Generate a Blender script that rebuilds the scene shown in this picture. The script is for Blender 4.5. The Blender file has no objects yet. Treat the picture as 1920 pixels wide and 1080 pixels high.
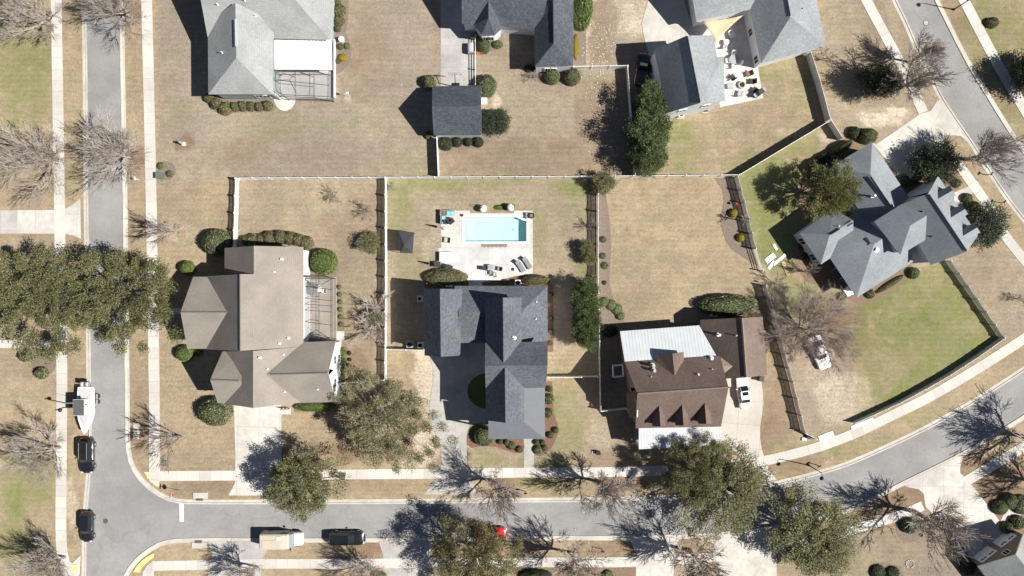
import bpy, bmesh, math, random
import numpy as np
from mathutils import Vector, Matrix, noise
from mathutils.bvhtree import BVHTree

R = math.radians
scene = bpy.context.scene
COL = scene.collection

# ---------------------------------------------------------------- camera, sky, sun, exposure
S = 0.077            # metres per ground pixel of the 1920 wide photograph
H = 1500.0           # camera height in those pixels
cam_d = bpy.data.cameras.new("camera")
cam = bpy.data.objects.new("camera", cam_d)
COL.objects.link(cam)
cam.location = (0, 0, H * S)
cam_d.sensor_width = 36.0
cam_d.lens = 36.0 * H / 1920.0
cam_d.clip_end = 4000
scene.camera = cam

SUN_EL = R(48)
SHX, SHY = -0.978, 0.206           # direction in which shadows fall
sdir = Vector((-SHX * math.cos(SUN_EL), -SHY * math.cos(SUN_EL), math.sin(SUN_EL)))
sun_d = bpy.data.lights.new("sun", 'SUN')
sun_d.energy = 5.0
sun_d.angle = R(0.5)
sun_d.color = (1.0, 0.955, 0.89)
sun = bpy.data.objects.new("sun", sun_d)
COL.objects.link(sun)
sun.rotation_euler = sdir.to_track_quat('Z', 'Y').to_euler()
sun.location = sdir * 200

world = bpy.data.worlds.new("World")
scene.world = world
world.use_nodes = True
wn = world.node_tree.nodes
sky = wn.new('ShaderNodeTexSky')
sky.sky_type = 'NISHITA'
sky.sun_disc = False
sky.air_density = 0.6
sky.dust_density = 0.4
sky.sun_elevation = SUN_EL
sky.sun_rotation = math.atan2(sdir.x, sdir.y)
world.node_tree.links.new(sky.outputs[0], wn['Background'].inputs[0])
wn['Background'].inputs[1].default_value = 0.05
scene.view_settings.view_transform = 'Standard'
scene.view_settings.look = 'None'
scene.view_settings.gamma = 1
scene.view_settings.exposure = 0.68
scene.cycles.max_bounces = 6
scene.cycles.transparent_max_bounces = 12

# ---------------------------------------------------------------- helpers
def P(px, py, h=0.0):
    """A point seen at photo pixel (px,py) that stands h pixels above the ground."""
    k = S * (1 - h / H)
    return Vector(((px - 960) * k, (540 - py) * k, h * S))

def G(px, py, z=0.0):
    """A point on the ground plan, z in metres."""
    return Vector(((px - 960) * S, (540 - py) * S, z))

class MB:
    """Collects shapes; build() links them as ONE mesh object."""
    def __init__(self):
        self.v = []; self.f = []; self.m = []; self.uv = {}
    def add(self, vs, fs, mi=0):
        o = len(self.v)
        self.v += [tuple(x) for x in vs]
        for f in fs:
            self.f.append([o + i for i in f]); self.m.append(mi)
    def poly(self, pts, mi=0):
        self.add(pts, [list(range(len(pts)))], mi)
    def box(self, c, s, rz=0.0, mi=0, taper=1.0):
        cx, cy, cz = c; hx, hy, hz = s[0] / 2, s[1] / 2, s[2] / 2
        ca, sa = math.cos(rz), math.sin(rz)
        vs = []
        for z, t in ((-hz, 1.0), (hz, taper)):
            for x, y in ((-hx, -hy), (hx, -hy), (hx, hy), (-hx, hy)):
                x *= t; y *= t
                vs.append((cx + x * ca - y * sa, cy + x * sa + y * ca, cz + z))
        self.add(vs, [(0, 3, 2, 1), (4, 5, 6, 7), (0, 1, 5, 4), (1, 2, 6, 5), (2, 3, 7, 6), (3, 0, 4, 7)], mi)
    def rbox(self, c, s, b=0.05, rz=0.0, mi=0):
        """box with a chamfered top edge"""
        cx, cy, cz = c; hx, hy, hz = s[0] / 2, s[1] / 2, s[2] / 2
        ca, sa = math.cos(rz), math.sin(rz)
        vs = []
        for z, d in ((-hz, 0), (hz - b, 0), (hz, b)):
            for x, y in ((-hx + d, -hy + d), (hx - d, -hy + d), (hx - d, hy - d), (-hx + d, hy - d)):
                vs.append((cx + x * ca - y * sa, cy + x * sa + y * ca, cz + z))
        fs = [(0, 3, 2, 1), (8, 9, 10, 11)]
        for k in (0, 4):
            for i in range(4):
                j = (i + 1) % 4
                fs.append((k + i, k + j, k + 4 + j, k + 4 + i))
        self.add(vs, fs, mi)
    def tube(self, pts, rad, n=8, mi=0, cap=True):
        pts = [Vector(p) for p in pts]
        if not hasattr(rad, '__len__'): rad = [rad] * len(pts)
        o = len(self.v)
        for i, p in enumerate(pts):
            a = pts[max(i - 1, 0)]; b = pts[min(i + 1, len(pts) - 1)]
            d = (b - a)
            d = d.normalized() if d.length > 1e-9 else Vector((0, 0, 1))
            u = d.cross(Vector((0, 0, 1)) if abs(d.z) < .9 else Vector((1, 0, 0))).normalized()
            w = d.cross(u)
            for k in range(n):
                t = 2 * math.pi * k / n
                self.v.append(tuple(p + (u * math.cos(t) + w * math.sin(t)) * rad[i]))
        for i in range(len(pts) - 1):
            for k in range(n):
                k2 = (k + 1) % n
                self.f.append([o + i * n + k, o + i * n + k2, o + (i + 1) * n + k2, o + (i + 1) * n + k]); self.m.append(mi)
        if cap:
            self.f.append([o + k for k in range(n)][::-1]); self.m.append(mi)
            e = o + (len(pts) - 1) * n
            self.f.append([e + k for k in range(n)]); self.m.append(mi)
    def lathe(self, prof, c=(0, 0, 0), n=16, mi=0, sx=1.0, sy=1.0):
        o = len(self.v)
        for r, z in prof:
            for k in range(n):
                t = 2 * math.pi * k / n
                self.v.append((c[0] + r * sx * math.cos(t), c[1] + r * sy * math.sin(t), c[2] + z))
        for i in range(len(prof) - 1):
            for k in range(n):
                k2 = (k + 1) % n
                self.f.append([o + i * n + k, o + i * n + k2, o + (i + 1) * n + k2, o + (i + 1) * n + k]); self.m.append(mi)
        self.f.append([o + k for k in range(n)][::-1]); self.m.append(mi)
        e = o + (len(prof) - 1) * n
        self.f.append([e + k for k in range(n)]); self.m.append(mi)
    def prism(self, pts, z0, z1, mi=0):
        n = len(pts)
        vs = [(p[0], p[1], z0) for p in pts] + [(p[0], p[1], z1) for p in pts]
        fs = [tuple(range(n))[::-1], tuple(range(n, 2 * n))]
        for i in range(n):
            j = (i + 1) % n
            fs.append((i, j, n + j, n + i))
        self.add(vs, fs, mi)
    def loft(self, rings, mi=0, cap=True):
        n = len(rings[0]); o = len(self.v)
        for r in rings: self.v += [tuple(x) for x in r]
        for i in range(len(rings) - 1):
            for k in range(n):
                k2 = (k + 1) % n
                self.f.append([o + i * n + k, o + i * n + k2, o + (i + 1) * n + k2, o + (i + 1) * n + k]); self.m.append(mi)
        if cap:
            self.f.append([o + k for k in range(n)][::-1]); self.m.append(mi)
            e = o + (len(rings) - 1) * n
            self.f.append([e + k for k in range(n)]); self.m.append(mi)
    def mesh(self, name, mats, smooth=False, off=None):
        me = bpy.data.meshes.new(name)
        v = self.v
        if off is not None:
            v = [(x - off[0], y - off[1], z - off[2]) for x, y, z in v]
        me.from_pydata(v, [], self.f)
        if not isinstance(mats, (list, tuple)): mats = [mats]
        for m in mats: me.materials.append(m)
        if len(mats) > 1: me.polygons.foreach_set('material_index', self.m)
        if smooth: me.polygons.foreach_set('use_smooth', [True] * len(me.polygons))
        me.update()
        return me
    def build(self, name, mats, parent=None, smooth=False):
        off = None
        if parent is not None: off = root_loc(parent)
        o = bpy.data.objects.new(name, self.mesh(name, mats, smooth, off))
        COL.objects.link(o)
        if parent is not None: o.parent = parent
        return o

def root_loc(p):
    while p.parent is not None: p = p.parent
    return p.location

def tag(o, label=None, cat=None, group=None, kind=None):
    if label: o['label'] = label
    if cat: o['category'] = cat
    if group: o['group'] = group
    if kind: o['kind'] = kind
    return o

def thing(name, label, cat, loc=(0, 0, 0), group=None):
    o = bpy.data.objects.new(name, None)
    o.empty_display_size = 0.3
    COL.objects.link(o)
    o.location = loc
    return tag(o, label, cat, group)

def move(o, loc, rz=0.0, sc=1.0):
    o.location = loc
    o.rotation_euler = (0, 0, rz)
    o.scale = sc if hasattr(sc, '__len__') else (sc, sc, sc)
    return o

def dup(src, loc, rz=0.0, sc=1.0, label=None, group=None):
    def cp(o, parent):
        c = o.copy(); COL.objects.link(c)
        if parent is not None: c.parent = parent
        for ch in list(o.children): cp(ch, c)
        return c
    c = cp(src, None)
    move(c, loc, rz, sc)
    if label: c['label'] = label
    if group: c['group'] = group
    return c

class Proto:
    """the first call places the thing itself, later calls place copies"""
    def __init__(self, obj): self.o = obj; self.used = False
    def put(self, label, loc, rz=0.0, sc=1.0, group=None):
        if not self.used:
            self.used = True
            tag(self.o, label, None, group)
            return move(self.o, loc, rz, sc)
        return dup(self.o, loc, rz, sc, label, group)

# ---------------------------------------------------------------- materials
def mat(name, col, rough=0.8, metal=0.0, var=0.0, scale=3.0, bump=0.0, spec=0.3, coat=0.0, isl=0.0, coords='Object', detail=4.0):
    """Principled material; var = noise variation of the base colour, isl = variation per loose piece"""
    m = bpy.data.materials.new(name); m.use_nodes = True
    nt = m.node_tree; n = nt.nodes; L = nt.links
    b = n['Principled BSDF']
    b.inputs['Roughness'].default_value = rough
    b.inputs['Metallic'].default_value = metal
    b.inputs['Specular IOR Level'].default_value = spec
    b.inputs['Coat Weight'].default_value = coat
    c4 = (*col, 1)
    b.inputs['Base Color'].default_value = c4
    out = None
    if var or isl or bump:
        tc = n.new('ShaderNodeTexCoord')
        nz = n.new('ShaderNodeTexNoise')
        nz.inputs['Scale'].default_value = scale
        nz.inputs['Detail'].default_value = detail
        nz.inputs['Roughness'].default_value = 0.65
        L.new(tc.outputs[coords], nz.inputs['Vector'])
    if var or isl:
        hsv = n.new('ShaderNodeHueSaturation')
        hsv.inputs['Color'].default_value = c4
        add = None
        if var:
            mr = n.new('ShaderNodeMapRange')
            mr.inputs[1].default_value = 0.3; mr.inputs[2].default_value = 0.7
            mr.inputs[3].default_value = 1 - var; mr.inputs[4].default_value = 1 + var
            mr.clamp = False
            L.new(nz.outputs['Fac'], mr.inputs[0]); add = mr.outputs[0]
        if isl:
            ge = n.new('ShaderNodeNewGeometry')
            mi = n.new('ShaderNodeMapRange')
            mi.inputs[3].default_value = 1 - isl; mi.inputs[4].default_value = 1 + isl
            L.new(ge.outputs['Random Per Island'], mi.inputs[0])
            if add:
                mu = n.new('ShaderNodeMath'); mu.operation = 'MULTIPLY'
                L.new(add, mu.inputs[0]); L.new(mi.outputs[0], mu.inputs[1]); add = mu.outputs[0]
            else: add = mi.outputs[0]
        L.new(add, hsv.inputs['Value'])
        L.new(hsv.outputs[0], b.inputs['Base Color'])
    if bump:
        bp = n.new('ShaderNodeBump')
        bp.inputs['Strength'].default_value = bump; bp.inputs['Distance'].default_value = 0.05
        L.new(nz.outputs['Fac'], bp.inputs['Height']); L.new(bp.outputs[0], b.inputs['Normal'])
    return m

def leaf_mat(name, c1, c2, spread=0.35, trans=0.25):
    """leaves: each loose leaf takes its own tone between two real leaf colours"""
    m = bpy.data.materials.new(name); m.use_nodes = True
    nt = m.node_tree; n = nt.nodes; L = nt.links
    b = n['Principled BSDF']; out = n['Material Output']
    ge = n.new('ShaderNodeNewGeometry'); rp = n.new('ShaderNodeValToRGB')
    rp.color_ramp.elements[0].color = (*c1, 1); rp.color_ramp.elements[1].color = (*c2, 1)
    e = rp.color_ramp.elements.new(0.55)
    e.color = tuple((a * (1 - spread) + c * spread) for a, c in zip(c1, c2)) + (1,)
    L.new(ge.outputs['Random Per Island'], rp.inputs[0])
    L.new(rp.outputs[0], b.inputs['Base Color'])
    b.inputs['Roughness'].default_value = 0.55
    b.inputs['Specular IOR Level'].default_value = 0.35
    if trans:
        tr = n.new('ShaderNodeBsdfTranslucent'); L.new(rp.outputs[0], tr.inputs[0])
        mx = n.new('ShaderNodeMixShader'); mx.inputs[0].default_value = trans
        L.new(b.outputs[0], mx.inputs[1]); L.new(tr.outputs[0], mx.inputs[2]); L.new(mx.outputs[0], out.inputs[0])
    return m

def shingle(name, col, dark=0.62, var=0.22, row=0.30, grain=.2):
    """roof shingles laid in courses along each slope (uv in metres)"""
    m = bpy.data.materials.new(name); m.use_nodes = True
    nt = m.node_tree; n = nt.nodes; L = nt.links; b = n['Principled BSDF']
    b.inputs['Roughness'].default_value = 0.95; b.inputs['Specular IOR Level'].default_value = 0.06
    uv = n.new('ShaderNodeUVMap'); uv.uv_map = 'UVMap'
    br = n.new('ShaderNodeTexBrick')
    br.inputs['Scale'].default_value = 1.0
    br.inputs['Brick Width'].default_value = 0.33; br.inputs['Row Height'].default_value = row
    br.inputs['Mortar Size'].default_value = 0.03; br.inputs['Mortar Smooth'].default_value = 0.3
    br.inputs['Color1'].default_value = (*[c * (1 + var) for c in col], 1)
    br.inputs['Color2'].default_value = (*[c * (1 - var) for c in col], 1)
    br.inputs['Mortar'].default_value = (*[c * dark for c in col], 1)
    L.new(uv.outputs[0], br.inputs['Vector'])
    nz = n.new('ShaderNodeTexNoise'); nz.inputs['Scale'].default_value = 2.6; nz.inputs['Detail'].default_value = 6; nz.inputs['Roughness'].default_value = .75
    L.new(uv.outputs[0], nz.inputs['Vector'])
    n2 = n.new('ShaderNodeTexNoise'); n2.inputs['Scale'].default_value = 0.22; n2.inputs['Detail'].default_value = 3
    L.new(uv.outputs[0], n2.inputs['Vector'])
    a = n.new('ShaderNodeMapRange'); a.inputs[1].default_value = .3; a.inputs[2].default_value = .7
    a.inputs[3].default_value = 1 - grain; a.inputs[4].default_value = 1 + grain
    L.new(nz.outputs[0], a.inputs[0])
    a2 = n.new('ShaderNodeMapRange'); a2.inputs[1].default_value = .35; a2.inputs[2].default_value = .65
    a2.inputs[3].default_value = 0.89; a2.inputs[4].default_value = 1.11
    L.new(n2.outputs[0], a2.inputs[0])
    mu = n.new('ShaderNodeMath'); mu.operation = 'MULTIPLY'
    L.new(a.outputs[0], mu.inputs[0]); L.new(a2.outputs[0], mu.inputs[1])
    hs = n.new('ShaderNodeHueSaturation'); L.new(br.outputs['Color'], hs.inputs['Color']); L.new(mu.outputs[0], hs.inputs['Value'])
    L.new(hs.outputs[0], b.inputs['Base Color'])
    return m

def metal_roof(name, col, pitch=0.45):
    """standing seam metal, seams running down the slope"""
    m = bpy.data.materials.new(name); m.use_nodes = True
    nt = m.node_tree; n = nt.nodes; L = nt.links; b = n['Principled BSDF']
    b.inputs['Roughness'].default_value = 0.5; b.inputs['Specular IOR Level'].default_value = 0.3
    uv = n.new('ShaderNodeUVMap'); uv.uv_map = 'UVMap'
    sp = n.new('ShaderNodeSeparateXYZ'); L.new(uv.outputs[0], sp.inputs[0])
    d = n.new('ShaderNodeMath'); d.operation = 'DIVIDE'; d.inputs[1].default_value = pitch; L.new(sp.outputs[0], d.inputs[0])
    f = n.new('ShaderNodeMath'); f.operation = 'FRACT'; L.new(d.outputs[0], f.inputs[0])
    g = n.new('ShaderNodeMath'); g.operation = 'GREATER_THAN'; g.inputs[1].default_value = 0.72; L.new(f.outputs[0], g.inputs[0])
    mx = n.new('ShaderNodeMix'); mx.data_type = 'RGBA'
    mx.inputs[6].default_value = (*col, 1); mx.inputs[7].default_value = (*[c * .87 for c in col], 1)
    L.new(g.outputs[0], mx.inputs[0])
    nz = n.new('ShaderNodeTexNoise'); nz.inputs['Scale'].default_value = .7; L.new(uv.outputs[0], nz.inputs['Vector'])
    a = n.new('ShaderNodeMapRange'); a.inputs[3].default_value = .85; a.inputs[4].default_value = 1.12; L.new(nz.outputs[0], a.inputs[0])
    hs = n.new('ShaderNodeHueSaturation'); L.new(mx.outputs[2], hs.inputs['Color']); L.new(a.outputs[0], hs.inputs['Value'])
    L.new(hs.outputs[0], b.inputs['Base Color'])
    bp = n.new('ShaderNodeBump'); bp.inputs['Strength'].default_value = .5; bp.inputs['Distance'].default_value = .03
    L.new(g.outputs[0], bp.inputs['Height']); L.new(bp.outputs[0], b.inputs['Normal'])
    return m

def concrete(name, col, rot=0.0, slab=3.2, joint=0.6, var=0.15, isl=0.0):
    """poured concrete with sawn joints, blotches and fine grain"""
    m = bpy.data.materials.new(name); m.use_nodes = True
    nt = m.node_tree; n = nt.nodes; L = nt.links; b = n['Principled BSDF']
    b.inputs['Roughness'].default_value = 0.9; b.inputs['Specular IOR Level'].default_value = 0.12
    ge = n.new('ShaderNodeNewGeometry'); mp = n.new('ShaderNodeMapping')
    mp.inputs['Rotation'].default_value = (0, 0, R(rot)); L.new(ge.outputs['Position'], mp.inputs[0])
    vals = []
    for sc, lo, hi, det in ((0.25, 1 - var, 1 + var, 3), (1.3, 1 - var * .6, 1 + var * .6, 5), (9, .94, 1.06, 2)):
        nz = n.new('ShaderNodeTexNoise'); nz.inputs['Scale'].default_value = sc; nz.inputs['Detail'].default_value = det
        L.new(mp.outputs[0], nz.inputs['Vector'])
        a = n.new('ShaderNodeMapRange'); a.inputs[1].default_value = .3; a.inputs[2].default_value = .7
        a.inputs[3].default_value = lo; a.inputs[4].default_value = hi; L.new(nz.outputs[0], a.inputs[0]); vals.append(a.outputs[0])
    if slab:
        br = n.new('ShaderNodeTexBrick'); br.offset = 0; br.inputs['Scale'].default_value = 1
        br.inputs['Brick Width'].default_value = slab; br.inputs['Row Height'].default_value = slab
        br.inputs['Mortar Size'].default_value = 0.03; br.inputs['Mortar Smooth'].default_value = .2
        br.inputs['Color1'].default_value = (1.03, 1.03, 1.03, 1); br.inputs['Color2'].default_value = (.95, .95, .95, 1)
        br.inputs['Mortar'].default_value = (joint, joint, joint, 1)
        L.new(mp.outputs[0], br.inputs['Vector']); vals.append(br.outputs['Color'])
    if isl:
        mi = n.new('ShaderNodeMapRange'); mi.inputs[3].default_value = 1 - isl; mi.inputs[4].default_value = 1 + isl
        L.new(ge.outputs['Random Per Island'], mi.inputs[0]); vals.append(mi.outputs[0])
    cur = vals[0]
    for v in vals[1:]:
        mu = n.new('ShaderNodeMath'); mu.operation = 'MULTIPLY'; L.new(cur, mu.inputs[0]); L.new(v, mu.inputs[1]); cur = mu.outputs[0]
    hs = n.new('ShaderNodeHueSaturation'); hs.inputs['Color'].default_value = (*col, 1)
    L.new(cur, hs.inputs['Value']); L.new(hs.outputs[0], b.inputs['Base Color'])
    return m

M = {}
def asphalt_material():
    m = mat('asphalt', (.25, .248, .244), .95, spec=.08); n = m.node_tree.nodes; L = m.node_tree.links; b = n['Principled BSDF']
    ge = n.new('ShaderNodeNewGeometry'); cur = None
    def mul(x):
        nonlocal cur
        if cur is None: cur = x; return
        q = n.new('ShaderNodeMath'); q.operation = 'MULTIPLY'; L.new(cur, q.inputs[0]); L.new(x, q.inputs[1]); cur = q.outputs[0]
    for sc, lo, hi, sx in ((.06, .87, 1.12, 1), (.35, .91, 1.08, 1), (2.2, .95, 1.05, 1), (14, .9, 1.1, 1)):
        t = n.new('ShaderNodeTexNoise'); t.inputs['Scale'].default_value = sc; t.inputs['Detail'].default_value = 5; L.new(ge.outputs['Position'], t.inputs['Vector'])
        r = n.new('ShaderNodeMapRange'); r.inputs[1].default_value = .32; r.inputs[2].default_value = .68; r.inputs[3].default_value = lo; r.inputs[4].default_value = hi; L.new(t.outputs[0], r.inputs[0]); mul(r.outputs[0])
    # hairline cracks and patch seams
    wn_ = n.new('ShaderNodeTexNoise'); wn_.inputs['Scale'].default_value = .5; L.new(ge.outputs['Position'], wn_.inputs['Vector'])
    ad = n.new('ShaderNodeVectorMath'); ad.operation = 'MULTIPLY_ADD'; ad.inputs[1].default_value = (2.5, 2.5, 0); L.new(wn_.outputs['Color'], ad.inputs[0]); L.new(ge.outputs['Position'], ad.inputs[2])
    v = n.new('ShaderNodeTexVoronoi'); v.feature = 'DISTANCE_TO_EDGE'; v.inputs['Scale'].default_value = .06; L.new(ad.outputs[0], v.inputs['Vector'])
    r = n.new('ShaderNodeMapRange'); r.inputs[1].default_value = .0; r.inputs[2].default_value = .006; r.inputs[3].default_value = .90; r.inputs[4].default_value = 1.0; L.new(v.outputs['Distance'], r.inputs[0]); mul(r.outputs[0])
    hs = n.new('ShaderNodeHueSaturation'); hs.inputs['Color'].default_value = (.25, .248, .244, 1); L.new(cur, hs.inputs['Value']); L.new(hs.outputs[0], b.inputs['Base Color'])
    return m
M['asphalt'] = asphalt_material()
M['concrete_walk'] = concrete('concrete_walk', (.50, .475, .435), 0, 0, var=.06, isl=.10)
M['concrete_drive'] = concrete('concrete_drive', (.50, .475, .44), 1.5, 3.0, .72)
M['concrete_drive_b'] = concrete('concrete_drive_b', (.37, .36, .34), -1, 3.2, .8)
M['concrete_drive_c'] = concrete('concrete_drive_c', (.46, .425, .375), 4.5, 3.4, .7, var=.08)
M['concrete_drive_d'] = concrete('concrete_drive_d', (.47, .45, .41), 30, 3.4, .8)
M['concrete_kerb'] = concrete('concrete_kerb', (.46, .435, .385), 0, 0)
M['deck'] = concrete('deck', (.49, .485, .475), 0, 3.4, .85)
M['paver'] = concrete('paver', (.49, .475, .45), 0, .42, .9, var=.10)
M['travertine'] = concrete('travertine', (.56, .53, .50), -14, .5, .85)
M['mulch'] = mat('mulch', (.20, .145, .10), .95, var=.35, scale=6, bump=.5, spec=.05, detail=8)
M['mulch_red'] = mat('mulch_red', (.175, .108, .078), .95, var=.35, scale=6, bump=.5, spec=.05, detail=8)
M['mulch_grey'] = mat('mulch_grey', (.19, .155, .125), .95, var=.3, scale=5, bump=.5, spec=.05, detail=8)
M['white'] = mat('white_vinyl', (.78, .78, .77), .45, var=.04, scale=1.5)
M['fence_white'] = mat('fence_white', (.74, .73, .71), .55, var=.10, scale=1.2)
M['fence_grey'] = mat('fence_grey', (.56, .55, .535), .7, var=.18, scale=2.2)
M['trim'] = mat('white_trim', (.72, .72, .71), .5)
M['wall_white'] = mat('white_siding', (.66, .67, .68), .7, var=.05, scale=2)
M['wall_sage'] = mat('sage_siding', (.36, .42, .41), .7, var=.05, scale=2)
M['wall_brick'] = mat('tan_brick', (.34, .28, .23), .9, var=.2, scale=8)
M['wall_blue'] = mat('blue_siding', (.38, .43, .47), .7, var=.05, scale=2)
M['wall_olive'] = mat('olive_siding', (.20, .18, .135), .75, var=.06, scale=2)
M['wall_brown'] = mat('brown_siding', (.22, .17, .14), .8, var=.1, scale=2)
M['roof_grey'] = shingle('grey_shingle', (.285, .295, .29), .85, .07, .3, .1)
M['roof_taupe'] = shingle('taupe_shingle', (.246, .220, .192), .85, .04, .3, .07)
M['roof_slate'] = shingle('slate_shingle', (.115, .125, .14), .75, .2)
M['roof_dark'] = shingle('charcoal_shingle', (.082, .092, .108), .75, .22)
M['roof_brown'] = shingle('brown_shingle', (.150, .113, .094), .8, .1, .3, .14)
M['roof_brown_light'] = shingle('tan_brown_shingle', (.165, .128, .108), .8, .1, .3, .12)
M['roof_blue'] = shingle('blue_grey_shingle', (.235, .255, .27), .85, .07, .3, .12)
M['roof_barn'] = shingle('barn_shingle', (.25, .265, .275), .85, .09)
M['roof_white'] = mat('white_aluminium', (.82, .82, .83), .4, var=.02, scale=.4)
M['metal_pale'] = metal_roof('pale_metal_roof', (.52, .545, .56))
M['metal_white'] = metal_roof('white_metal_roof', (.50, .515, .53), .42)
M['metal_slate'] = metal_roof('slate_metal_roof', (.105, .115, .13), .5)
M['frame_dark'] = mat('bronze_frame', (.05, .05, .055), .5)
M['black'] = mat('black_metal', (.02, .02, .022), .5)
M['black_cloth'] = mat('black_fabric', (.045, .045, .05), .9, var=.15, scale=5)
M['grey_cloth'] = mat('grey_fabric', (.22, .22, .23), .9, var=.12, scale=8)
M['glass_dark'] = mat('window_glass', (.02, .025, .03), .08, spec=.6)
M['car_glass'] = mat('car_glass', (.012, .014, .018), .06, spec=.6)
M['paint_white'] = mat('white_paint', (.80, .80, .81), .25, coat=.6)
M['paint_black'] = mat('black_paint', (.012, .013, .016), .22, coat=.8, spec=.5)
M['paint_red'] = mat('red_paint', (.42, .02, .02), .22, coat=.8, spec=.5)
M['paint_tan'] = mat('tan_paint', (.46, .41, .335), .5, var=.06, scale=1)
M['tyre'] = mat('tyre_rubber', (.02, .02, .02), .9)
M['rim'] = mat('alloy_rim', (.55, .55, .57), .35, metal=.7)
M['lamp_red'] = mat('tail_lamp', (.4, .02, .02), .2)
M['lamp_clear'] = mat('head_lamp', (.6, .6, .62), .1, spec=.6)
M['bark'] = mat('grey_bark', (.30, .265, .235), .95, var=.25, scale=6)
M['bark_dark'] = mat('dark_bark', (.13, .11, .095), .95, var=.25, scale=6)
M['twig_brown'] = mat('brown_twig', (.27, .22, .195), .95, var=.2, scale=4)
M['twig'] = mat('twig_bark', (.36, .315, .275), .95, var=.2, scale=4)
M['leaf_oak'] = leaf_mat('oak_leaf', (.075, .08, .03), (.275, .27, .13))
M['leaf_oak_pale'] = leaf_mat('pale_oak_leaf', (.12, .115, .055), (.35, .33, .19))
M['leaf_olive'] = leaf_mat('olive_leaf', (.075, .072, .025), (.26, .235, .11))
M['leaf_dark'] = leaf_mat('magnolia_leaf', (.018, .030, .014), (.075, .09, .045))
M['leaf_pine'] = leaf_mat('pine_needle', (.06, .075, .018), (.24, .235, .075))
M['leaf_cypress'] = leaf_mat('cypress_leaf', (.04, .062, .018), (.155, .18, .07))
M['leaf_holly'] = leaf_mat('holly_leaf', (.03, .045, .014), (.12, .125, .05))
M['shrub_a'] = leaf_mat('boxwood_leaf', (.095, .105, .05), (.25, .26, .135), trans=.1)
M['shrub_b'] = leaf_mat('bright_shrub_leaf', (.085, .12, .03), (.24, .28, .09), trans=.1)
M['shrub_c'] = leaf_mat('olive_shrub_leaf', (.11, .105, .05), (.26, .24, .125), trans=.1)
M['shrub_d'] = leaf_mat('dark_shrub_leaf', (.026, .036, .018), (.085, .10, .05), trans=.1)
M['shrub_y'] = leaf_mat('golden_shrub_leaf', (.22, .17, .01), (.5, .40, .04), trans=.2)
M['shrub_g'] = leaf_mat('pale_shrub_leaf', (.09, .12, .04), (.27, .30, .13), trans=.2)
M['turquoise'] = mat('turquoise_cloth', (.18, .55, .62), .8, var=.12, scale=4)
M['lime'] = mat('lime_cloth', (.38, .43, .26), .8)
M['sail'] = mat('tan_sail', (.60, .45, .29), .8, var=.03, scale=.6)
M['wood'] = mat('brown_wood', (.20, .12, .07), .8, var=.2, scale=3)
M['wood_new'] = mat('pale_timber', (.55, .42, .27), .8, var=.15, scale=3)
M['grey_metal'] = mat('grey_metal', (.34, .35, .36), .5, metal=.3)
M['iron'] = mat('cast_iron', (.09, .085, .08), .8)
M['green_box'] = mat('green_cabinet', (.10, .14, .11), .6)
M['paint_line'] = mat('road_paint', (.68, .68, .67), .7, var=.08, scale=4)
M['paint_yellow'] = mat('yellow_paint', (.66, .55, .22), .8, var=.12, scale=3)
M['red'] = mat('red_enamel', (.5, .03, .03), .5)
M['orange'] = mat('orange_plastic', (.75, .16, .03), .5)
M['skin_grey'] = mat('grey_cover', (.38, .37, .38), .8)

# ---------------------------------------------------------------- ground
POOL = (871, 407, 987, 452.7)
def blob(x, y, cx, cy, rx, ry):
    d = ((x - cx) / rx) ** 2 + ((y - cy) / ry) ** 2
    return max(0.0, 1 - d * d) if d < 1 else 0.0
def inpoly(x, y, pts):
    c = False; j = len(pts) - 1
    for i in range(len(pts)):
        xi, yi = pts[i]; xj, yj = pts[j]
        if (yi > y) != (yj > y) and x < (xj - xi) * (y - yi) / (yj - yi) + xi: c = not c
        j = i
    return c
# where the turf is green, where it is bare sand, where it is brown (what grows there, not light)
GREEN = [(50, 130, 75, 110, .8), (40, 20, 60, 50, .5), (10, 260, 60, 60, .55), (120, 340, 40, 40, .3), (50, 900, 62, 70, .95), (25, 1000, 40, 60, .8), (60, 1060, 60, 40, .4),
         (1870, 60, 90, 70, .6), (1900, 215, 40, 60, .35), (1830, 20, 40, 50, .4), (1850, 130, 40, 40, .3),
         (790, 345, 90, 22, .8), (930, 340, 90, 16, .6), (1070, 350, 60, 18, .7), (745, 395, 40, 55, .7), (780, 500, 45, 40, .5), (960, 391, 60, 12, .7), (1010, 430, 20, 70, .4), (1075, 385, 40, 50, .35), (1095, 500, 25, 60, .4),
         (905, 860, 40, 22, .6), (1010, 870, 40, 15, .7), (1062, 800, 42, 95, .55), (1040, 902, 60, 12, .8), (980, 902, 30, 12, .6), (1050, 690, 26, 22, .3),
         (1440, 390, 80, 110, 1.1), (1400, 320, 60, 40, .6), (1500, 300, 60, 45, .5), (1490, 260, 70, 30, .4), (1460, 480, 50, 50, .8), (1540, 560, 70, 55, .55), (1475, 560, 40, 50, .5), (1590, 610, 60, 40, .5),
         (1280, 270, 50, 60, .6), (1262, 230, 40, 40, .5), (1440, 130, 40, 25, .6), (1500, 160, 60, 60, .25), (1120, 145, 20, 15, .5),
         (620, 235, 30, 12, .35), (500, 240, 90, 40, .25), (770, 300, 50, 30, .35), (340, 210, 30, 30, .3), (660, 230, 14, 14, .5), (470, 190, 40, 10, .3), (905, 175, 10, 30, .5), (118, 870, 10, 60, .4), (130, 880, 14, 90, .3),
         (1480, 850, 60, 30, .3), (1600, 830, 90, 30, .35), (1720, 780, 60, 30, .3), (1865, 830, 40, 10, .4), (1600, 1060, 60, 30, .25)]
DLAWN = [(1596, 640), (1600, 600), (1612, 566), (1640, 556), (1712, 512), (1770, 490), (1784, 488), (1885, 634), (1782, 703), (1690, 755), (1606, 792), (1600, 740), (1606, 690)]
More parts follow.
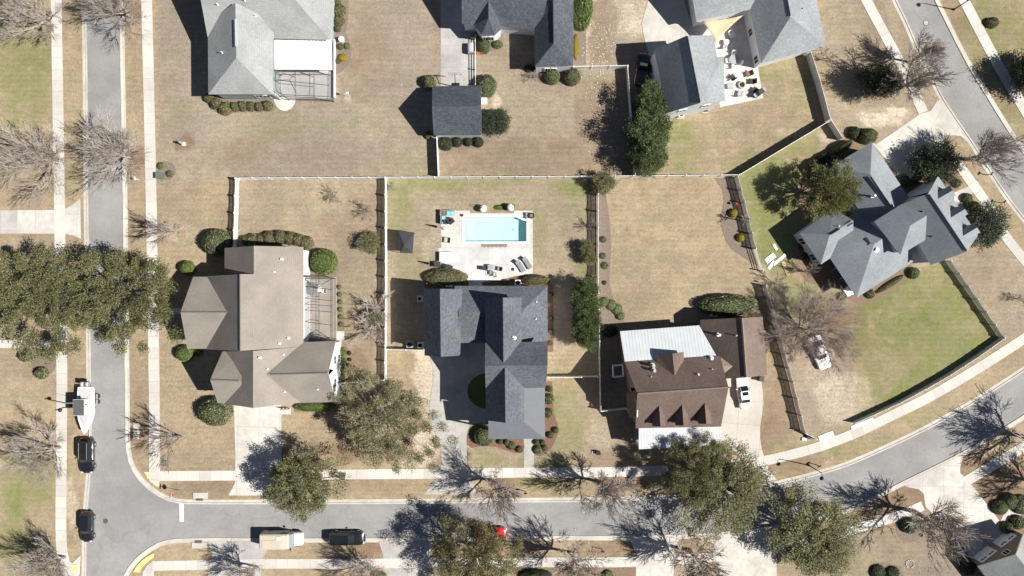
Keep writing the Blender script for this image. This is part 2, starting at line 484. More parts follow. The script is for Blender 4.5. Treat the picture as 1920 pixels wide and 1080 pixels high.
BARE = [(797, 690, 26, 48, 1.5), (795, 745, 24, 40, 1.3), (800, 830, 32, 40, 1.5), (780, 870, 40, 14, .7), (1190, 25, 40, 45, .8), (1180, 60, 30, 30, .4), (1679, 212, 22, 14, 1.0), (1650, 228, 40, 10, .8), (1620, 222, 14, 14, .8),
        (133, 940, 14, 60, .7), (1555, 262, 18, 12, .7), (1490, 250, 40, 10, .4), (1580, 745, 60, 60, .55), (1545, 700, 40, 60, .4), (928, 200, 14, 22, .8), (650, 190, 12, 10, .7), (820, 430, 14, 60, .25), (800, 470, 16, 30, .35),
        (1100, 30, 10, 100, .6), (340, 435, 60, 14, .3), (1130, 820, 30, 30, .3), (1060, 560, 20, 60, .3), (1425, 505, 20, 20, .3), (900, 905, 10, 8, .4), (1670, 215, 50, 20, .4), (560, 740, 8, 20, .6), (420, 150, 90, 160, .12)]
BROWN = [(346, 272, 22, 22, .7), (661, 183, 12, 12, .3), (700, 120, 60, 90, .35), (660, 60, 60, 120, .25), (440, 280, 80, 30, .2), (460, 285, 50, 30, .25), (640, 300, 110, 40, .25), (640, 430, 60, 40, .3), (690, 380, 40, 40, .3), (1640, 80, 30, 90, .3), (1655, 160, 60, 50, .35),
         (1790, 40, 30, 60, .35), (1700, 60, 20, 90, .3), (1810, 330, 20, 60, .3), (1840, 520, 80, 90, .3), (1560, 640, 90, 90, .35), (700, 840, 90, 30, .5), (720, 910, 120, 16, .35), (640, 845, 60, 30, .4), (380, 912, 80, 16, .4),
         (258, 25, 16, 22, 1.1), (262, 297, 18, 26, 1.1), (340, 268, 20, 20, .5), (335, 437, 12, 10, .9), (1170, 905, 60, 16, .9), (942, 905, 30, 12, .9), (590, 842, 16, 12, .6), (690, 1030, 40, 40, 1.0), (1140, 1030, 80, 18, .7), (1295, 1030, 40, 22, .8),
         (1700, 930, 60, 40, .7), (1640, 955, 70, 22, .6), (1830, 880, 60, 40, .7), (1890, 900, 60, 50, .6), (1850, 930, 30, 40, .4), (1700, 1000, 90, 50, .35), (125, 980, 14, 50, .4), (260, 780, 14, 70, .45), (262, 830, 14, 40, .4), (132, 760, 16, 90, .25),
         (1490, 870, 60, 30, .55), (1440, 800, 40, 60, .5), (1460, 730, 40, 90, .35), (1580, 590, 60, 30, .4), (1540, 520, 40, 22, .6), (1520, 500, 40, 20, .4), (675, 640, 30, 90, .3), (670, 690, 34, 40, .5), (1560, 600, 40, 30, .3), (1900, 760, 60, 40, .1), (110, 40, 30, 40, .3), (820, 60, 14, 90, .2),
         (1150, 700, 20, 40, .4), (1150, 870, 70, 30, .4)]
BROWN_POLY = [[(1077, 152), (1177, 152), (1182, 255), (1190, 325), (823, 325), (823, 285), (900, 262), (1000, 257), (1077, 255)], [(1100, 0), (1140, 0), (1140, 120), (1102, 120)]]
GREYISH = [([(293, -60), (820, -60), (820, 330), (440, 333), (300, 360)], .85), ([(823, -60), (1195, -60), (1192, 328), (823, 330)], .7), ([(725, 334), (1121, 332), (1124, 650), (725, 656)], .45), ([(1440, 535), (1612, 560), (1600, 795), (1515, 820)], .7), ([(1750, 470), (1930, 470), (1930, 620), (1885, 632)], .8), ([(1590, 1000), (1790, 980), (1930, 1090), (1590, 1090)], .75), ([(1540, -60), (1680, -60), (1760, 200), (1640, 270), (1560, 225)], .6), ([(880, 830), (1130, 700), (1200, 880), (880, 890)], .5), ([(444, 336), (720, 336), (720, 700), (640, 700), (560, 450), (444, 450)], .35), ([(0, 450), (100, 450), (100, 760), (0, 760)], .2)]
def fields(px, py):
    j = noise.noise(Vector((px * .03, py * .03, 0))) * 14 + noise.noise(Vector((px * .11, py * .11, 3))) * 6
    k = noise.noise(Vector((px * .03, py * .03, 9))) * 14 + noise.noise(Vector((px * .11, py * .11, 13))) * 6
    x, y = px + j, py + k
    g = sum(blob(x, y, *b[:4]) * b[4] for b in GREEN)
    if inpoly(px + j * .1, py + k * .1, DLAWN):
        g = .98 + noise.noise(Vector((px * .02, py * .02, 5))) * .45 - .4 * blob(x, y, 1640, 700, 60, 90)
    b = sum(blob(x, y, *q[:4]) * q[4] for q in BARE)
    w = sum(blob(x, y, *q[:4]) * q[4] for q in BROWN)
    for q in BROWN_POLY:
        if inpoly(px + j * .25, py + k * .25, q): w += .42
    t = .0
    for q, a in GREYISH:
        if inpoly(px + j * .25, py + k * .25, q): t = a
    return min(max(g, 0), 1.2), min(max(b, 0), 1.1), min(max(w, 0), 1.0), t

xs = sorted(set([-40000, -12000, -4000, -1500, -600] + list(range(-220, 2141, 5)) + [POOL[0], POOL[2], 2600, 3500, 6000, 14000, 42000]))
ys = sorted(set([-40000, -12000, -4000, -1500, -600] + list(range(-170, 1251, 5)) + [POOL[1], POOL[3], 1700, 2500, 5000, 13000, 41000]))
gv = []; ga = []
for y in ys:
    for x in xs:
        gv.append(((x - 960) * S, (540 - y) * S, 0.0))
        if -220 <= x <= 2140 and -170 <= y <= 1250:
            ga += fields(x, y)
        else: ga += [.2, 0, .2, .4]
gf = []; nx = len(xs)
for j in range(len(ys) - 1):
    for i in range(nx - 1):
        if POOL[0] <= xs[i] and xs[i + 1] <= POOL[2] and POOL[1] <= ys[j] and ys[j + 1] <= POOL[3]: continue
        gf.append((j * nx + i, (j + 1) * nx + i, (j + 1) * nx + i + 1, j * nx + i + 1))
gm = bpy.data.meshes.new('ground'); gm.from_pydata(gv, [], gf)
at = gm.attributes.new('turf', 'FLOAT_COLOR', 'POINT'); at.data.foreach_set('color', ga)
gm.update()

def turf_material():
    m = bpy.data.materials.new('dormant_turf'); m.use_nodes = True
    nt = m.node_tree; n = nt.nodes; L = nt.links; b = n['Principled BSDF']
    b.inputs['Roughness'].default_value = 1.0; b.inputs['Specular IOR Level'].default_value = 0.03
    ge = n.new('ShaderNodeNewGeometry'); at = n.new('ShaderNodeAttribute'); at.attribute_name = 'turf'
    sp = n.new('ShaderNodeSeparateColor'); L.new(at.outputs['Color'], sp.inputs[0])
    def nz(scale, det=5, rough=.6, loc=0, sx=1.0):
        mp = n.new('ShaderNodeMapping'); mp.inputs['Location'].default_value = (loc, loc * .7, 0); mp.inputs['Scale'].default_value = (sx, 1, 1)
        L.new(ge.outputs['Position'], mp.inputs[0])
        t = n.new('ShaderNodeTexNoise'); t.inputs['Scale'].default_value = scale; t.inputs['Detail'].default_value = det; t.inputs['Roughness'].default_value = rough
        L.new(mp.outputs[0], t.inputs['Vector']); return t.outputs['Fac']
    def rng(v, a, bb, c, d, clamp=True):
        r = n.new('ShaderNodeMapRange'); r.clamp = clamp
        for i, x in enumerate((a, bb, c, d)): r.inputs[i + 1].default_value = x
        L.new(v, r.inputs[0]); return r.outputs[0]
    def math_(op, a, bb):
        q = n.new('ShaderNodeMath'); q.operation = op
        for i, x in enumerate((a, bb)):
            if isinstance(x, (int, float)): q.inputs[i].default_value = x
            else: L.new(x, q.inputs[i])
        return q.outputs[0]
    def mix(f, a, bb):
        q = n.new('ShaderNodeMix'); q.data_type = 'RGBA'
        if isinstance(f, (int, float)): q.inputs[0].default_value = f
        else: L.new(f, q.inputs[0])
        for i, x in ((6, a), (7, bb)):
            if isinstance(x, tuple): q.inputs[i].default_value = (*x, 1)
            else: L.new(x, q.inputs[i])
        return q.outputs[2]
    big = nz(.09, 4); mid = nz(.5, 6, .65, 7); fine = nz(3.2, 6, .75, 3); spk = nz(9, 3, .7, 11)
    streak = nz(.9, 5, .7, 2, .25)
    tan = mix(rng(big, .35, .65, 0, 1), (.36, .287, .185), (.27, .215, .145))
    tan = mix(rng(mid, .38, .68, 0, .75), tan, (.225, .18, .13))
    tan = mix(rng(streak, .5, .75, 0, .3), tan, (.38, .315, .22))
    grey = mix(rng(big, .35, .65, 0, 1), (.315, .262, .198), (.235, .198, .155))
    grey = mix(rng(mid, .36, .66, 0, .75), grey, (.215, .185, .148))
    grey = mix(rng(streak, .5, .75, 0, .3), grey, (.36, .31, .24))
    tan = mix(rng(math_('MULTIPLY', at.outputs['Alpha'], rng(big, .3, .7, .7, 1.3)), 0, 1, 0, 1), tan, grey)
    tuft = nz(.28, 6, .72, 31)
    # mower passes, a little lighter and darker in turn
    wv = n.new('ShaderNodeTexWave'); wv.wave_type = 'BANDS'; wv.bands_direction = 'Y'; wv.inputs['Scale'].default_value = .42; wv.inputs['Distortion'].default_value = 3.0; wv.inputs['Detail'].default_value = 2
    L.new(ge.outputs['Position'], wv.inputs['Vector'])
    green = mix(rng(mid, .3, .7, 0, 1), (.115, .148, .045), (.21, .215, .09))
    gfac = math_('MULTIPLY', sp.outputs[0], rng(math_('ADD', mid, math_('MULTIPLY', fine, .7)), .62, 1.08, .12, 1.3))
    gfac = math_('ADD', gfac, math_('MULTIPLY', rng(tuft, .52, .70, 0, .55), rng(sp.outputs[0], 0, .5, .5, 1)))
    c = mix(rng(gfac, .0, 1, 0, 1), tan, green)
    wfac = math_('MULTIPLY', sp.outputs[2], rng(math_('ADD', fine, mid), .7, 1.2, .45, 1.15))
    c = mix(rng(wfac, 0, 1, 0, 1), c, (.185, .125, .085))
    bfac = math_('MULTIPLY', sp.outputs[1], rng(math_('ADD', fine, math_('MULTIPLY', mid, 1.2)), .8, 1.35, .1, 1.4))
    c = mix(rng(bfac, 0, 1, 0, 1), c, (.47, .40, .315))
    val = math_('MULTIPLY', rng(wv.outputs['Fac'], 0, 1, .965, 1.035), rng(nz(.045, 3, .6, 50), .35, .65, .9, 1.1))
    val = math_('MULTIPLY', val, rng(nz(1.4, 5, .7, 60), .3, .7, .86, 1.14, False))
    val = math_('MULTIPLY', val, rng(fine, .28, .72, .75, 1.25, False))
    val = math_('MULTIPLY', val, rng(spk, .28, .72, .85, 1.15, False))
    hs = n.new('ShaderNodeHueSaturation'); L.new(c, hs.inputs['Color']); L.new(val, hs.inputs['Value'])
    L.new(hs.outputs[0], b.inputs['Base Color'])
    bp = n.new('ShaderNodeBump'); bp.inputs['Strength'].default_value = .6; bp.inputs['Distance'].default_value = .06
    L.new(math_('ADD', fine, spk), bp.inputs['Height']); L.new(bp.outputs[0], b.inputs['Normal'])
    return m
gm.materials.append(turf_material())
ground = bpy.data.objects.new('ground', gm); COL.objects.link(ground); tag(ground, kind='structure')

# ---------------------------------------------------------------- roads, kerbs, pavements
def spline(pts, step=12):
    """Catmull-Rom through photo pixels on the ground"""
    out = []
    n = len(pts)
    for i in range(n - 1):
        p0 = Vector(pts[max(i - 1, 0)]); p1 = Vector(pts[i]); p2 = Vector(pts[i + 1]); p3 = Vector(pts[min(i + 2, n - 1)])
        k = max(1, int((p2 - p1).length / step))
        for q in range(k):
            t = q / k
            # chord-limited tangents keep long straight pieces straight
            d = (p2 - p1).length
            m1 = (p2 - p0).normalized() * d; m2 = (p3 - p1).normalized() * d
            out.append(p1 * (2 * t**3 - 3 * t**2 + 1) + m1 * (t**3 - 2 * t**2 + t) + p2 * (-2 * t**3 + 3 * t**2) + m2 * (t**3 - t**2))
    out.append(Vector(pts[-1]))
    return out
def offset(pl, d):
    out = []
    for i, p in enumerate(pl):
        a = pl[max(i - 1, 0)]; b = pl[min(i + 1, len(pl) - 1)]
        t = (b - a).normalized(); out.append(p + Vector((t.y, -t.x)) * d)
    return out
def structure(name, mb, m, smooth=False):
    return tag(mb.build(name, m, None, smooth), kind='structure')
NA = [0]
def area(name, pts, m, z):
    NA[0] += 1; z += NA[0] * .0002          # no two sheets in one plane
    mb = MB(); mb.poly([G(x, y, z) for x, y in pts][::-1]); return structure(name, mb, m)
def strip(mb, a, b, z, mi=0):
    for i in range(len(a) - 1):
        mb.add([G(*a[i], z), G(*b[i], z), G(*b[i + 1], z), G(*a[i + 1], z)], [(0, 1, 2, 3)], mi)

E_left = spline([(150, -60), (152, 0), (155, 120), (156.5, 360), (160, 560), (162, 720), (163, 820), (161, 890), (156, 950), (154, 1000), (152, 1130)])
E_bot = spline([(233, 1140), (240, 1082), (248, 1068), (259, 1055), (272, 1043), (286, 1033), (300, 1025), (316, 1020), (340, 1018), (380, 1017), (500, 1017.5), (700, 1017), (900, 1015), (1060, 1013), (1180, 1013), (1304, 1009), (1380, 1003), (1450, 994), (1520, 981), (1577, 966), (1614, 951), (1694, 911), (1803, 857), (1858, 825), (1920, 787), (2010, 728)])
E_top = spline([(2010, 628), (1920, 686), (1840, 738), (1803, 760), (1730, 800), (1657, 835), (1585, 866), (1533, 882), (1453, 902), (1380, 916), (1300, 924), (1240, 928), (1100, 932), (900, 934), (700, 936), (500, 936.5), (360, 936.5), (336, 935), (318, 931), (300, 922), (284, 911), (269, 897), (257, 880), (249, 862), (245, 840), (244, 800), (243, 720), (241, 560), (239.5, 400), (238, 300), (236, 200), (234, 90), (233, 0), (232, -60)])
E_uw = spline([(1655, -50), (1672, 0), (1694, 46), (1715, 95), (1740, 141), (1757, 180), (1786, 226), (1815, 268), (1850, 323), (1885, 375), (1920, 420), (1990, 500)])
E_ue = spline([(1737, -50), (1761, 0), (1781, 40), (1804, 86), (1829, 132), (1853, 171), (1881, 217), (1917, 272), (1990, 372)])
mb = MB(); mb.poly([G(*p, .012) for p in E_left + E_bot + E_top]); structure('road', mb, M['asphalt'])
mb = MB(); mb.poly([G(*p, .012) for p in E_uw + E_ue[::-1]]); structure('road', mb, M['asphalt'])
for e, sg in ((E_left, 1), (E_bot, -1), (E_top, -1), (E_uw, 1), (E_ue, -1)):
    # find which side is away from the asphalt: sg=+1 right of travel in pixel space flipped
    mb = MB()
    a = offset(e, 0.0)
    s = -1 if (e is E_left or e is E_uw) else 1
    if e is E_bot or e is E_top: s = -1
    if e is E_left or e is E_uw: s = -1
    if e is E_ue: s = 1
    o1 = offset(e, s * -5.2); o2 = offset(e, s * -5.9); o3 = offset(e, s * -8.6)
    strip(mb, a, o1, .020); 
    for i in range(len(e) - 1):
        q = [G(*o1[i], .020), G(*o2[i], .105), G(*o2[i + 1], .105), G(*o1[i + 1], .020)]
        mb.add(q, [(0, 1, 2, 3)])
        q = [G(*o2[i], .105), G(*o3[i], .115), G(*o3[i + 1], .115), G(*o2[i + 1], .105)]
        mb.add(q, [(0, 1, 2, 3)])
        q = [G(*o3[i], .115), G(*o3[i], -.02), G(*o3[i + 1], -.02), G(*o3[i + 1], .115)]
        mb.add(q, [(0, 1, 2, 3)])
    structure('kerb', mb, M['concrete_kerb'])

def pavement(pts, w, slab=20, z=.055, m='concrete_walk', name='pavement'):
    pl = spline(pts, 3); mb = MB()
    # resample by slab length
    acc = 0; cuts = [pl[0]]
    for a, b in zip(pl, pl[1:]):
        acc += (b - a).length
        if acc >= slab: cuts.append(b); acc = 0
    if acc > 2: cuts.append(pl[-1])
    for i in range(len(cuts) - 1):
        a, b = cuts[i], cuts[i + 1]; t = (b - a).normalized(); nn = Vector((t.y, -t.x))
        pa = cuts[max(i - 1, 0)]; pb = cuts[min(i + 2, len(cuts) - 1)]
        na = ((b - pa).normalized()); na = Vector((na.y, -na.x)); nb = ((pb - a).normalized()); nb = Vector((nb.y, -nb.x))
        g = .12
        q = [a + t * g - na * w / 2, a + t * g + na * w / 2, b - t * g + nb * w / 2, b - t * g - nb * w / 2]
        q = [G(*p, 0) for p in q]
        if (q[1] - q[0]).cross(q[2] - q[1]).z < 0: q = q[::-1]
        mb.prism([(p.x, p.y) for p in q], -.02, z)
    return structure(name, mb, M[m])
pavement([(105, -20), (106, 30), (111, 350), (116, 700), (115, 850), (114.5, 1000), (117, 1040), (124, 1066), (136, 1095)], 20)
pavement([(274, -20), (275, 0), (283, 355), (289, 715), (290, 902)], 20, z=.058)
pavement([(290, 892.5), (440, 891.5), (620, 889.5), (840, 888), (900, 886.5), (1000, 886), (1140, 885), (1300, 879), (1400, 868), (1435, 863.5), (1480, 853), (1537, 837), (1606, 811), (1672, 779), (1737, 747), (1800, 711), (1860, 674), (1920, 635), (1990, 590)], 18.5)
pavement([(1609, -30), (1624, 0), (1660, 67), (1694, 130), (1731, 211)], 18.5)
pavement([(1797, 309), (1852, 385), (1882, 438), (1920, 487), (1970, 545)], 18)
pavement([(1790, -30), (1807, 0), (1833, 50), (1868, 116), (1912, 190), (1960, 272)], 19)
pavement([(285, 1061), (500, 1057), (640, 1057), (820, 1055), (970, 1054), (1190, 1053), (1350, 1043), (1450, 1030), (1530, 1014), (1600, 993), (1690, 965), (1730, 948)], 18)
pavement([(1808, 904), (1870, 867), (1920, 837), (1990, 795)], 19)
pavement([(0, 645), (70, 645), (108, 645)], 15, 11, .05)
pavement([(299, 583), (345, 583)], 10, 12, .05)

# driveways and paths
area('driveway', [(-20, 394), (100, 394), (122, 391), (133, 386), (146, 376), (151, 372), (152, 448), (140, 442), (122, 438), (-20, 438)], M['concrete_drive'], .04)
area('driveway', [(438, 740), (527.5, 740), (528, 860), (530, 905), (540, 929), (428, 929), (441, 905), (441.5, 860)], M['concrete_drive'], .04)
area('garden_path', [(522, 762), (546, 764), (545, 777), (524, 777)], M['concrete_drive'], .045)
def arc(cx, cy, rx, ry, a0, a1, n=16):
    return [(cx + rx * math.cos(R(a0 + (a1 - a0) * i / n)), cy + ry * math.sin(R(a0 + (a1 - a0) * i / n))) for i in range(n + 1)]
area('driveway', [(800, 648), (812, 690), (812, 720), (807, 745), (805, 765), (808, 792), (818, 815), (827, 838), (828, 870), (822, 893), (812, 905), (795, 927), (895, 927), (884, 900), (876, 870), (875, 835), (875, 815), (880, 795), (912, 792), (915, 640), (800, 640)], M['concrete_drive_b'], .04)
area('garden_path', [(982, 820), (1000, 820), (1000, 833), (997, 840), (1001, 850), (1001, 880), (982, 880)], M['concrete_drive_b'], .045)
area('driveway', [(1340, 700), (1426, 700), (1430, 735), (1431.5, 755), (1429, 775), (1425, 800), (1425, 820), (1428, 842), (1434, 860), (1442, 882), (1456, 899), (1372, 915), (1392, 890), (1398, 866), (1378, 845), (1362, 838), (1345, 830)], M['concrete_drive_c'], .04)
area('driveway', [(1630, 262), (1642, 271), (1724.6, 214), (1745, 208), (1757, 189), (1762, 188), (1788, 228), (1818, 271), (1801, 255), (1775, 253), (1770, 262), (1768, 278), (1740, 292), (1700, 345), (1690, 335)], M['concrete_drive_d'], .04)
area('driveway', [(1216, -20), (1215, 2), (1203, 44), (1206, 62), (1210, 80), (1222, 120), (1310, 90), (1303, 60), (1288, 20), (1276, -20)], M['concrete_drive_d'], .04)
area('driveway', [(826, -20), (826, 190), (891, 190), (891, 55), (896, 40), (896, -20)], M['concrete_drive_b'], .04)
area('driveway', [(385, 1100), (394, 1060), (399, 1035), (388, 1014), (512, 1014), (500, 1032), (492, 1050), (487, 1100)], M['concrete_drive_b'], .04)
area('driveway', [(718, 1100), (718, 1040), (710, 1014), (815, 1014), (806, 1036), (803, 1100)], M['concrete_drive_b'], .04)
area('driveway', [(1192, 1100), (1193, 1036), (1180, 1011), (1275, 1008), (1264, 1030), (1262, 1100)], M['concrete_drive'], .04)
area('driveway', [(1350, 1100), (1347, 1050), (1337, 1020), (1325, 1004), (1460, 990), (1455, 1020), (1457, 1100)], M['concrete_drive_d'], .04)
area('driveway', [(1690, 908), (1807, 851), (1800, 876), (1800, 887), (1810, 896), (1821, 909), (1846, 940), (1875, 978), (1910, 1030), (1830, 1060), (1781, 992), (1735, 950), (1731, 925), (1722, 917), (1705, 914)], M['concrete_drive'], .04)
area('garden_path', [(1875, 978), (1884, 960), (1900, 943), (1912, 950), (1918, 962), (1905, 972), (1890, 972), (1885, 985)], M['concrete_drive'], .045)
area('garden_path', [(1786, 362), (1812, 351), (1834, 340), (1838, 352), (1815, 368), (1800, 378), (1795, 386), (1790, 380)], M['concrete_drive_d'], .045)
area('garden_path', [(631, 621), (646, 621), (646, 640), (631, 640)], M['concrete_drive'], .045)
area('garden_path', arc(534, 182, 21, 26, 180, 0) , M['concrete_drive_d'], .03)
area('driveway', [(33, 394), (33, 438), (-20, 438), (-20, 394)], M['concrete_drive_b'], .046)

# mulch and planting beds
area('planting_bed', [(1135, 355), (1144, 420), (1146, 470), (1142, 530), (1150, 560), (1168, 582), (1170, 606), (1124, 606), (1123, 355)], M['mulch_grey'], .02)
area('planting_bed', [(1338, 334), (1382, 332), (1396, 385), (1420, 478), (1428, 505), (1415, 495), (1395, 484), (1372, 468), (1360, 450), (1352, 425), (1351, 405), (1357, 378), (1354, 355)], M['mulch_grey'], .02)
area('planting_bed', [(876, 818), (875, 832), (884, 840), (905, 836), (930, 838), (950, 845), (968, 850), (980, 848), (984, 838), (980, 822), (916, 800), (890, 795)], M['mulch_red'], .05)
area('planting_bed', [(1000, 822), (999, 836), (1003, 852), (1012, 856), (1025, 850), (1036, 838), (1046, 815), (1046, 795), (1038, 775), (1037, 730), (1035, 715), (1018, 715), (1015, 822)], M['mulch_red'], .02)
area('planting_bed', [(1020, 535), (1036, 535), (1038, 600), (1037, 660), (1020, 660)], M['mulch_red'], .02)
area('planting_bed', [(897, 540), (900, 530), (915, 525), (940, 526), (965, 516), (980, 512), (1005, 514), (1030, 520), (1034, 540)], M['mulch_red'], .02)
area('planting_bed', [(795, 540), (798, 512), (815, 503), (840, 503), (866, 510), (878, 528), (878, 540)], M['mulch_red'], .02)
area('planting_bed', [(570, 522), (630, 522), (636, 524), (640, 560), (646, 600), (646, 624), (632, 624), (632, 530), (572, 530)], M['mulch'], .02)
area('planting_bed', [(630, 641), (648, 641), (656, 660), (668, 678), (660, 716), (631, 720)], M['mulch'], .02)
area('planting_bed', [(384, 178), (395, 205), (415, 216), (445, 211), (510, 210), (520, 200), (520, 184), (400, 182)], M['mulch_grey'], .02)
area('planting_bed', [(624, -20), (655, -20), (652, 40), (648, 60), (660, 90), (655, 120), (640, 135), (630, 140), (624, 60)], M['mulch_grey'], .02)
area('planting_bed', arc(899, 78, 42, 22, 0, 110) + [(890, 60), (945, 60)], M['mulch_grey'], .02)
area('planting_bed', [(985, 120), (1000, 150), (1020, 158), (1050, 160), (1076, 158), (1092, 145), (1092, 124)], M['mulch_grey'], .02)
area('planting_bed', [(1076, -20), (1098, -20), (1099, 122), (1076, 122)], M['mulch_grey'], .02)
area('planting_bed', [(820, 256), (905, 256), (920, 250), (910, 270), (898, 279), (822, 281)], M['mulch_grey'], .02)
area('planting_bed', [(1640, 262), (1612, 250), (1580, 262), (1545, 285), (1522, 310), (1500, 345), (1496, 378), (1520, 390), (1560, 380), (1640, 300)], M['mulch'], .02)
area('planting_bed', [(1488, 440), (1484, 470), (1496, 505), (1512, 528), (1540, 535), (1558, 525), (1575, 545), (1592, 562), (1612, 572), (1650, 560), (1690, 532), (1718, 508), (1700, 490), (1600, 470)], M['mulch'], .02)
area('planting_bed', [(1676, 330), (1700, 342), (1736, 318), (1770, 300), (1790, 318), (1806, 342), (1790, 358), (1780, 366), (1700, 380)], M['mulch'], .022)
area('planting_bed', [(1794, 380), (1806, 364), (1818, 362), (1830, 385), (1850, 410), (1866, 430), (1850, 450), (1830, 440)], M['mulch'], .022)
area('planting_bed', arc(1894, 965, 62, 56, 150, 320) + [(1940, 1000), (1880, 1000)], M['mulch'], .02)
area('planting_bed', arc(1706, 990, 26, 27, 0, 350), M['mulch_grey'], .02)
area('planting_bed', arc(310, 320, 20, 18, 0, 350), M['mulch_grey'], .02)
area('planting_bed', arc(80, 672, 28, 34, -90, 90) + [(60, 706), (60, 640)], M['mulch_grey'], .02)
area('planting_bed', [(1630, 1080), (1630, 1060), (1655, 1054), (1690, 1062), (1700, 1100), (1630, 1100)], M['mulch_grey'], .02)
area('planting_bed', [(965, 1066), (1262, 1064), (1262, 1100), (965, 1100)], M['mulch'], .02)
area('planting_bed', [(455, 442), (585, 444), (592, 462), (630, 474), (636, 505), (628, 520), (570, 520), (570, 460), (455, 460)], M['mulch_grey'], .018)
area('planting_bed', [(552, 745), (640, 745), (640, 772), (552, 772)], M['mulch'], .018)
area('lawn_island', arc(915, 733, 39, 34, 0, 354), mat('island_turf', (.09, .11, .04), 1, var=.3, scale=4, bump=.5, spec=.03), .052)

# painted marks on the road
mb = MB(); mb.poly([G(x, y, .017) for x, y in [(336.5, 938), (344.5, 938), (344.5, 978), (337, 978)]][::-1]); tag(mb.build('stop_line', M['paint_line']), kind='structure')
area('kerb_ramp', [(270, 884), (281, 884), (283, 898), (300, 902), (298, 914), (284, 904)], M['concrete_drive'], .121)
area('tactile_paving', [(274, 887), (281, 887), (282, 896), (277, 897)], M['paint_yellow'], .126)
area('tactile_paving', [(289, 905), (299, 905), (300, 910), (294, 911)], M['paint_yellow'], .126)
area('tactile_paving', [(250, 1072), (256, 1062), (266, 1051), (278, 1042), (290, 1036), (289, 1045), (281, 1050), (272, 1058), (264, 1068), (262, 1073)], M['paint_yellow'], .122)
area('kerb_ramp', [(266, 1100), (268, 1072), (276, 1060), (289, 1050), (289, 1070), (288, 1100)], M['concrete_drive'], .06)
area('tactile_paving', [(136, 1058), (147, 1058), (146, 1071), (137, 1072)], M['paint_yellow'], .126)
area('kerb_ramp', [(118, 1042), (136, 1056), (152, 1040), (150, 1075), (136, 1100), (120, 1100)], M['concrete_drive'], .06)

# ---------------------------------------------------------------- pool and decks
x0, y0, x1, y1 = POOL
def rect_area(name, a, b, c, d, m, z): return area(name, [(a, b), (c, b), (c, d), (a, d)], m, z)
mb = MB(); z = .03
for a, b, c, d in ((827, 395, 866.5, 465), (866.5, 395, 881, 403), (963, 395, 999, 403), (881, 400, 963, 403), (991.7, 403, 999, 465), (866.5, 457, 991.7, 465)):
    mb.poly([G(a, d, z), G(c, d, z), G(c, b, z), G(a, b, z)])
structure('pool_deck', mb, M['paver'])
area('patio', [(822, 465.2), (999, 465.2), (999, 513), (968, 517), (940, 525), (905, 529), (903, 537), (880, 537), (878, 528), (872, 518), (850, 508), (827, 500), (822, 492)], M['deck'], .035)
mb = MB(); z = .032
for q in range(19):
    a = 903 + q * 2.6; mb.box((*G(a, 460.3).xy, z), (.18, .35 + .1 * (q % 3), .006))
structure('wet_patch', mb, M['mulch_grey'])
pool = thing('swimming_pool', 'rectangular turquoise swimming pool with white coping set in the paved deck', 'pool', G(929, 430))
mb = MB(); z = .075
for a, b, c, d in ((866.5, 403, 991.7, y0), (866.5, y1, 991.7, 457), (866.5, y0, x0, y1), (x1, y0, 991.7, y1)):
    p = G(a, d); q = G(c, b); mb.rbox(((p.x + q.x) / 2, (p.y + q.y) / 2, .035), (q.x - p.x - .004, q.y - p.y - .004, .08), .02)
mb.build('coping', mat('coping_stone', (.70, .69, .67), .6, var=.06, scale=3), pool)
mb = MB(); D = -1.25
a, b, c, d = G(x0, y0), G(x1, y0), G(x1, y1), G(x0, y1)
z = lambda p, h: (p.x, p.y, h)
mb.add([z(a, D), z(b, D), z(c, D), z(d, D), z(a, .06), z(b, .06), z(c, .06), z(d, .06)], [(3, 2, 1, 0), (0, 1, 5, 4), (1, 2, 6, 5), (2, 3, 7, 6), (3, 0, 4, 7)])
basin = mat('pool_plaster', (.66, .79, .79), .8, var=.07, scale=2.2)
mb.build('basin', basin, pool)
mb = MB(); p = G(x0 + 8, y0 + 14)
for k in range(3): mb.box((G(x0 + 3 + k * 4, 430).x, G(x0, 430).y, D + .35 + .3 * (2 - k) / 1), (4 * S, 30 * S, .3 * 1))
mb.build('pool_step', basin, pool)
mb = MB(); mb.lathe([(.14, 0), (.14, .02), (.1, .03)], (G(962, 430).x, G(962, 430).y, D), 12); mb.build('drain', M['grey_metal'], pool)
mb = MB(); mb.box((G(929, 407.8).x, G(929, 407.8).y, -.02), (.35, .06, .16)); mb.build('skimmer', M['grey_metal'], pool)
wm = bpy.data.materials.new('pool_water'); wm.use_nodes = True
n = wm.node_tree.nodes; L = wm.node_tree.links
tr = n.new('ShaderNodeBsdfTransparent'); tr.inputs[0].default_value = (.755, .945, .938, 1)
gl = n.new('ShaderNodeBsdfGlossy'); gl.inputs[1].default_value = .06
nz = n.new('ShaderNodeTexNoise'); nz.inputs['Scale'].default_value = 2.5; nz.inputs['Detail'].default_value = 3
tc = n.new('ShaderNodeNewGeometry'); L.new(tc.outputs['Position'], nz.inputs['Vector'])
bp = n.new('ShaderNodeBump'); bp.inputs['Strength'].default_value = .15; L.new(nz.outputs[0], bp.inputs['Height']); L.new(bp.outputs[0], gl.inputs['Normal'])
fr = n.new('ShaderNodeFresnel'); fr.inputs[0].default_value = 1.33
mx = n.new('ShaderNodeMixShader'); L.new(fr.outputs[0], mx.inputs[0]); L.new(tr.outputs[0], mx.inputs[1]); L.new(gl.outputs[0], mx.inputs[2])
L.new(mx.outputs[0], n['Material Output'].inputs[0])
mb = MB(); mb.poly([z(q, -.10) for q in (d, c, b, a)])
mb.build('water', wm, pool)
mb = MB(); q = G(975, 411)
